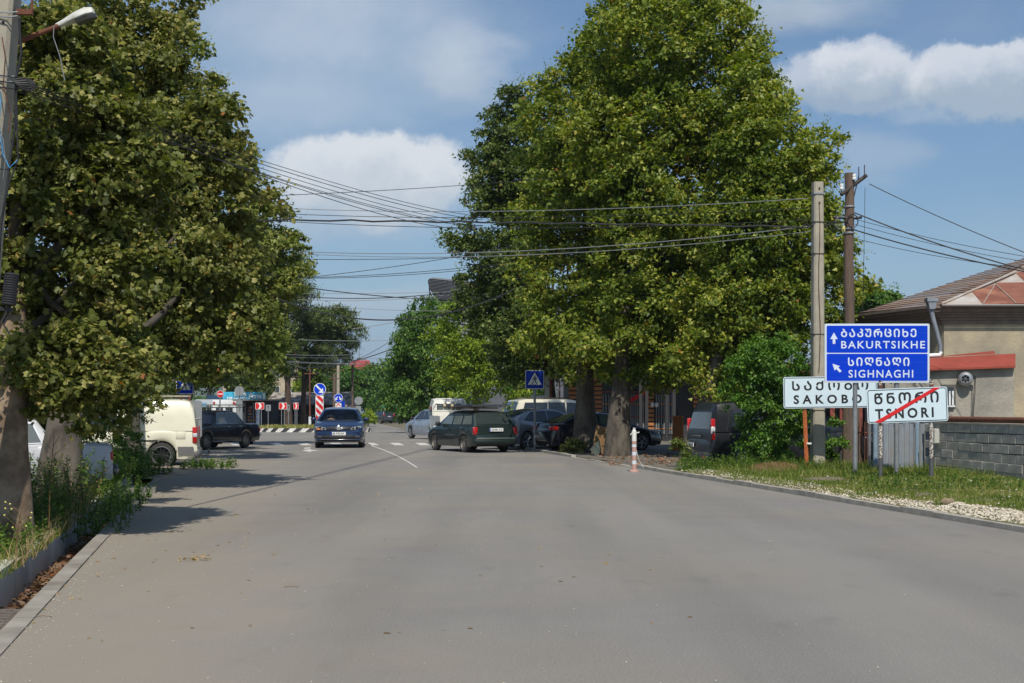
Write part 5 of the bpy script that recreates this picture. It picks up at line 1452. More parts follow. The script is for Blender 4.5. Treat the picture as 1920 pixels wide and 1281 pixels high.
for lb, a, b_, sg, r_, c_, tw, _ in cross:
    wire(lb, a, b_, sg, r_, M['wire'] if c_ == 'b' else M['wire_grey'], twist=tw)
for lb, a, b_, sg, r_ in (('uppermost wire leaving the crossarm to the right edge', (1630, 345, 33), (2060, 525, 30), .10, .011),
                          ('thick wire from the wooden pole over the tiled roof', (1600, 398, 33), (2060, 538, 30), .15, .016),
                          ('thin wire between the two thick ones right of the wooden pole', (1600, 410, 33), (2060, 500, 30), .12, .007),
                          ('second thin wire right of the wooden pole', (1600, 420, 33), (2060, 510, 30), .12, .007),
                          ('lower thick wire from the wooden pole to the right edge', (1598, 430, 33), (2060, 532, 30), .12, .016),
                          ('lowest thin wire right of the wooden pole', (1598, 446, 33), (2060, 512, 30), .16, .007)):
    wire(lb, a, b_, sg, r_, group='wires from the wooden pole to the right')
o = MB().tube([P(1622, 352, 33) - P(1622, 352, 33), P(1620, 470, 33) - P(1622, 352, 33), P(1617, 590, 33) - P(1622, 352, 33)], .006, 4).build('overhead_wire', M['wire'], loc=P(1622, 352, 33))
tag(o, 'wire hanging straight down from the crossarm of the wooden pole', 'wire')
wire('short cables joining the concrete pole to the wooden pole', (1536, 416, 31.6), (1590, 416, 33), .02, .02, group='cables between the two poles')
wire('slack cable joining the two poles, lower', (1536, 424, 31.6), (1590, 430, 33), .05, .012, group='cables between the two poles')


# ------------------------------------------------------------------ block wall, gate, house at the right
def wall():
    A = Vector((9.35, 29.5)); B = Vector((10.75, 21.2)); d = (B - A); L = d.length; d.normalize(); n_ = Vector((d.y, -d.x))  # towards the road
    if n_.x > 0: n_ = -n_
    ang = math.atan2(d.y, d.x); g0 = .14
    t = thing('block_wall', 'grey cinder block wall capped by a rusty pipe at the right edge', 'wall', (A.x, A.y, g0), ang)
    # local x runs along the wall, local +-y across
    sgn = 1 if Vector((-math.sin(ang), math.cos(ang))).dot(n_) > 0 else -1
    MB().box((L / 2, -sgn * .02, .46), (L, .13, 1.02)).build('mortar_core', mat('mortar', (.22, .21, .18), .95, c2=(.12, .115, .10), scale=8), t)
    meshes = []
    for k in range(5):
        mm = [mat('block_grey', (.50, .465, .40), .95, c2=(.36, .335, .29), scale=4, detail=9, bump=.006, bscale=40, dirt=(.20, .19, .17), dscale=1.2, damt=.6),
              mat('block_light', (.56, .52, .45), .95, c2=(.42, .39, .34), scale=4, detail=9, bump=.006, bscale=40, dirt=(.24, .225, .20), dscale=1.0, damt=.6)][k % 2]
        o = MB().bbox((0, 0, 0), (.485, .19, .178), .008).build('block', mm); meshes.append(o.data); bpy.data.objects.remove(o)
    for c_ in range(6):
        x = -.25 * (c_ % 2) + .24
        while x < L:
            o = bpy.data.objects.new('block', random.choice(meshes)); col.objects.link(o); o.parent = t
            o.location = (x, random.uniform(-.006, .006), -.07 + c_ * .19 + .095 + .012 * math.sin(x * .8 + c_)); o.rotation_euler = (0, random.uniform(-.008, .008), random.uniform(-.01, .01))
            x += .50
    MB().box((L / 2, 0, 1.075), (L, .22, .03)).build('mortar_cap', mat('cap_mortar', (.42, .38, .30), .9, c2=(.25, .23, .19), scale=5), t)
    pp = thing('pipe', 'thick rusty gas pipe running along the top of the block wall', 'pipe', (A.x, A.y, g0 + 1.155), ang)
    MB().tube([(-.2, 0, 0), (L * .4, 0, .01), (L, 0, 0)], .062, 12).build('pipe_run', M['rust'], pp, smooth=50)
    MB().tube([(-.15, 0, -.02), (-.15, 0, -1.35)], .055, 10).build('support_post', M['rust'], pp, smooth=50)
    MB().tube([(.5, -.3, .35), (.9, -.3, .22), (1.1, -.25, .02)], .012, 6).build('thin_pipe', M['rust'], pp)
    mbx = thing('meter_box', 'small pale metal box fixed beside the gate post by the block wall', 'box', (P(1757, 0, 29.2).x, 29.15, .78), 0)
    MB().bbox((0, 0, .14), (.21, .12, .34), .02).build('box_body', mat('box_grey', (.42, .42, .38), .6, c2=(.32, .32, .29), scale=6), mbx)
    MB().box((0, -.064, .14), (.17, .006, .28)).build('box_door', mat('box_grey2', (.46, .46, .42), .6), mbx)
wall()


def gate():
    Y = 29.9; g0 = .12
    x0, x1 = P(1636, 0, Y).x, P(1754, 0, Y).x; W = x1 - x0
    gm_ = mat('gate_blue', (.17, .205, .25), .7, c2=(.24, .27, .30), scale=2.5, detail=9, stretch=(3, 3, .5), dirt=(.18, .13, .09), dscale=3, damt=.5)
    gp_ = mat('gate_blue_post', (.17, .24, .31), .65, c2=(.23, .30, .36), scale=6)
    t = thing('sheet_gate', 'blue-grey sheet metal gate between the wooden pole and the block wall', 'gate', ((x0 + x1) / 2, Y, g0))
    n = 12
    for i in range(n):
        w = W / n; xx = -W / 2 + w * (i + .5)
        MB().box((xx, .01 * (i % 2), .60), (w - .012, .02, 1.32)).build('sheet_panel', gm_, t)
    for z in (.12, 1.02, 1.2): MB().box((0, .05, z), (W, .04, .05)).build('rail', gp_, t)
    for z in (.1, 1.12): MB().box((0, -.02, z), (W * .98, .012, .03)).build('strip', gp_, t)
    for px in (1640, 1718, 1752):
        x = P(px, 0, Y).x - (x0 + x1) / 2
        MB().tube([(x, -.06, -.2), (x, -.06, 1.34)], .055, 10).build('gate_post', gp_, t, smooth=50)
gate()
# picket fence scrap and red posts seen behind the signs
fr = thing('garden_fence', 'thin dark pickets with a curved rail behind the wooden pole', 'fence', (P(1618, 0, 31.5).x, 31.5, .1))
for i in range(9): MB().tube([(-.1 + i * .07, 0, -.1), (-.1 + i * .07, .02 * (i % 2), 1.15 + .06 * math.sin(i * 2))], .012, 5).build('picket', M['rust'], fr)
MB().tube([(-.12, -.02, 1.75), (.15, -.02, 1.74), (.22, -.02, 1.65), (.30, -.02, 1.1)], .014, 6).build('bent_rail', M['rust'], fr, smooth=60)
MB().box((.1, 0, .85), (.6, .03, .03)).build('rail', M['rust'], fr)
rp = thing('porch', 'dark red porch posts and eave glimpsed behind the signs', 'porch', (P(1545, 0, 36).x, 36.0, .1))
rpm = mat('red_paint_old', (.32, .075, .055), .8, c2=(.2, .05, .04), scale=6)
for px in (1515, 1560, 1578, 1612): MB().box((P(px, 0, 36).x - rp.location.x, 0, 1.2), (.12, .12, 2.4)).build('post', rpm, rp)
MB().box((.4, .1, 2.45), (2.9, .3, .34)).build('eave_board', rpm, rp)
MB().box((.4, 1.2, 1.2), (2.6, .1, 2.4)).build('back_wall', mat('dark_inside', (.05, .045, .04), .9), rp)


def house():
    wall_m = mat('house_plaster', (.42, .355, .24), .9, c2=(.31, .265, .19), scale=1.1, detail=10, bump=.012, bscale=14, dirt=(.22, .195, .155), dscale=.9, damt=.85, lo=.42, hi=.60)
    wall_g = mat('annex_plaster', (.36, .33, .27), .9, c2=(.26, .24, .205), scale=1.3, detail=10, bump=.012, bscale=14, dirt=(.16, .15, .135), dscale=.9, damt=.8, lo=.42, hi=.6)
    cor_m = mat('cornice', (.22, .17, .14), .9, c2=(.15, .12, .10), scale=4, detail=8)
    rust_r = mat('roof_rust_red', (.22, .075, .045), .75, c2=(.15, .05, .033), scale=2.4, detail=8, dirt=(.42, .20, .11), dscale=1.4, damt=.6)
    rust_r2 = mat('roof_rust_dark', (.19, .065, .04), .75, c2=(.25, .10, .06), scale=3.0, detail=8)
    tin = mat('roof_tin', (.52, .50, .46), .5, .1, c2=(.40, .34, .28), scale=2.2, detail=8, dirt=(.42, .19, .08), dscale=1.2, damt=.5)
    slate = mat('roof_sheet_grey', (.30, .235, .19), .85, c2=(.20, .155, .125), scale=2.0, detail=8, dirt=(.26, .13, .09), dscale=1.3, damt=.7, stretch=(1, 1, 1))
    C0 = Vector((P(1770, 0, 36).x, 36.0)); dl = Vector((-.34, .94)).normalized(); C1 = C0 + dl * 6.0; C2 = Vector((21.5, 36.0)); C3 = C2 + dl * 9
    t = thing('house', 'plastered house with heavy cornice and rusty hipped roof at the right edge', 'house', (C0.x, C0.y, .1))
    rel2 = lambda v, z: (v.x - C0.x, v.y - C0.y, z - .1)
    top = 4.25
    def slab(nm, m, a, b, z0, z1, th):
        n2 = Vector(((b - a).y, -(b - a).x)).normalized() * th
        vs = [rel2(a, z0), rel2(b, z0), rel2(b - n2, z0), rel2(a - n2, z0), rel2(a, z1), rel2(b, z1), rel2(b - n2, z1), rel2(a - n2, z1)]
        return MB().add(vs, [(0, 1, 2, 3), (4, 7, 6, 5), (0, 4, 5, 1), (1, 5, 6, 2), (2, 6, 7, 3), (3, 7, 4, 0)]).build(nm, m, t)
    slab('wall', wall_m, C0, C2, -.2, 3.92, .3)
    slab('wall', wall_m, C1, C0, -.2, 3.92, .3)
    # stepped cornice
    for i, (o_, z0, z1) in enumerate(((.05, 3.80, 3.90), (.10, 3.90, 3.97), (.16, 3.97, 4.04), (.22, 4.04, 4.11), (.30, 4.11, 4.20), (.36, 4.20, 4.27))):
        nl = Vector((-dl.y, dl.x)) ; nl = nl if nl.x < 0 else -nl
        p0 = C0 + Vector((0, -o_)); 
        # mitred corner
        c0 = C0 + Vector((-o_ / dl.y * (1 + abs(dl.x)) , -o_))
        vsA = [c0, Vector((C2.x, C2.y - o_)), Vector((C2.x, C2.y + .2)), C0 + Vector((.2, .2))]
        vs = [rel2(v, z0) for v in vsA] + [rel2(v, z1) for v in vsA]
        MB().add(vs, [(0, 1, 2, 3), (4, 7, 6, 5), (0, 4, 5, 1), (1, 5, 6, 2), (2, 6, 7, 3), (3, 7, 4, 0)]).build('cornice_course', cor_m, t)
        e = C1 + nl * o_
        vsB = [c0, C0 + Vector((.2, .2)), C1 + Vector((.3, 0)), e]
        vs = [rel2(v, z0) for v in vsB] + [rel2(v, z1) for v in vsB]
        MB().add(vs, [(0, 1, 2, 3), (4, 7, 6, 5), (0, 4, 5, 1), (1, 5, 6, 2), (2, 6, 7, 3), (3, 7, 4, 0)]).build('cornice_course', cor_m, t)
    # roof planes
    E0 = P(1765, 573, 35.6); E1 = P(1612, 588, 40.4); A = P(1985, 464, 42.5); A2 = P(2600, 464, 42.5); E2 = P(2450, 573, 35.6); B1 = A + Vector((-.5, 6, 0)); 
    o3 = Vector((C0.x, C0.y, .1))
    def rp_(nm, m, pts, parent=t): return MB().add([p - o3 for p in pts], [tuple(range(len(pts)))]).build(nm, m, parent)
    base_ = rp_('roof', slate, [E0 + Vector((0, 0, -.02)), E2 + Vector((0, 0, -.02)), A2 + Vector((0, 0, -.02)), A + Vector((0, 0, -.02))])
    rp_('roof_back', slate, [A + Vector((0, 0, -.03)), A2 + Vector((0, 0, -.03)), A2 + Vector((3, 8, -3)), E1 + Vector((2, 5, 0))], base_)
    # left slope: narrow weathered boards running up to the hip
    n = 26
    for i in range(n):
        a0, a1 = i / n, (i + 1) / n - .004
        q = lambda u, v: (E1.lerp(E0, u)).lerp(A, v)
        # strips parallel to the eave, lapped like boards
        v0, v1 = i / n, min(1, (i + 1.15) / n); off = Vector((-.02, -.02, .03)) ; w0, w1 = E1.lerp(A, v0), E0.lerp(A, v0)
        w2, w3 = E0.lerp(A, v1), E1.lerp(A, v1)
        jig = Vector((0, 0, random.uniform(-.008, .012)))
        vs = [w0 + off + jig, w1 + off + jig, w2 + off * .2, w3 + off * .2]
        mb = MB().add([p - o3 for p in vs] + [p - o3 - Vector((0, 0, .02)) for p in vs], [(0, 1, 2, 3), (7, 6, 5, 4), (0, 4, 5, 1), (1, 5, 6, 2), (2, 6, 7, 3), (3, 7, 4, 0)])
        mb.build('roof_board', [slate, mat('roof_board_rust', (.24, .155, .12), .85, c2=(.19, .12, .10), scale=3, detail=8, dirt=(.36, .33, .29), dscale=2, damt=.6)][random.random() < .35], base_)
    # front slope: big sheets, white tin along the hip, rust red beyond
    nrm = (E2 - E0).cross(A - E0).normalized(); nrm = nrm if nrm.z > 0 else -nrm
    def on_front(px, py):
        p0 = Vector((0, 0, EYE)); d = P(px, py, 10) - p0; return p0 + d * ((E0 - p0).dot(nrm) / d.dot(nrm))
    sheets = [([(1765, 573), (1843, 572), (1822, 548), (1800, 555)], tin), ([(1843, 572), (1905, 571), (1866, 535), (1822, 548)], rust_r), ([(1905, 571), (1990, 571), (1990, 530), (1866, 532)], rust_r2),
              ([(1866, 535), (1925, 533), (1905, 514)], tin), ([(1925, 533), (1990, 531), (1990, 490), (1905, 514)], rust_r), ([(1990, 571), (2080, 571), (2080, 528), (1990, 530)], rust_r), ([(1990, 530), (2080, 528), (2080, 470), (1990, 480)], tin)]
    for k, (pp, m) in enumerate(sheets):
        vs = [on_front(*p) + nrm * (.012 + .008 * (k % 3)) for p in pp]; vs2 = [v - nrm * .01 for v in vs]; n = len(vs)
        MB().add([p - o3 for p in vs + vs2], [tuple(range(n)), tuple(range(n, 2 * n))] + [(i, (i + 1) % n, n + (i + 1) % n, n + i) for i in range(n)]).build('roof_sheet', m, base_)
    MB().tube([on_front(1765, 573) - o3 + nrm * .05, on_front(1905, 512) - o3 + nrm * .05], .03, 6).build('hip_cap', tin, base_)
    MB().tube([on_front(1843, 572) - o3 + nrm * .04, on_front(1866, 535) - o3 + nrm * .04], .012, 4).build('seam', tin, base_)
    MB().tube([on_front(1905, 571) - o3 + nrm * .04, on_front(1868, 536) - o3 + nrm * .04], .016, 4).build('seam', tin, base_)
    MB().tube([E0 - o3 + Vector((0, -.06, .0)), E2 - o3 + Vector((0, -.06, .0))], .035, 6).build('gutter', mat('gutter_grey', (.20, .19, .18), .6), t)
    # rain head and downpipe
    gp2 = mat('gutter_zinc', (.20, .23, .27), .55, .3, c2=(.28, .30, .33), scale=6)
    dp = thing('downpipe', 'grey zinc rain hopper and downpipe at the corner of the house', 'downpipe', tuple(P(1746, 600, 35.3)))
    r5 = lambda px, py, Y=35.3: P(px, py, Y) - P(1746, 600, 35.3)
    MB().tube([r5(1745, 578), r5(1750, 600), r5(1757, 625), r5(1763, 648), r5(1763, 662)], [.07, .065, .06, .055, .055], 8).build('pipe', gp2, dp, smooth=50)
    MB().prism([(r5(1736, 0).x, r5(0, 566).z), (r5(1756, 0).x, r5(0, 566).z), (r5(1756, 0).x, r5(0, 559).z), (r5(1736, 0).x, r5(0, 559).z)], -.14, .14, 'y').build('hopper_rim', gp2, dp)
    MB().prism([(r5(1738, 0).x, r5(0, 566).z), (r5(1754, 0).x, r5(0, 566).z), (r5(1751, 0).x, r5(0, 580).z), (r5(1741, 0).x, r5(0, 580).z)], -.12, .12, 'y').build('hopper', gp2, dp)
    MB().tube([r5(1765, 660, 34.6), r5(1762, 666, 34.6), r5(1742, 667, 34.6), r5(1700, 668, 34.6)], .055, 10).build('elbow_pipe', M['white'], dp, smooth=50)
    # annex with its red sheet roof
    Ya = 34.0
    an = thing('annex', 'grey rendered lean-to with a red sheet metal roof, in front of the house', 'outbuilding', tuple(G(1800, Ya, .1)))
    oa = an.location
    xa0, xa1 = P(1660, 0, Ya).x, P(1902, 0, Ya).x; zt = P(0, 686, Ya).z
    mb = MB().box(((xa0 + xa1) / 2 - oa.x, 1.0, (zt) / 2 - .2), (xa1 - xa0, 1.96, zt + .2)); mb.build('wall', wall_g, an)
    rd = mat('red_sheet', (.30, .065, .045), .6, c2=(.24, .055, .038), scale=3, spec=.2)
    q = lambda px, py, Y: P(px, py, Y) - oa
    ra, rb2, rc2, rd2 = q(1655, 694, Ya - .15), q(1904, 686, Ya - .15), q(1904, 663, Ya + .5), q(1655, 676, Ya + .5)
    th = Vector((0, .0, -.05))
    MB().add([ra, rb2, rc2, rd2, ra + th, rb2 + th, rc2 + th, rd2 + th], [(0, 1, 2, 3), (4, 7, 6, 5), (0, 4, 5, 1), (1, 5, 6, 2), (2, 6, 7, 3), (3, 7, 4, 0)]).build('roof', rd, an)
    e1, e2, e3, e4 = q(1742, 670, Ya + .52), q(1866, 664, Ya + .52), q(1864, 658, Ya + 1.0), q(1780, 668, Ya + 1.0)
    MB().add([e1, e2, e3, e4], [(0, 1, 2, 3)]).build('roof_flashing', rd, an)
    # window right of the town sign
    wx = P(1778, 0, Ya).x - oa.x; wz = P(0, 742, Ya).z - oa.z
    MB().box((wx, -.005, wz), (.36, .05, .56)).build('window_frame', mat('frame_dark', (.10, .09, .08), .8), an)
    MB().box((wx - .02, -.035, wz - .02), (.28, .02, .46)).build('window_pane', M['glass'], an)
    for dx in (.02, .10): MB().box((wx + dx, -.05, wz - .06), (.045, .02, .36)).build('window_bar', M['white'], an)
    MB().box((wx, -.05, wz - .27), (.30, .05, .04)).build('sill', M['white'], an)
    # extractor fan on the wall, with its cable
    f = thing('extractor_fan', 'round grey metal extractor fan sticking out of the rendered wall', 'fan', tuple(P(1810, 711, Ya - .01)), math.radians(-18))
    fm = mat('fan_metal', (.42, .43, .43), .4, .6)
    MB().lathe([(.17, .0), (.175, -.04), (.185, -.05), (.185, -.16), (.165, -.20), (.12, -.235), (.115, -.26), (.10, -.262), (.095, -.20), (.09, -.1)], 28, axis='y').build('housing', fm, f, smooth=40)
    MB().lathe([(.095, -.12), (.004, -.12)], 20, axis='y').build('inside', blk, f)
    MB().lathe([(.055, -.13), (.055, -.20), (.03, -.22), (.004, -.222)], 16, axis='y').build('motor', mat('motor_dark', (.08, .08, .085), .5), f, smooth=40)
    for k in range(6):
        a = k * math.pi / 3; MB().box((.075 * math.cos(a), -.17, .075 * math.sin(a)), (.05, .01, .03), ry=-a).build('blade', fm, f)
    MB().box((.22, -.10, .03), (.07, .06, .09)).build('junction_box', blk, f)
    MB().tube([(.22, -.10, -.02), (.20, -.06, -.4), (.18, -.04, -.8), (.15, -.04, -1.2)], .008, 4).build('cable', M['wire'], f)
    MB().tube([(.24, -.10, -.02), (.23, -.06, -.4), (.20, -.04, -.8), (.18, -.04, -1.2)], .008, 4).build('cable', M['wire'], f)
house()


# ------------------------------------------------------------------ street furniture
def ped_sign(label, px, py, size_px, Y, base_py=None, dark=False, rz=0, post=True):
    s = size_px / FL * Y; c = P(px, py, Y); z0 = gz(Y)
    t = thing('pedestrian_crossing_sign', label, 'road sign', (c.x, Y, z0), rz)
    cz = c.z - z0
    MB().prism([(x, z + cz) for x, z in rrect(s, s, .05)], 0, .025, 'y').build('border', M['white'], t)
    MB().prism([(x, z + cz) for x, z in rrect(s * .94, s * .94, .045)], -.006, -.001, 'y').build('panel', M['sign_blue_dark'] if dark else M['sign_blue'], t)
    k = s / 2
    mb = MB(); poly(mb, [(-.74 * k, cz - .56 * k), (.74 * k, cz - .56 * k), (0, cz + .80 * k)], -.010); mb.build('triangle', M['white'], t)
    fig = MB(); y = -.014
    S = lambda pts: [(a * k, cz + b * k) for a, b in pts]
    poly(fig, S([(.04 + .085 * math.cos(a), .36 + .085 * math.sin(a)) for a in np.linspace(0, 5.6, 9)]), y)
    for pts in ([(-.06, .24), (.10, .24), (.12, -.05), (-.06, -.05)], [(-.06, -.05), (.03, -.05), (-.14, -.30), (-.28, -.50), (-.38, -.50), (-.20, -.24)],
                [(.02, -.05), (.12, -.05), (.16, -.26), (.34, -.46), (.26, -.50), (.06, -.28)], [(-.06, .24), (-.02, .16), (-.22, -.02), (-.28, .04)], [(.10, .24), (.08, .14), (.24, -.02), (.30, .04)]):
        poly(fig, S(pts), y)
    for q in range(5):
        x0 = -.58 + q * .27; poly(fig, S([(x0, -.56), (x0 + .14, -.56), (x0 + .17, -.51), (x0 + .04, -.51)]), y - .001)
    fig.build('walking_figure', blk, t)
    if post: MB().tube([(0, .05, -.1), (0, .05, cz + s * .45)], .045, 10).build('post', M['steel'], t, smooth=50)
    return t
ped_sign('blue pedestrian crossing sign at the left, above the pale van', 346.5, 723, 31, 41, rz=.12)
ped_sign('blue pedestrian crossing sign on a tall post before the silver car', 1002.5, 712, 35, 46.3, dark=True, rz=-.05)
# a second, shaded post for the right one is the same post; the left sign's pole is hidden by the van

# grey back of a large sign board behind the pale van
t = thing('sign_back', 'plain grey back of a large road sign board behind the pale van', 'road sign', tuple(G(335, 38, 0)), .05)
zc = P(0, 786, 38).z; s38 = 38 / FL
MB().prism([(x, z + zc) for x, z in rrect(86 * s38 * 1.0, 70 * s38, .08)], 0, .03, 'y').build('board', M['sign_back'], t)
for sx in (-.4, .4): MB().tube([(sx, .06, -.1), (sx, .06, zc)], .035, 8).build('post', M['steel'], t)


def round_sign(label, px, py, d_px, Y, kind, rz=0.0, extra=None, post=True):
    r = d_px / FL * Y / 2; c = P(px, py, Y); z0 = gz(Y) + (.3 if abs(px - 586) < 115 and 98 < Y < 111 else 0)
    t = thing('round_road_sign', label, 'road sign', (c.x, Y, z0), rz); cz = c.z - z0
    disc = lambda rr, y0, y1, nm, m: MB().lathe([(.002, y0), (rr, y0), (rr, y1), (.002, y1)], 28, c=(0, 0, cz), axis='y').build(nm, m, t)
    if kind == 'back':
        disc(r, 0, .03, 'disc', M['sign_back'])
        MB().box((0, -.03, cz), (.05, .04, 2.0 * r)).build('stiffener', M['steel'], t)
    else:
        disc(r, 0, .03, 'rim', M['white'])
        disc(r * .92, -.006, -.001, 'face', M['sign_red'] if kind == 'noentry' else M['sign_blue'])
    k = r; mb = MB()
    if kind == 'noentry':
        mb.prism([(-.66 * k, cz - .17 * k), (.66 * k, cz - .17 * k), (.66 * k, cz + .17 * k), (-.66 * k, cz + .17 * k)], -.012, -.006, 'y'); mb.build('bar', M['white'], t)
    if kind == 'keepright':
        poly(mb, [(k * a, cz + k * b) for a, b in ((-.72, .58), (-.54, .74), (.28, -.02), (.52, .22), (.60, -.66), (-.24, -.54), (.08, -.26))], -.011); mb.build('arrow', M['white'], t)
    if kind == 'fork':
        for s_ in (-1, 1):
            mb = MB(); poly(mb, [(k * a * s_, cz + k * b) for a, b in ((.10, .30), (.26, .42), (.48, -.02), (.66, .12), (.72, -.52), (.14, -.26), (.34, -.14))], -.011); mb.build('arrow', M['white'], t)
    if post: MB().tube([(0, .055, -.1), (0, .055, cz + r * .9)], .035, 10).build('post', M['steel'], t, smooth=50)
    return t, cz, r
round_sign('red no-entry sign on a post behind the black old saloon', 413, 739, 13, 62, 'noentry', rz=.45)
t, cz, r = round_sign('grey back of a round sign with a tall plate below it, before the kiosk', 448.5, 733, 18, 60, 'back')
MB().box((0, -.01, cz - 1.05), (.30, .03, 1.25)).build('lower_plate', M['sign_back'], t)
t, cz, r = round_sign('round blue sign with a diagonal arrow above the tall striped board', 599.5, 730, 23, 101.5, 'keepright')
# striped board under it
bw, bh = 15 / FL * 101.5, 50 / FL * 101.5; bz = P(0, 767, 101.5).z - t.location.z
bo = thing('striped_board', 'tall red and white diagonally striped board on the roundabout island', 'traffic board', (t.location.x, 101.42, t.location.z))
MB().box((0, 0, bz), (bw, .03, bh)).build('board', M['white'], bo)
def clip_band(lo, hi, w, h):
    # region between lines z = -x*1.15 + lo .. hi clipped to the board
    pts = [(-w / 2, -h / 2), (w / 2, -h / 2), (w / 2, h / 2), (-w / 2, h / 2)]
    for sgn, c0 in ((1, lo), (-1, hi)):
        out = []
        for i in range(len(pts)):
            a, b = pts[i], pts[(i + 1) % len(pts)]; fa, fb = sgn * (a[1] + a[0] * 1.0 - c0), sgn * (b[1] + b[0] * 1.0 - c0)
            if fa >= 0: out.append(a)
            if fa * fb < 0: q = fa / (fa - fb); out.append((a[0] + (b[0] - a[0]) * q, a[1] + (b[1] - a[1]) * q))
        pts = out
        if not pts: break
    return pts
for k in range(-3, 4):
    pp = clip_band(k * .56 + .12, k * .56 + .44, bw * .90, bh * .97)
    if len(pp) > 2: mb = MB(); mb.prism([(x, z + bz) for x, z in pp], -.022, -.016, 'y'); mb.build('stripe', M['sign_red'], bo)
for sx in (-.2, .2): MB().tube([(sx, .05, -.1), (sx, .05, bz + bh * .4)], .03, 8).build('post', M['steel'], bo)
t, cz, r = round_sign('round blue sign with two forked arrows behind the roof of the blue saloon', 634.5, 746.5, 16.5, 104.5, 'fork')
mb = MB(); mb.box((0, 0, cz - .66), (.46, .03, .48)); b1 = mb.build('marker_plate', M['white'], t)
for sgn in (0, 1):
    mb = MB(); z = cz - .66 - .14 * sgn
    poly(mb, [(-.18, z - .06), (0, z + .14), (.18, z - .06), (.18, z + .05), (0, z + .25), (-.18, z + .05)] if sgn == 0 else [(-.16, z - .06), (0, z + .12), (.16, z - .06)], -.018); mb.build('chevron', M['sign_red'], b1)
t, cz, r = round_sign('grey back of a round sign with a small plate, right of the blue saloon', 672.5, 751.5, 15.5, 98, 'back')
MB().box((.0, -.01, cz - .95), (.36, .03, 1.1)).build('lower_plate', M['sign_back'], t)
sb_ = thing('square_sign', 'small dark blue square sign behind the forked arrows sign', 'road sign', tuple(G(642, 108, 0)))
MB().box((0, 0, P(0, 759, 108).z - sb_.location.z), (.40, .03, .62)).build('plate', M['sign_blue_dark'], sb_)
MB().tube([(0, .04, 0), (0, .04, 2)], .03, 6).build('post', M['steel'], sb_)

for i, (px, Y, w, rz, lb) in enumerate(((487, 108.5, .72, 0, 'first'), (530.5, 107, .64, .3, 'second'), (555, 106, .40, .6, 'third'))):
    c = P(px, 761.5, Y); z0 = gz(Y) + .2; h = 12.6 / FL * Y
    t = thing('chevron_board', ['red and white chevron board on the island, widest and leftmost', 'red and white chevron board on the island, middle of the three', 'narrow red and white chevron board on the island, nearest the striped board'][i],
              'traffic board', (c.x, Y, z0), 0, 'chevron boards on the roundabout island'); cz = c.z - z0
    MB().prism([(x, z + cz) for x, z in rrect(w, h, .05)], 0, .03, 'y').build('border', M['white'], t)
    MB().prism([(x, z + cz) for x, z in rrect(w * .93, h * .90, .03)], -.006, -.001, 'y').build('panel', M['sign_red'], t)
    mb = MB(); a = w * .18; poly(mb, [(-a * 1.0, cz - h * .42), (a * .4, cz - h * .42), (a * 1.4, cz), (a * .4, cz + h * .42), (-a * 1.0, cz + h * .42), (a * 0, cz)], -.010); mb.build('chevron', M['white'], t)
    for sx in (-.12, .10): MB().tube([(sx * w * 1.6, .06, -.3), (sx * w * 1.6, .06, cz)], .03, 8).build('post', M['steel'], t, smooth=50)
for px, Y, w in ((503, 112, .42), (541, 111, .2)):
    c = P(px, 765, Y); z0 = gz(Y)
    t = thing('sign_back', 'grey back of a small square sign between the chevron boards' + (', wider one' if w > .3 else ', narrow one'), 'road sign', (c.x, Y, z0)); cz = c.z - z0
    MB().box((0, 0, cz), (w, .03, .52)).build('plate', M['sign_back'], t); MB().box((0, -.03, cz), (.06, .03, .36)).build('bracket', blk, t)
    MB().tube([(0, -.03, 0), (0, -.03, cz)], .03, 8).build('post', M['steel'], t)

# white information board behind the pickup
Yi = 80.0; c = P(897, 738, Yi); t = thing('information_board', 'white notice board with an emblem and lines of print, among the yellow-green leaves', 'notice board', (c.x, Yi, gz(Yi)))
cz = c.z - gz(Yi)
MB().prism([(x, z + cz) for x, z in rrect(1.05, 1.22, .04)], 0, .04, 'y').build('board', M['sign_white'], t)
MB().tube([(0, .05, -.1), (0, .05, cz)], .05, 8).build('post', M['steel'], t)
mb = MB(); poly(mb, [(-.26, cz + .32), (-.10, cz + .20), (.02, cz + .22), (.06, cz + .06), (-.06, cz + .08), (-.12, cz + .16), (-.32, cz + .22)], -.006); mb.build('emblem', M['sign_blue_dark'], t)
for k in range(5):
    mb = MB()
    x = -.42
    rr_ = random.Random(k)
    while x < .40:
        w = rr_.uniform(.05, .14); mb.box((x + w / 2, -.006, cz - .16 - k * .085), (w, .004, .035)); x += w + .03
    mb.build('print_line', mat('print_grey', (.12, .15, .22), .6), t)

# flexible bollard on the right kerb
c = P(1189, 884, 32.0); t = thing('bollard', 'pale pink and white banded plastic bollard standing at the right kerb', 'bollard', (c.x, 32.0, .0), .1)
pk = mat('bollard_pink', (.47, .28, .23), .7, c2=(.40, .24, .20), scale=8); wh_ = mat('bollard_white', (.74, .73, .69), .6, c2=(.62, .61, .57), scale=9); rf = mat('reflective_band', (.60, .66, .70), .35)
r0 = .058
bands = [(0, .19, pk), (.19, .27, rf), (.27, .40, pk), (.40, .48, rf), (.48, .60, pk), (.60, .66, rf), (.66, .74, pk), (.74, .98, wh_)]
for z0, z1, m in bands: MB().lathe([(r0 * (1.0 if m is not rf else 1.015), z0), (r0 * (1.0 if m is not rf else 1.015), z1)], 18, cap=True).build('band', m, t, smooth=40)
MB().lathe([(r0, .98), (.035, 1.0), (.03, 1.04), (.036, 1.05), (.005, 1.06)], 16).build('cap', wh_, t, smooth=40)
MB().lathe([(.12, 0), (.12, .02), (.07, .05)], 16, cap=True).build('foot', pk, t, smooth=40)
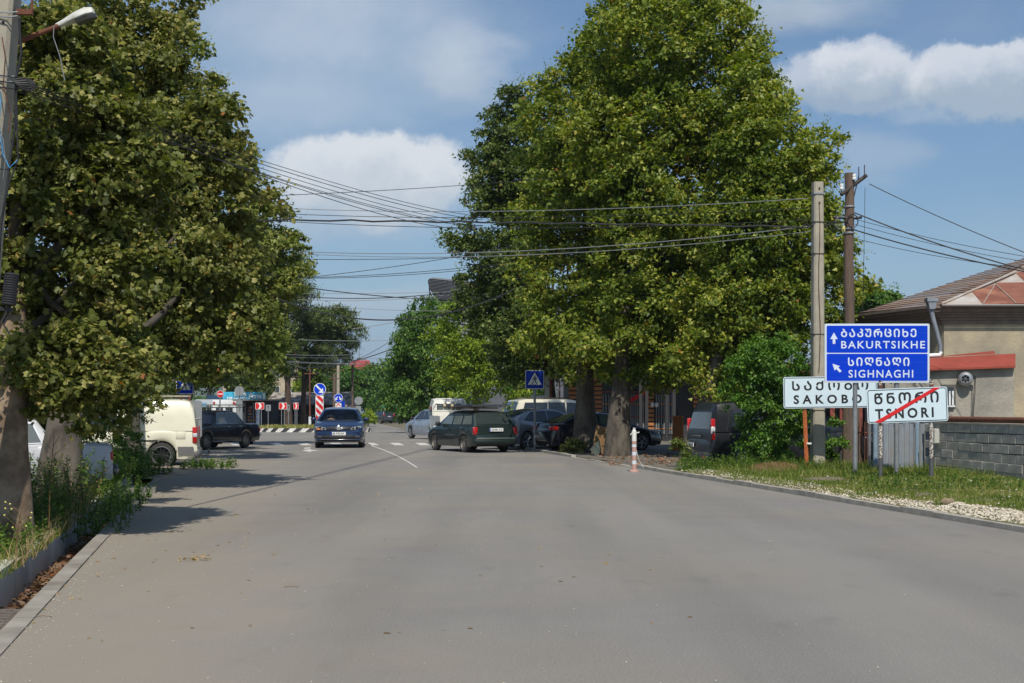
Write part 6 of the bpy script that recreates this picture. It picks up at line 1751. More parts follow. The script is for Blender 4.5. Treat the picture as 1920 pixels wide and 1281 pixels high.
MB().box((.045, -.03, .93), (.16, .015, .02), ry=-.35).build('torn_strap', wh_, t); MB().box((-.07, -.03, .92), (.08, .015, .02), ry=-.8).build('torn_strap', wh_, t)
MB().tube([(.05, -.03, .52), (.10, -.04, .30), (.22, -.05, .10)], .006, 4).build('torn_strip', wh_, t)

# boards leaning between the trunks
for px, Y, w, h, rx, rz, mm, lb in ((1125, 41.9, .46, .95, .12, .5, 'board_brown', 'brown chipboard sheet leaning against the second plane trunk'), (1133, 41.6, .40, .62, .35, .9, 'board_brown2', 'smaller orange-brown board leaning before the second plane trunk'),
                                    (1120, 41.5, .30, .5, .45, .2, 'board_green', 'greenish board lying slanted at the foot of the chipboard')):
    c = G(px, Y, .0)
    m = mat(mm, {'board_brown': (.30, .19, .085), 'board_brown2': (.26, .13, .05), 'board_green': (.07, .09, .08)}[mm], .8, c2=(.18, .12, .06) if mm != 'board_green' else (.05, .06, .055), scale=5)
    t = thing('board', lb, 'board', c, rz); MB().box((0, 0, h / 2), (w, .025, h), rx=-rx, ry=.28 if mm != 'board_green' else .9).build('sheet', m, t)
    MB().box((0, -.02, h * .5), (w * .96, .03, .03), rx=-rx, ry=.28 if mm != 'board_green' else .9).build('batten', m, t)

# orange cabinet by the third trunk
c = G(1271, 46, 0); t = thing('gas_cabinet', 'narrow orange metal cabinet left of the third plane trunk', 'cabinet', c)
om = mat('orange_cab', (.50, .17, .03), .6, c2=(.38, .12, .03), scale=5)
MB().bbox((0, 0, .62), (.36, .3, 1.24), .03).build('cabinet_body', om, t); MB().box((0, -.16, .7), (.29, .02, .8)).build('door', om, t); MB().tube([(0, 0, 1.2), (0, 0, 1.5)], .03, 6).build('pipe', blk, t)


# ------------------------------------------------------------------ shop with slatted cladding behind the right planes
def shop():
    Y = 60.0; z0 = gz(Y)
    xa, xb = P(1066, 0, Y).x, P(1400, 0, Y).x; xc = (xa + xb) / 2
    t = thing('shop_building', 'dark shop front clad with orange wooden slats behind the plane trunks', 'shop', (xc, Y, z0))
    dkm = mat('shop_dark', (.03, .03, .032), .7); om = mat('slat_orange', (.46, .19, .06), .7, c2=(.34, .13, .045), scale=2, stretch=(.6, 4, 4)); gl = mat('shop_glass', (.10, .115, .12), .08, c2=(.03, .035, .04), scale=.8, spec=.8)
    MB().box((0, 3, 1.9), (xb - xa, 6, 3.8)).build('wall', dkm, t)
    MB().box((0, 1.5, 3.9), (xb - xa + .6, 7.6, .25)).build('roof', mat('shop_roof', (.12, .11, .10), .8), t)
    for px0, px1 in ((1066, 1085), (1108, 1128), (1168, 1180), (1210, 1226), (1300, 1322)):
        x0, x1 = P(px0, 0, Y).x - xc, P(px1, 0, Y).x - xc
        for k in range(15): MB().box(((x0 + x1) / 2, -.06, .35 + k * .20), (x1 - x0, .05, .135)).build('slat', om, t)
    for px0, px1 in ((1128, 1166), (1181, 1208), (1228, 1262)):
        x0, x1 = P(px0, 0, Y).x - xc, P(px1, 0, Y).x - xc
        MB().box(((x0 + x1) / 2, -.02, 1.55), (x1 - x0, .03, 2.5)).build('shop_window', gl, t)
        for k in range(7): MB().box((x0 + (x1 - x0) * (k + .5) / 7, -.05, 1.2), (.022, .02, 1.8)).build('mullion', mat('mullion_grey', (.35, .37, .38), .5), t)
        for k in range(4): MB().box(((x0 + x1) / 2, -.07, .55 + k * .55), (x1 - x0, .02, .05)).build('shelf_edge', rpm if k % 2 else om, t)
    for px in (1195, 1206, 1243, 1256): MB().box((P(px, 0, Y).x - xc, -1.5, 1.5), (.14, .14, 3.0)).build('column', dkm, t)
    MB().box((P(1195, 0, Y).x - xc, -.3, 2.0), (1.0, .05, .16), ry=-.5).build('red_stripe', M['sign_red'], t)
    for px in (1222, 1230): MB().lathe([(.005, -.12), (.07, -.08), (.09, 0), (.07, .08), (.005, .12)], 12, c=(P(px, 0, Y).x - xc, -.2, 1.62)).build('white_globe', M['white'], t, smooth=50)
shop()
# red and white pipe post with an arched hose by the white off-road car
c = G(1036, 60, 0); t = thing('gate_post', 'pale post with red edge behind the white off-road car', 'post', c)
MB().box((-.25, 0, 1.6), (.22, .2, 3.2)).build('post', mat('pale_post', (.5, .5, .46), .7), t); MB().box((-.08, 0, 1.6), (.1, .1, 3.2)).build('red_edge', rpm, t); MB().box((.32, 0, 1.4), (.06, .06, 2.8)).build('red_rod', rpm, t)
MB().tube([(.22, -.1, 1.4 + .35), (.24, -.1, 2.15), (.36, -.1, 2.45), (.55, -.1, 2.58)], .03, 6).build('arched_pipe', M['white'], t, smooth=60)
MB().bbox((-.6, 0, 1.95), (.75, .3, .22), .04).build('cap', mat('pale_post', (.5, .5, .46), .7), t)

# ------------------------------------------------------------------ far left: kiosk, shed, apartment block
def kiosk():
    Y = 125.0; z0 = gz(Y); s = Y / FL
    X0, X1 = P(398, 0, Y).x, P(508, 0, Y).x; xc = (X0 + X1) / 2; W = X1 - X0
    t = thing('drive_in_kiosk', 'low drive-in shop with a blue banner above its dark front', 'kiosk', (xc, Y, z0))
    dk = mat('kiosk_dark', (.035, .038, .042), .8); top = P(0, 752, Y).z - z0
    MB().box((0, 2.5, top / 2), (W, 4.0, top)).build('wall', dk, t)
    MB().box((.2, 1.2, top + .08), (W + 1.0, 7.5, .12)).build('roof', mat('kiosk_roof', (.16, .15, .14), .8), t)
    bt, bb = P(0, 735.5, Y).z - z0, P(0, 751, Y).z - z0
    bx0, bx1 = P(428, 0, Y).x - xc, P(507, 0, Y).x - xc
    bm = mat('banner_blue', (.04, .32, .52), .5, c2=(.06, .45, .66), scale=.5, lo=.4, hi=.6)
    bn = MB().box(((bx0 + bx1) / 2, -2.35, (bt + bb) / 2), (bx1 - bx0, .08, bt - bb)).build('banner', bm, t)
    MB().box((P(415, 0, Y).x - xc, -2.3, (bt + bb) / 2 - .15), (1.7, .06, .5)).build('dark_banner', mat('banner_dark', (.02, .06, .12), .5), t)
    w_ = M['white']; y = -2.40
    bp = lambda px, py: (P(px, 0, Y).x - xc, y, P(0, py, Y).z - z0)
    text('MTIS', 23.5 * s, 6.5 * s, w_, bn, bp(476, 747.6), bold=.04)
    text('DRIVE 24/7', 37 * s, 5.5 * s, w_, bn, bp(436, 750.2), bold=.03)
    text('ᲓᲠᲐᲘᲕᲘ', 21 * s, 6 * s, w_, bn, bp(449, 743), bold=.03)
    for pts in ([(465, 736), (472, 740.5), (467, 744)], [(477, 736), (484, 740), (480, 741)], [(499, 742), (504, 736.5), (506, 737), (506, 751), (502, 751), (502, 741)]):
        mb = MB(); mb.add([bp(a, b) for a, b in pts], [tuple(range(len(pts)))]); mb.build('banner_mark', w_, bn)
    cols_ = [(.5, .12, .05), (.62, .30, .06), (.30, .05, .05), (.10, .16, .35), (.45, .42, .35)]
    for px0, px1 in ((464, 472), (477, 481), (447, 457)):
        x0, x1 = P(px0, 0, Y).x - xc, P(px1, 0, Y).x - xc
        f = MB().box(((x0 + x1) / 2, .35, 1.15), (x1 - x0 + .1, .3, 2.2)).build('shelf_unit', dk, t)
        for r_ in range(7):
            for k in range(3):
                xx = x0 + (x1 - x0) * (k + .5) / 3
                MB().box((xx, .17, .25 + r_ * .30), ((x1 - x0) / 3.4, .06, .16)).build('crate', mat('goods_%d' % ((r_ * 2 + k) % 5), cols_[(r_ * 2 + k) % 5], .6), f)
            MB().box(((x0 + x1) / 2, .16, .14 + r_ * .30), (x1 - x0, .06, .03)).build('shelf', M['steel'], f)
    for px in (475.5, 483, 461, 487): MB().box((P(px, 0, Y).x - xc, -.1, 1.25), (.07, .07, 2.5)).build('column', M['steel'], t)
    MB().box((P(485, 0, Y).x - xc, -.3, .95), (.35, .04, 1.9)).build('blue_poster', mat('poster_blue', (.30, .45, .70), .5, c2=(.62, .68, .75), scale=3, lo=.4, hi=.6), t)
kiosk()
def shed():
    Y = 132.0; z0 = gz(Y); s = Y / FL
    X0, X1 = P(504, 0, Y).x, P(662, 0, Y).x; xc = (X0 + X1) / 2; W = X1 - X0
    t = thing('tiled_shed', 'long low dark shed with a ragged grey tiled roof behind the island', 'shed', (xc, Y, z0))
    tm = [mat('tile_a', (.20, .17, .14), .9, c2=(.13, .11, .09), scale=3), mat('tile_b', (.27, .24, .20), .9), mat('tile_c', (.13, .105, .09), .9), mat('tile_d', (.34, .31, .27), .9)]
    MB().box((0, 2.5, 1.1), (W, 4.0, 2.2)).build('wall', mat('shed_wall', (.11, .11, .11), .9, c2=(.07, .07, .07), scale=1), t)
    MB().box((-1.8, .42, 1.4), (W * .5, .1, 1.4)).build('dark_opening', mat('shop_dark', (.03, .03, .032), .7), t)
    for px in (520, 536, 560, 585, 612, 640): MB().box((P(px, 0, Y).x - xc, -.8, 1.1), (.12, .12, 2.3)).build('post', mat('shed_post', (.09, .07, .06), .9), t)
    MB().box((0, .2, 1.3), (W, .05, .06)).build('rail', M['steel'], t)
    zb, zt = P(0, 758, Y).z - z0, P(0, 737, Y).z - z0
    rt = MB().add([(-W / 2, -1.4, zb - .06), (W / 2 + .6, -1.4, zb - .5), (W / 2 - 1.0, 3.2, zt - .1), (-W / 2, 3.2, zt - .1)], [(0, 1, 2, 3)]).build('roof', tm[2], t)
    dat = []
    for m in tm:
        o = MB().bbox((0, 0, 0), (.30, .46, .05), .012).build('tile', m); dat.append(o.data); bpy.data.objects.remove(o)
    nx, ny = 26, 9; rr_ = random.Random(3)
    slope = math.atan2(zt - zb, 4.6)
    for j in range(ny):
        for i in range(nx):
            u = i / (nx - 1); v = j / (ny - 1)
            o = bpy.data.objects.new('tile', rr_.choice(dat)); col.objects.link(o); o.parent = rt
            xx = -W / 2 + u * (W + (0.5 - 1.2 * v)); drop = .42 * max(0, (u - .75) / .25) * (1 - v)
            o.location = (xx, -1.4 + 4.6 * v, zb + (zt - zb) * v - drop + rr_.uniform(0, .05)); o.rotation_euler = (slope + rr_.uniform(-.06, .1), rr_.uniform(-.05, .05), rr_.uniform(-.08, .08)); o.scale = (W / nx / .29, 1.3, 1)
    b = MB().bbox((P(516, 0, Y).x - xc, -4, .55), (1.3, .6, 1.0), .05).build('planter_box', mat('planter_wood', (.33, .20, .10), .8, c2=(.22, .13, .07), scale=3), None)
    b.location = (xc, Y, z0); tag(b, 'brown wooden counter box in front of the dark shed', 'box')
shed()
def apartment():
    Y = 175.0; z0 = gz(Y)
    X0, X1 = P(418, 0, Y).x, P(560, 0, Y).x; xc = (X0 + X1) / 2; W = X1 - X0; H = P(0, 655, Y).z - z0
    t = thing('apartment_building', 'beige apartment building mostly hidden behind the left trees and pines', 'building', (xc, Y, z0))
    m = mat('apart_wall', (.44, .37, .26), .9, c2=(.36, .30, .22), scale=.6, detail=8)
    MB().box((0, 5, H / 2), (W, 10, H)).build('wall', m, t); MB().box((0, 5, H + .1), (W + .6, 10.8, .25)).build('roof', mat('apart_roof', (.20, .10, .08), .8), t)
    for r_ in range(3):
        for k in range(5):
            x = -W / 2 + W * (k + .5) / 5; z = 1.7 + r_ * 2.6
            f = MB().box((x, -.02, z), (1.0, .08, 1.4)).build('window', mat('win_frame', (.5, .5, .48), .6), t)
            MB().box((x, -.07, z), (.86, .03, 1.26)).build('pane', M['glass'], f); MB().box((x, -.10, z), (.05, .03, 1.26)).build('bar', M['white'], f)
apartment()
# far red roofs
for px, py, wpx, Y, lb in ((503 + 60, 674, 34, 240, 'house with a red roof glimpsed left through the pine crown'), (672, 683, 46, 230, 'blue-walled house with a low red roof beneath the far street light')):
    z0 = gz(Y); c = P(px, py, Y); s = Y / FL; W = wpx * s * 1.1; H = c.z - z0
    t = thing('far_house', lb, 'house', (c.x, Y, z0))
    MB().box((0, 4, (H - .9) / 2), (W * .8, 8, H - .9)).build('wall', mat('far_wall', (.16, .24, .38), .8), t)
    zr = H - .9
    rf_ = mat('far_red_roof', (.32, .055, .05), .6, c2=(.25, .045, .04), scale=.8)
    MB().add([(-W / 2, -.5, zr), (W / 2, -.5, zr), (W / 2, 8.5, zr), (-W / 2, 8.5, zr), (-W * .3, 4, zr + 1.7), (W * .3, 4, zr + 1.7)], [(0, 1, 5, 4), (1, 2, 5), (2, 3, 4, 5), (3, 0, 4), (0, 3, 2, 1)]).build('roof', rf_, t)
    for k in (-1, 0, 1): MB().box((k * W * .22, -.03, H * .55), (.9, .08, 1.0)).build('window', M['glass'], t)
# green-roofed kiosk at the far end
Y = 200.0; z0 = gz(Y); t = thing('green_kiosk', 'small kiosk with a green canvas roof at the far end of the street', 'kiosk', (P(742, 0, Y).x, Y, z0))
kg = mat('canvas_green', (.02, .13, .08), .7, c2=(.015, .10, .06), scale=2)
zk = P(0, 762, Y).z - z0; zk2 = P(0, 755, Y).z - z0
MB().add([(-2.2, -1.8, zk), (2.2, -1.8, zk), (2.2, 1.8, zk), (-2.2, 1.8, zk), (-1.0, 0, zk2), (1.2, 0, zk2)], [(0, 1, 5, 4), (1, 2, 5), (2, 3, 4, 5), (3, 0, 4), (0, 3, 2, 1)]).build('roof', kg, t)
MB().box((0, .8, zk / 2), (3.6, 1.4, zk)).build('wall', mat('kiosk_wall', (.07, .075, .07), .8, c2=(.12, .12, .11), scale=1.5), t)
MB().box((-.4, .08, 1.4), (1.8, .05, .9)).build('counter_window', M['glass'], t); MB().box((0, -1.78, zk - .12), (4.3, .05, .25)).build('valance', kg, t)
for sx in (-2, 2): MB().tube([(sx, -1.6, 0), (sx, -1.6, zk)], .05, 6).build('post', M['steel'], t)

# poles far down the street and the street light
for px, py0, Y, r, m, lb in ((627, 700, 122, .16, 'wood_pole', 'dark wooden pole left of the pale one above the forked arrows sign'), (634, 684, 124, .16, 'concrete', 'pale concrete pole beside the dark wooden pole beyond the island'), (581, 690, 115, .07, 'rust', 'thin dark pole with a white foot right of the pine trunks'),
                              (661, 684, 130, .12, 'wood_pole', 'far grey pole carrying the street light over the road')):
    z0 = gz(Y); c = P(px, py0, Y); t = thing('utility_pole', lb, 'utility pole', (c.x, Y, z0)); h = c.z - z0
    MB().tube([(0, 0, -.2), (0, 0, h)], [r * 1.2, r * .85], 10).build('pole', M[m], t, smooth=50)
    MB().tube([(-.5, 0, h - .5), (.5, 0, h - .5)], .05, 5).build('crossarm', M['rust'], t)
    if 'street light' in lb:
        MB().tube([(0, 0, h - .3), (.3, -.1, h + .35), (.55, -.1, h + .5)], .04, 6).build('arm', M['steel'], t)
        MB().bbox((.95, -.1, h + .58), (.95, .3, .2), .08).build('lamp_head', M['white'], t, smooth=50)
    if 'white foot' in lb: MB().tube([(0, 0, 0), (0, 0, 1.2)], .12, 8).build('foot', M['white'], t)
# radio mast on the hill
t = thing('radio_mast', 'thin lattice mast on the distant hill', 'mast', (P(674, 0, 4100).x, 4100, 140))
zt = P(0, 634, 4100).z - 140
MB().tube([(0, 0, -20), (0, 0, zt)], [2.2, .8], 4).build('mast', mat('mast_grey', (.2, .2, .2), .6), t); MB().tube([(-2.5, 0, zt * .9), (2.5, 0, zt * .9)], .5, 4).build('antenna', MATS['mast_grey'], t)
# curved corrugated structure above the trees
Y = 105.0; c = P(803, 545, Y)
t = thing('curved_roof', 'grey corrugated curved end of a tall roof above the green trees', 'roof', (c.x, Y, gz(Y)))
h0 = -gz(Y)
cm_ = mat('corrugated_grey', (.12, .125, .145), .6, .2, c2=(.09, .095, .11), scale=.8)
prof = [(.35, 521), (-.3, 524), (-.62, 533), (-.5, 552), (.3, 562), (.9, 566), (1.0, 575), (1.0, 600), (1.0, 640)]
mb = MB(); rows = []
def zz(py, Y_): return EYE - (py - HZ) / FL * Y_ + h0
pr_ = []
steps = [(803 + a * 0, a) for a in range(1)]
outline = [(812, 520.5), (806, 521.5), (802, 527), (804, 537), (810, 549), (816, 558), (824, 563), (824, 566)]
vsA = []
for k, (px, py) in enumerate(outline):
    q = P(px, py, Y); vsA.append((q.x - c.x, 0, q.z + h0))
nseg = 30
vs = []
for v in vsA:
    for j in range(nseg + 1):
        u = j / nseg; vs.append((v[0] + 11 * u - (.0), 2.2 * u + .9 * (1 - abs(2 * u - 1)) * 0 + 0.05 * (j % 2), v[2] - 1.6 * u * .55))
fs = [(i * (nseg + 1) + j, i * (nseg + 1) + j + 1, (i + 1) * (nseg + 1) + j + 1, (i + 1) * (nseg + 1) + j) for i in range(len(vsA) - 1) for j in range(nseg)]
# horizontal corrugation: many narrow lapped strips down the face
n = 17; z_t, z_b = vsA[0][2], P(0, 566, Y).z + h0
xL = lambda z: float(np.interp(-z, [-v[2] for v in vsA], [v[0] for v in vsA]))
for i in range(n):
    za, zb_ = z_t + (z_b - z_t) * i / n, z_t + (z_b - z_t) * (i + 1) / n
    a0, a1 = xL(za), xL(zb_); dr = .55
    vs = [(a0, -.10, za), (11, 1.5, za - dr * 1.6), (11, 1.35, zb_ - dr * 1.6), (a1, -.25, zb_), (a1, -.10, zb_ - .0), (11, 1.5, zb_ - dr * 1.6)]
    MB().add(vs, [(0, 1, 2, 3), (3, 2, 5, 4)]).build('roof_sheet', cm_, t)
lo_ = P(0, 640, Y).z + h0; x2 = P(826, 0, Y).x - c.x
for i in range(12):
    za, zb_ = z_b + (lo_ - z_b) * i / 12, z_b + (lo_ - z_b) * (i + 1) / 12
    MB().add([(x2, .1, za), (11, 1.6, za - .9), (11, 1.45, zb_ - .9), (x2, -.05, zb_), (x2, .1, zb_), (11, 1.6, zb_ - .9)], [(0, 1, 2, 3), (3, 2, 5, 4)]).build('wall_sheet', cm_, t)
MB().box((6.3, 3.5, lo_ / 2), (10, 3, lo_)).build('wall', cm_, t)
q = lambda px, py: (P(px, 0, Y).x - c.x, -.1, P(0, py, Y).z + h0)
for a, b in (((805, 538), (806, 560)), ((806, 548), (812, 560)), ((804, 559), (824, 560)), ((812, 560), (811, 572)), ((816, 560), (819, 574)), ((823, 560), (823, 590)), ((819, 562), (822, 574)), ((806, 541), (815, 556))):
    MB().tube([q(*a), q(*b)], .05, 5).build('strut', blk, t)


# ------------------------------------------------------------------ people
def person(label, px, Y, shirt, trousers, h=1.72, rz=0.0, at=None):
    z0 = gz(Y); c = P(px, 0, Y)
    if at is not None: c = at; Y = at.y; z0 = at.z
    t = thing('person', label, 'person', (c.x, Y, z0), rz); k = h / 1.72
    skin = mat('skin', (.36, .20, .13), .6)
    def skinned(nm, vs, es, rad, m):
        me = bpy.data.meshes.new(nm); me.from_pydata([tuple(x * k for x in v) for v in vs], es, []); o = bpy.data.objects.new(nm, me); col.objects.link(o)
        sk = o.modifiers.new('skin', 'SKIN'); 
        if not me.skin_vertices: pass
        bpy.context.view_layer.update()
        for i, r in enumerate(rad): me.skin_vertices[0].data[i].radius = (r * k, r * k * .8)
        me.skin_vertices[0].data[0].use_root = True
        o.modifiers.new('sub', 'SUBSURF').render_levels = 1; o.modifiers['sub'].levels = 1
        me.materials.append(m); o.parent = t
        return o
    J = [(0, 0, .95), (0, 0, 1.2), (0, 0, 1.42), (0, 0, 1.50), (0, .01, 1.62), (-.17, 0, 1.40), (-.24, .02, 1.14), (-.25, -.06, .90), (-.25, -.08, .80), (.17, 0, 1.40), (.24, .02, 1.14), (.25, -.06, .90), (.25, -.08, .80),
         (-.09, 0, .88), (-.10, .02, .50), (-.11, .06, .09), (-.11, -.10, .04), (.09, 0, .88), (.10, -.03, .50), (.11, .02, .09), (.11, -.14, .04)]
    if at is not None:
        J = [(0, 0, .0), (0, -.06, .24), (0, -.08, .46), (0, -.07, .55), (0, -.05, .68), (-.17, -.06, .44), (-.22, .10, .24), (-.16, .33, .33), (-.13, .40, .35), (.17, -.06, .44), (.22, .10, .24), (.16, .33, .33), (.13, .40, .35),
             (-.09, .06, 0), (-.13, .44, .10), (-.13, .60, -.18), (-.13, .70, -.2), (.09, .06, 0), (.13, .44, .10), (.13, .60, -.18), (.13, .70, -.2)]
    E = [(0, 1), (1, 2), (2, 3), (3, 4), (2, 5), (5, 6), (6, 7), (7, 8), (2, 9), (9, 10), (10, 11), (11, 12), (0, 13), (13, 14), (14, 15), (15, 16), (0, 17), (17, 18), (18, 19), (19, 20)]
    R = [.13, .125, .11, .05, .085, .06, .045, .035, .035, .06, .045, .035, .035, .09, .06, .045, .035, .09, .06, .045, .035]
    skinned('body', J, E, R, skin)
    skinned('shirt', [J[0], J[1], (J[2][0], J[2][1], J[2][2] - .02), J[5], J[6], J[9], J[10]], [(0, 1), (1, 2), (2, 3), (3, 4), (2, 5), (5, 6)], [.15, .145, .13, .075, .06, .075, .06], shirt)
    skinned('trousers', [(J[0][0], J[0][1], J[0][2] - .02), J[13], J[14], J[15], J[17], J[18], J[19]], [(0, 1), (1, 2), (2, 3), (0, 4), (4, 5), (5, 6)], [.145, .11, .08, .06, .11, .08, .06], trousers)
    MB().lathe([(.004, .12), (.07, .09), (.098, .03), (.10, -.03)], 12, c=(J[4][0], J[4][1] * k, (J[4][2] + .01) * k)).build('hair', M['black'], t, smooth=60)
navy, yel, pink, dkc = mat('cloth_navy', (.03, .05, .10), .9), mat('cloth_yellow', (.55, .40, .04), .9), mat('cloth_pink', (.5, .22, .28), .9), mat('cloth_dark', (.03, .03, .035), .9)
person('person in dark blue clothes standing by the green-roofed kiosk', 747, 190, navy, dkc, rz=.4)
person('person in a yellow top at the street edge right of the blue saloon', 684, 150, yel, dkc, rz=-.5)
person('person in a pink and white top beyond the silver hatchback', 773, 175, pink, navy, rz=.2)
person('person in dark clothes beside the one in yellow', 690, 152, dkc, navy, rz=.9)

for root_, lab, dx, dy, dz_, sh in ((VW_ROOT, 'driver in dark clothes behind the wheel of the dark blue saloon', .36, .24, .60, dkc), (LADA_ROOT, 'driver in a pale shirt at the wheel of the old black saloon', .34, .16, .52, mat('cloth_pale', (.5, .5, .5), .9))):
    bpy.context.view_layer.update()
    person(lab, 0, 0, sh, dkc, h=1.6, rz=root_.rotation_euler.z, at=root_.matrix_world @ Vector((dx, dy, dz_)))
# ------------------------------------------------------------------ trees
BK = M['bark']
tree('plane_tree', 'near plane tree at the left edge with flaking pale trunk', (P(12, 0, 15.2).x, 15.2, 0.05), .24,
     blobs_px([(30, 430, 170, 200, .3), (90, 190, 130, 165, 0), (40, 630, 150, 110, 0), (165, 560, 130, 130, .2), (190, 350, 130, 150, .4), (120, 690, 150, 70, -.4), (-120, 480, 160, 250, 0), (150, 30, 90, 90, 1.4), (20, 690, 110, 95, -.2), (130, 720, 110, 80, -.3), (50, 745, 80, 60, -.8), (-60, 720, 80, 80, 0)], 16.0),
     1050, 64, .084, L_LEFT, 'mid', M['bark_pale'], 'plane trees along the left side', rc=.27, seed=3, trunk_top=P(45, 300, 16), tint_mu=.50, limbs=12, gap=-.5)
tree('plane_tree', 'second plane tree on the left, its broad trunk beside the first', (P(110, 0, 21.6).x, 21.6, 0.05), .33,
     blobs_px([(240, 110, 120, 130, 0), (305, 130, 62, 110, 1), (322, 300, 122, 140, 0), (400, 360, 95, 110, 0), (350, 480, 140, 130, 0), (280, 600, 150, 110, 0), (400, 610, 95, 85, 0), (180, 700, 110, 70, -1), (210, 300, 130, 150, 2), (130, 150, 120, 150, 1), (436, 300, 36, 45, 0), (300, 30, 50, 60, .5), (60, 730, 110, 90, 0), (225, 725, 80, 80, -1), (150, 750, 80, 65, -1), (210, 765, 60, 50, -.5)], 25.0),
     1350, 64, .100, L_LEFT, 'mid', M['bark_grey'], 'plane trees along the left side', rc=.38, seed=5, trunk_top=P(150, 420, 22.4), tint_mu=.47, limbs=16)
tree('plane_tree', 'third plane tree on the left, overhanging the pale van', (P(246, 0, 33.6).x, 33.6, 0.0), .20,
     blobs_px([(440, 300, 45, 60, 0), (440, 420, 58, 90, 0), (440, 560, 70, 100, 0), (420, 645, 90, 62, 0), (330, 690, 90, 50, 1), (300, 500, 130, 150, 3), (490, 610, 38, 55, 0), (350, 200, 90, 130, 3)], 38.4),
     900, 54, .135, L_LEFT2, 'star', M['bark_limb'], 'plane trees along the left side', rc=.36, seed=8, tint_mu=.46, trunk_top=P(262, 560, 36))
tree('plane_tree', 'fourth plane tree on the left, thin branches reaching into the sky', (P(330, 0, 56).x, 56, 0), .25,
     blobs_px([(535, 425, 34, 28, 0), (520, 470, 45, 55, 0), (545, 500, 28, 35, 0), (520, 550, 42, 50, 0), (480, 600, 55, 80, 0), (500, 670, 50, 46, 0), (460, 480, 60, 80, 0), (588, 532, 12, 14, 0)], 52.0),
     520, 44, .15, L_LEFT2, 'star', M['bark_grey'], 'plane trees along the left side', rc=.36, seed=12, tint_mu=.5, gap=-.15, limbs=22)
tree('plane_tree', 'big plane tree on the right, left trunk of the close pair', (*G(1097, 44.6)[:2], 0), .36,
     blobs_px([(1100, 250, 115, 130, 0), (1060, 380, 75, 110, 0), (1120, 430, 140, 150, 0), (1070, 540, 100, 110, 0), (1110, 640, 120, 75, 0), (1180, 140, 110, 130, 1), (1200, 560, 130, 120, 1), (1030, 600, 60, 60, -1), (1015, 440, 40, 50, 0)], 44.5),
     1500, 56, .140, L_RIGHT, 'star', M['bark_grey'], 'plane trees along the right side', rc=.52, seed=21, tint_mu=.50)
tree('plane_tree', 'tallest plane tree on the right, right trunk of the close pair', (*G(1156, 41.3)[:2], 0), .33,
     blobs_px([(1245, 100, 150, 140, 0), (1320, 60, 85, 95, 0), (1200, 260, 140, 140, 0), (1330, 220, 145, 145, 0), (1280, 390, 170, 160, 0), (1250, 540, 160, 130, 0), (1200, 660, 150, 70, 0), (1330, 650, 110, 70, 1), (1160, 50, 60, 70, .5), (1390, 120, 45, 85, 0)], 41.5),
     2000, 58, .138, L_RIGHT, 'star', M['bark_grey'], 'plane trees along the right side', rc=.50, seed=23, tint_mu=.50)
tree('plane_tree', 'third plane tree on the right, crown behind the two poles', (*G(1289, 38.5)[:2], 0), .24,
     blobs_px([(1430, 300, 90, 110, 0), (1500, 340, 75, 95, 0), (1545, 350, 46, 58, 0), (1440, 450, 130, 120, 0), (1530, 470, 66, 85, 0), (1410, 590, 130, 95, 0), (1520, 580, 75, 55, 0), (1340, 690, 90, 50, 0), (1578, 545, 36, 22, 0), (1450, 190, 30, 70, .5), (1400, 200, 60, 100, 1)], 38.8),
     1400, 56, .130, L_RIGHT, 'star', M['bark_grey'], 'plane trees along the right side', rc=.46, seed=27, tint_mu=.50, trunk_top=P(1400, 480, 38.8))
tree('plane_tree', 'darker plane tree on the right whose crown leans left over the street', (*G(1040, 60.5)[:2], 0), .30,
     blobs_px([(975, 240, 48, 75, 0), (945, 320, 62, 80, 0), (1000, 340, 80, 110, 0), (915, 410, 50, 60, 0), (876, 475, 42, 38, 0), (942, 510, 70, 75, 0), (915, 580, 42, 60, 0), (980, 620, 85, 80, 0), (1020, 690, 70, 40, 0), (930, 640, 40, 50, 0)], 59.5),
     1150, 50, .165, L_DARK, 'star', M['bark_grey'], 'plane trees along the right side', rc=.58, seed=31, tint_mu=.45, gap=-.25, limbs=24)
tree('maple_tree', 'yellow-green young tree above the white pickup', (*G(890, 80)[:2], gz(80)), .16,
     blobs_px([(870, 600, 45, 42, 0), (850, 650, 40, 45, 0), (900, 650, 60, 50, 0), (930, 700, 60, 40, 0), (880, 720, 55, 32, 0), (855, 695, 30, 30, 0), (960, 740, 30, 26, 0), (980, 660, 40, 60, 1)], 78.0),
     620, 44, .18, L_YELLOW, 'oval', BK, rc=.55, seed=35, tint_mu=.5)
tree('linden_tree', 'dense dark green tree with drooping leaves at the end of the street', (*G(790, 96)[:2], gz(96)), .22,
     blobs_px([(790, 625, 50, 50, 0), (770, 670, 42, 48, 0), (820, 680, 60, 60, 0), (775, 725, 42, 34, 0), (825, 740, 55, 30, 0), (795, 588, 22, 24, 0), (820, 590, 22, 22, 0), (752, 705, 26, 40, 0), (742, 740, 18, 22, 0)], 94.0),
     760, 46, .22, L_GREEN, 'oval', BK, rc=.62, seed=37, tint_mu=.52, hang=1.2)
tree('pine_tree', 'dark pine with flat-topped crown, right of the two pine trunks', (*G(568, 128)[:2], gz(128)), .30,
     blobs_px([(612, 608, 52, 28, 0), (645, 622, 24, 16, 0), (575, 600, 30, 26, 0), (590, 640, 45, 18, 0), (610, 665, 45, 18, 0), (600, 685, 42, 14, 0), (640, 645, 22, 8, 0), (560, 640, 20, 14, 0), (570, 690, 30, 12, 0)], 128.0),
     560, 60, .42, L_PINE, 'needle', M['bark_pine'], 'pines beyond the roundabout', rc=.72, seed=41, trunk_top=P(574, 610, 128), hang=-.6, shell=.3, gap=-.6, limbs=22)
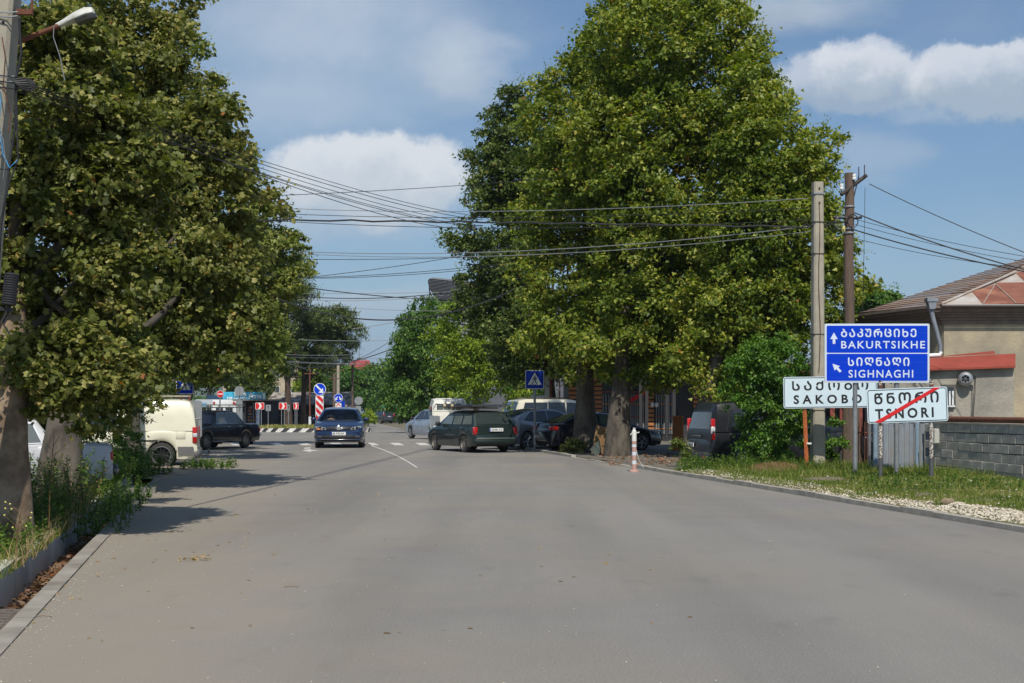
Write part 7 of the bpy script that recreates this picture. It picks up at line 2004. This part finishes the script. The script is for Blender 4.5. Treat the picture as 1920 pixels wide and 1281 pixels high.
tree('pine_tree', 'tall brownish pine, left of the two pine trunks', (*G(541, 122)[:2], gz(122)), .32,
     blobs_px([(530, 520, 40, 40, 0), (520, 570, 46, 36, 0), (560, 560, 24, 22, 0), (515, 625, 50, 34, 0), (525, 670, 45, 24, 0), (490, 690, 45, 26, 0), (545, 600, 30, 26, 0), (500, 720, 38, 18, 0)], 122.0),
     640, 55, .42, L_PINE, 'needle', M['bark_pine'], 'pines beyond the roundabout', rc=.78, seed=43, trunk_top=P(536, 520, 122), hang=-.6, shell=.3, tint_mu=.58, gap=-.45, limbs=24)
bgt = [  # px, Y, centre py, rx, ry, material, label
    (655, 205, 736, 40, 44, L_GREEN, 'bright green tree behind the far poles'),
    (700, 215, 736, 32, 40, L_GREEN, 'mid green tree below the far red roof'),
    (735, 225, 728, 34, 42, L_GREEN, 'dark tree behind the green-roofed kiosk'),
    (600, 170, 722, 42, 32, L_YELLOW, 'loose yellowish tree above the tiled shed'),
    (562, 185, 735, 34, 30, L_GREEN, 'green tree between the two pine trunks'),
    (640, 165, 728, 24, 36, L_GREEN, 'vine-like tree beside the far concrete pole'),
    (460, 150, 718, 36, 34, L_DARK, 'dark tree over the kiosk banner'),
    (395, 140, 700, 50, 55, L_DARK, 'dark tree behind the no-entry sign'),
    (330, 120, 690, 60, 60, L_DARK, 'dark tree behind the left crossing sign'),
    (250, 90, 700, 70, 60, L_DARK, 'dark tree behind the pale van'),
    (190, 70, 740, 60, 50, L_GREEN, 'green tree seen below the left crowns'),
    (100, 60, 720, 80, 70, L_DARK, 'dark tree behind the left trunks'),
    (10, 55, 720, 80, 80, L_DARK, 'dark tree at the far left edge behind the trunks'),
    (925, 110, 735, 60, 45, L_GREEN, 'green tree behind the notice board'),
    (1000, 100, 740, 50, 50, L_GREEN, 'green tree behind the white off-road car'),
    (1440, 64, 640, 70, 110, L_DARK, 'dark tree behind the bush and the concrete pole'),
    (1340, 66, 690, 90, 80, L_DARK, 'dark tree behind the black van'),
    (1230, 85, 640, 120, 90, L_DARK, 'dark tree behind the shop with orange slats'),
    (1640, 70, 575, 38, 26, L_GREEN, 'small green tree top above the tiled roof'),
    (760, 120, 775, 22, 14, L_GREEN, 'low hedge bush before the far kiosk'),
    (690, 150, 785, 8, 6, L_YELLOW, 'small clump of weeds at the right of the island'),
]
for i, (px, Y, py, rx, ry, m, lb) in enumerate(bgt):
    s = Y / FL; rr_ = random.Random(i)
    bl = [(px, py, rx * .7, ry * .8, 0)] + [(px + rr_.uniform(-.55, .55) * rx, py + rr_.uniform(-.55, .55) * ry, rx * rr_.uniform(.35, .55), ry * rr_.uniform(.35, .55), rr_.uniform(-2, 2)) for _ in range(7)]
    low = ry < 20
    tree('shrub' if low else 'broadleaf_tree', lb, (P(px, 0, Y).x, Y, gz(Y)), 0 if low else .2, blobs_px(bl, Y), 60 if low else 260, 36, max(.2, 5.2 * s), m, 'far', None if low else BK, None if low else 'background trees', rc=max(.3, 15 * s) if not low else .5, seed=60 + i, tint_mu=.48, limbs=6, cat='shrub' if low else 'tree')
# the town's green mass along the horizon
r = np.random.default_rng(77); N = 60000
xx = r.uniform(-260, 260, N); xx = xx[(xx < -35 - 0 * xx) | (xx > 8)]
yy = 230 + r.uniform(0, 60, len(xx)); zz_ = -1 + 7.5 * r.random(len(xx)) * (0.75 + .35 * np.sin(xx * .13) + .2 * np.sin(xx * .37))
me = leaves_mesh('tree_line', np.c_[xx, yy, zz_], r.normal(size=(len(xx), 3)) + np.array([0, -.4, .9]), r.uniform(.5, 1.1, len(xx)), np.clip(.45 + .2 * np.sin(xx * .2) + r.normal(size=len(xx)) * .18, 0, .95), L_GREEN, 'far')
o = bpy.data.objects.new('tree_line', me); col.objects.link(o); tag(o, 'distant wood behind the town', 'trees', kind='stuff')
N = 16000; xx = r.uniform(-36, 9, N); yy = 245 + r.uniform(0, 50, N); zz_ = -1 + r.random(N) * (5.0 + 1.2 * np.sin(xx * .5))
me = leaves_mesh('tree_line', np.c_[xx, yy, zz_], r.normal(size=(N, 3)) + np.array([0, -.4, .9]), r.uniform(.4, .9, N), np.clip(.5 + r.normal(size=N) * .18, 0, .95), L_GREEN, 'far')
o = bpy.data.objects.new('tree_line', me); col.objects.link(o); tag(o, 'distant green gardens at the end of the street', 'trees', kind='stuff')

# glossy bush before the van
tree('bush', 'tall glossy green bush hiding the middle of the black van', (*G(1440, 32.4)[:2], .08), .05,
     blobs_px([(1440, 700, 68, 72, 0), (1405, 690, 42, 46, 0), (1470, 680, 40, 40, 0), (1450, 650, 30, 22, 0), (1445, 770, 62, 75, 0), (1400, 740, 38, 55, 0), (1485, 740, 36, 75, 0), (1440, 840, 62, 48, 0), (1475, 830, 40, 50, 0), (1410, 830, 24, 34, .2)], 32.4),
     760, 34, .085, L_BUSH, 'oval', BK, rc=.20, seed=51, cat='bush', limbs=12, hang=.9, shell=.5, gap=-.7)
tree('bush', 'sparse shoots growing beside the wooden pole over the van bonnet', (*G(1565, 32.2)[:2], .08), .02,
     blobs_px([(1560, 840, 24, 22, 0), (1575, 795, 14, 20, 0), (1560, 870, 22, 14, 0)], 32.2), 60, 24, .08, L_BUSH, 'oval', BK, rc=.14, seed=52, cat='bush', limbs=5, hang=.9, shell=.3)
tree('shrub', 'dark weedy shrub at the foot of the third right trunk', (*G(1275, 33.6)[:2], .02), 0,
     blobs_px([(1275, 850, 18, 26, 0), (1262, 872, 18, 12, 0), (1090, 0, 1, 1, 0)][:2], 33.8), 50, 26, .07, L_DARK, 'oval', None, rc=.13, seed=53, cat='shrub', shell=.3)
tree('shrub', 'brown-green shoots at the foot of the left trunk of the pair', (*G(1078, 43.2)[:2], .02), 0,
     blobs_px([(1075, 838, 22, 14, 0), (1092, 848, 22, 9, 0)], 43.3), 50, 24, .09, L_LEFT, 'oval', None, rc=.16, seed=54, cat='shrub', shell=.3)
o = tree('hanging_branch', 'leafy bare branches hanging before the pale van side', (*P(262, 700, 31.6)[:2], .25), 0,
     blobs_px([(255, 790, 14, 30, 0), (272, 770, 16, 26, 0), (283, 800, 12, 14, 0)], 31.6), 26, 14, .06, L_DARK, 'oval', None, rc=.09, seed=55, cat='branch', shell=.2, gap=-9)

# ------------------------------------------------------------------ weeds and grass
def scatter_left(n, y0, y1, d0, d1, seed):
    r = np.random.default_rng(seed); y = r.uniform(y0, y1, n); x = (-1.45 - .213 * y) - DR - r.uniform(d0, d1, n); return np.c_[x, y]
def weed_patch(label, xy, hf, nleaf, leaf, m, seed, zf, lm='oval', spread=.22, group=None, name='weeds'):
    me, base, lean, h = stems(name, label, 'weeds', xy, hf, nleaf, leaf, m, M['bark'], lm, spread=spread, seed=seed, zf=zf)
    o = bpy.data.objects.new(name, me); col.objects.link(o); tag(o, label, 'weeds', group, 'stuff')
    sb = MB()
    for b, l, hh in zip(base[::2], lean[::2], h[::2]):
        sb.tube([b, b + np.array([l[0] * .3, l[1] * .3, hh * .5]), b + np.array([l[0], l[1], hh])], [.006, .005, .002], 3, cap=False)
    sb.build('weed_stalks', L_WEED, o, recalc=False)
    return o
weed_patch('leafy green weeds crowding the left verge below the trunks', scatter_left(520, 16.0, 23.5, .02, 3.0, 1), lambda r: r.uniform(.35, .85), 60, .075, L_WEED, 2, vl_z)
weed_patch('low weeds along the drain wall near the left trunk', scatter_left(170, 13.2, 16.5, -.05, 1.6, 2), lambda r: r.uniform(.12, .38), 70, .06, L_WEED, 3, vl_z)
weed_patch('weeds spilling over the drain onto the road edge', np.c_[(lambda y: (-1.45 - .213 * y) - np.random.default_rng(5).uniform(-.12, .75, 230))(np.linspace(16.5, 24, 230)), np.linspace(16.5, 24, 230)], lambda r: r.uniform(.15, .52), 60, .06, L_WEED, 4, lambda x, y: -.10)
weed_patch('thick green weeds at the nose of the pale van', np.c_[np.random.default_rng(6).uniform(-9.6, -7.9, 300), np.random.default_rng(7).uniform(27, 31.2, 300)], lambda r: r.uniform(.2, .62), 60, .08, L_WEED, 5, lambda x, y: .0)
tree('shrub', 'leafy green shrub hiding the front half of the pale van', (*G(215, 31.5)[:2], .02), 0,
     blobs_px([(190, 830, 42, 45, 0), (228, 800, 36, 50, 0), (252, 850, 26, 34, 0), (205, 870, 50, 26, 0), (170, 790, 36, 40, 0)], 31.5), 200, 30, .075, L_WEED, 'oval', None, rc=.18, seed=58, cat='shrub', shell=.3, tint_mu=.42)
weed_patch('weeds under the rear bumper of the pale van', np.c_[np.random.default_rng(8).uniform(-8.35, -7.1, 130), np.random.default_rng(9).uniform(33.0, 35.0, 130)], lambda r: r.uniform(.08, .26), 90, .07, L_WEED, 6, lambda x, y: .0)
weed_patch('green weeds along the kerb before the black van', np.c_[np.random.default_rng(10).uniform(3.9, 7.2, 420), np.random.default_rng(11).uniform(30.2, 32.2, 420)], lambda r: r.uniform(.12, .42), 60, .065, L_WEED, 7, lambda x, y: .06)
weed_patch('small broad-leaved weeds in the turf under the signs', np.c_[np.random.default_rng(12).uniform(6.4, 9.0, 230), np.random.default_rng(13).uniform(22.5, 26.5, 230)], lambda r: r.uniform(.05, .17), 160, .05, L_WEED, 8, verge_z)
weed_patch('dry brown seeding weeds behind the left drain wall', scatter_left(120, 17.5, 21.5, -.1, .7, 20), lambda r: r.uniform(.3, .8), 50, .045, L_STRAW, 9, vl_z, spread=.3)
weed_patch('tall grassy weeds beside the third left trunk', np.c_[np.random.default_rng(14).uniform(-9.9, -8.6, 110), np.random.default_rng(15).uniform(28, 31, 110)], lambda r: r.uniform(.5, 1.05), 40, .16, L_WEED, 10, lambda x, y: 0., lm='needle')
# tall flowering stalks before the left trunks
for lb, px, Y, py1, sd in (('tall bare flower stalk with forked top before the second left trunk', 92, 15.9, 815, 1), ('thin flowering stalk with yellow buds at the lower left', 30, 13.4, 950, 2)):
    c = P(px, 0, Y); t = thing('flower_stalk', lb, 'plant', (c.x, Y, .06)); rr_ = random.Random(sd); hh = P(0, py1, Y).z - .06
    MB().tube([(0, 0, 0), (.01, 0, hh * .5), (.06, 0, hh)], [.008, .006, .003], 5).build('stalk', L_STRAW, t)
    for k in range(9):
        z = hh * (.45 + .055 * k); sx = rr_.choice((-1, 1)); q = (.01 + .05 * z / hh, 0, z); e = (q[0] + sx * rr_.uniform(.05, .16), rr_.uniform(-.05, .05), z + rr_.uniform(.06, .16))
        MB().tube([q, e], [.003, .002], 4).build('side_stem', L_STRAW, t)
        MB().lathe([(.002, -.012), (.012, 0), (.002, .012)], 6, c=e).build('bud', mat('bud_yellow', (.55, .50, .12), .8), t)

r = np.random.default_rng(91)
def right_xy(n, y0, y1, d0, d1, r):
    y = r.uniform(y0, y1, n); x = 9.6 - .19 * y + .16 + d0 + (d1 - d0) * r.random(n) ** .9; return np.c_[x, y]
def mask_gravel(xy):
    """the white gravel lies by the kerb, widening towards the camera"""
    d = xy[:, 0] - (9.6 - .19 * xy[:, 1]); w = np.interp(xy[:, 1], [14, 17, 19.0, 21.5, 22.5, 31], [2.0, 1.4, .75, .32, .08, .03]) + .32 * lump(np.c_[xy, np.zeros(len(xy))], 2.2, 4)
    return d < w
xy = right_xy(90000, 15.5, 31.5, .02, 7.0, r); xy = xy[~mask_gravel(xy)]
pt = lump(np.c_[xy, np.zeros(len(xy))], 1.1, 12); xy = xy[(pt > -.55) | (r.random(len(xy)) < .25)]
zz_ = np.array([verge_z(a, b) for a, b in xy])
tag(grass('grass', xy, zz_, .062, L_GRASS, 13, .006, .50, wvar=.7), 'short mixed grass of the right verge', 'grass')
xy = right_xy(5000, 26.5, 31.5, .6, 6.0, r); zz_ = np.array([verge_z(a, b) for a, b in xy])
tag(grass('tall_grass', xy, zz_, .17, L_GRASS, 14, .006, .40), 'taller grass around the sign posts', 'grass')
xy = scatter_left(30000, 9, 17.5, -.05, 3.5, 30); zz_ = np.array([vl_z(a, b) for a, b in xy])
tag(grass('grass', xy, zz_, .11, L_GRASS, 15, .005, .5), 'grass on the left verge beside the drain', 'grass')
xy = scatter_left(14000, 17, 31, .0, 6, 31); zz_ = np.array([vl_z(a, b) for a, b in xy])
tag(grass('tall_grass', xy, zz_, .26, L_GRASS, 16, .008, .42), 'tall grass under the left planes', 'grass')
xy = scatter_left(260, 12.5, 20, -.12, .12, 32); zz_ = np.full(len(xy), .05)
tag(grass('dry_grass', xy, zz_, .22, L_STRAW, 17, .004, .55), 'dry grass tufts hanging over the drain wall', 'grass')

# gravel, chips and fallen leaves
def stones(name, label, xy, z, size, m, seed, kind='stuff', flat=.6):
    r = np.random.default_rng(seed); n = len(xy)
    T = np.array([(1, 0, 0), (-.2, 1, 0), (-.9, -.1, .0), (.1, -.95, 0), (.1, .1, .8), (-.3, .4, -.5)])
    F = [(0, 1, 4), (1, 2, 4), (2, 3, 4), (3, 0, 4), (1, 0, 5), (2, 1, 5), (3, 2, 5), (0, 3, 5)]
    a = r.uniform(0, 6.28, n); s = size * r.uniform(.35, 1.5, n) ** 1.3
    ca, sa = np.cos(a), np.sin(a); J = 1 + r.normal(size=(n, 6, 3)) * .22
    V = T[None] * J * s[:, None, None]; V[..., 2] *= flat
    X = V[..., 0] * ca[:, None] - V[..., 1] * sa[:, None]; Yv = V[..., 0] * sa[:, None] + V[..., 1] * ca[:, None]
    V = np.stack([X + xy[:, :1], Yv + xy[:, 1:], V[..., 2] + z[:, None] + s[:, None] * .15], -1)
    me = fast_mesh(name, V.reshape(-1, 3), 6, F, n, m, r.random(n))
    o = bpy.data.objects.new(name, me); col.objects.link(o); tag(o, label, name.replace('_', ' '), kind=kind); return o
gm = bpy.data.materials.new('gravel_white'); gm.use_nodes = True
nt = gm.node_tree; at = nt.nodes.new('ShaderNodeAttribute'); at.attribute_name = 'tint'; cr = nt.nodes.new('ShaderNodeValToRGB'); nt.links.new(at.outputs['Fac'], cr.inputs[0]); nt.links.new(cr.outputs[0], nt.nodes['Principled BSDF'].inputs[0])
cr.color_ramp.elements[0].color = (.36, .30, .21, 1); cr.color_ramp.elements[1].color = (.66, .60, .48, 1); nt.nodes['Principled BSDF'].inputs['Roughness'].default_value = .9
xy = right_xy(34000, 13.5, 24, .0, 3.0, r); xy = xy[mask_gravel(xy)]
zz_ = np.array([verge_z(a, b) for a, b in xy])
stones('gravel', 'white limestone gravel spilling along the right kerb', xy, zz_, .022, gm, 5)
bed = MB()
xy2 = right_xy(1500, 20, 31, .0, .5, r); stones('gravel_chips', 'pale chips along the back of the right kerb', xy2, np.array([verge_z(a, b) + .01 for a, b in xy2]), .02, gm, 6)
xy2 = right_xy(900, 17, 31, .3, 6, r); stones('gravel_chips', 'white stones scattered in the right turf', xy2, np.array([verge_z(a, b) + .02 for a, b in xy2]), .022, gm, 7)
n = 900; y = 6 + 26 * r.random(n) ** 1.4; x = (-1.45 - .213 * y) + (11.0 + .023 * y) * r.random(n) ** 2.0
stones('road_grit', 'small pale stones scattered over the road', np.c_[x, y], np.full(n, .001), .0065, gm, 8)
n = 800; y = r.uniform(7, 24, n); x = (-1.45 - .213 * y) + np.abs(r.normal(size=n)) * .16 + .02
stones('road_grit', 'sand and chips gathered along the left road edge', np.c_[x, y], np.full(n, .001), .0055, gm, 9)
n = 170; y = r.uniform(9, 32, n); x = (-1.45 - .213 * y) + 6 * r.random(n) ** 2.8
me = leaves_mesh('fallen_leaves', np.c_[x, y, np.full(n, .012)], np.c_[r.normal(size=(n, 2)) * .25, np.ones(n)], r.uniform(.02, .06, n), r.uniform(.3, 1, n), L_STRAW, 'mid')
o = bpy.data.objects.new('fallen_leaves', me); col.objects.link(o); tag(o, 'dry fallen leaves on the road', 'leaves', kind='stuff')
n = 900; y = r.uniform(10, 19, n); x = (-1.45 - .213 * y) - r.uniform(.12, .6, n)
me = leaves_mesh('drain_litter', np.c_[x, y, np.full(n, -.27) + r.random(n) * .05], np.c_[r.normal(size=(n, 2)) * .5, np.ones(n)], r.uniform(.04, .11, n), r.uniform(.2, 1, n), leaf_mat('litter_leaf', (.10, .045, .02), (.22, .12, .06), (.42, .30, .20), (.45, .12, .06)), 'mid')
o = bpy.data.objects.new('drain_litter', me); col.objects.link(o); tag(o, 'brown leaves and rubbish lying in the drain', 'litter', kind='stuff')
n = 900; xx = r.uniform(2.6, 9, n); yy = r.uniform(34.5, 43, n)
me = leaves_mesh('fallen_leaves', np.c_[xx, yy, np.full(n, .06)], np.c_[r.normal(size=(n, 2)) * .3, np.ones(n)], r.uniform(.05, .12, n), r.uniform(.1, 1, n), MATS.setdefault('ll', bpy.data.materials['litter_leaf']), 'mid')
o = bpy.data.objects.new('fallen_leaves', me); col.objects.link(o); tag(o, 'brown leaves under the right planes', 'leaves', kind='stuff')
# the leafy sprig lying on the road
c = G(369, 13.7 + 0, 0); Yc = FL * EYE / (1051 - HZ); c = Vector(((369 - 960) / FL * Yc, Yc, 0))
n = 46; p = r.normal(size=(n, 3)) * np.array([.075, .07, .015]) + np.array([0, 0, .03])
me = leaves_mesh('leaves', p, np.c_[r.normal(size=(n, 2)) * .6, np.ones(n)], r.uniform(.03, .06, n), r.uniform(.5, .95, n), L_STRAW, 'oval')
t = thing('fallen_sprig', 'withered leafy sprig lying on the left side of the road', 'sprig', c); o = bpy.data.objects.new('leaves', me); col.objects.link(o); o.parent = t
MB().tube([(-.12, 0, .02), (0, .02, .035), (.13, -.01, .02)], .004, 4).build('twig', M['bark'], t)
for lb, px, py in (('small twig on the road at the lower left', 80, 1158), ('thin dark twig on the road, left of centre', 545, 1102)):
    Yc = FL * EYE / (py - HZ); c = ((px - 960) / FL * Yc, Yc, .008)
    tag(MB().tube([(-.06, 0, 0), (0, .015, .006), (.07, .0, 0)], .004, 4).build('twig', M['bark'], loc=c), lb, 'twig')
# stone by the gravel, soil heaps in the turf, heap of cuttings
def rock(name, label, px, Y, w, h, m, cat, z=.1):
    b = bmesh.new(); bmesh.ops.create_icosphere(b, subdivisions=3, radius=1)
    for v in b.verts:
        n_ = math.sin(v.co.x * 3.1 + px) * math.sin(v.co.y * 2.7 + 1) * .14 + math.sin(v.co.z * 5 + v.co.x * 4) * .06; v.co *= 1 + n_; v.co.x *= w / 2; v.co.y *= w / 2.6; v.co.z *= h
    me = bpy.data.meshes.new(name); b.to_mesh(me); b.free(); me.materials.append(m)
    for p_ in me.polygons: p_.use_smooth = True
    x = P(px, 0, Y).x; o = bpy.data.objects.new(name, me); col.objects.link(o); o.location = (x, Y, z); return tag(o, label, cat)
soil = mat('soil', (.20, .165, .12), .95, c2=(.13, .105, .075), scale=14, detail=8, bump=.02, bscale=30)
rock('stone', 'rounded brown stone lying in the white gravel', 1777, 19.8, .20, .06, mat('stone_brown', (.27, .20, .13), .9, c2=(.2, .15, .10), scale=12), 'stone', verge_z(6.5, 19.8) + .03)
for px, Y, w, h, lb in ((1712, 22.8, .45, .05, 'small grey soil mound in the turf below the signs'), (1735, 21.4, .42, .05, 'flat soil mound in the turf nearer the kerb'), (1545, 26.0, .9, .07, 'long bare soil mound in the turf left of the blue sign post')):
    rock('soil_mound', lb, px, Y, w, h, soil, 'soil mound', verge_z(P(px, 0, Y).x, Y) - .01)
hp = rock('cuttings_heap', 'heap of dry brown grass cuttings below the bush', 1455, 29.4, 1.15, .17, mat('straw_heap', (.26, .17, .09), .95, c2=(.15, .10, .05), scale=20, bump=.03, bscale=40), 'heap', .10)
n = 1600; a = r.uniform(0, 6.28, n); q_ = np.sqrt(r.random(n)); xh = P(1455, 0, 29.4).x
me_ = grass('straw', np.c_[xh + q_ * .60 * np.cos(a), 29.4 + q_ * .45 * np.sin(a)], .10 + .17 * np.sqrt(1 - q_ ** 2 * .95), .09, L_STRAW, 44, .004, .4, kind='stuff'); tag(me_, 'dry straw on the heap of cuttings', 'straw')
# ------------------------------------------------------------------ air: closed box of thin haze around everything
hz_m = bpy.data.materials.new('haze_air'); hz_m.use_nodes = True
nt = hz_m.node_tree; nt.nodes.clear()
out = nt.nodes.new('ShaderNodeOutputMaterial'); pv = nt.nodes.new('ShaderNodeVolumePrincipled')
pv.inputs['Color'].default_value = (.72, .84, 1.0, 1); pv.inputs['Density'].default_value = 0.00013; pv.inputs['Anisotropy'].default_value = 0.1
nt.links.new(pv.outputs[0], out.inputs['Volume'])
hb = MB().box((0, 1500, 125), (26000, 19000, 262)).build('haze', hz_m)
hb['kind'] = 'stuff'
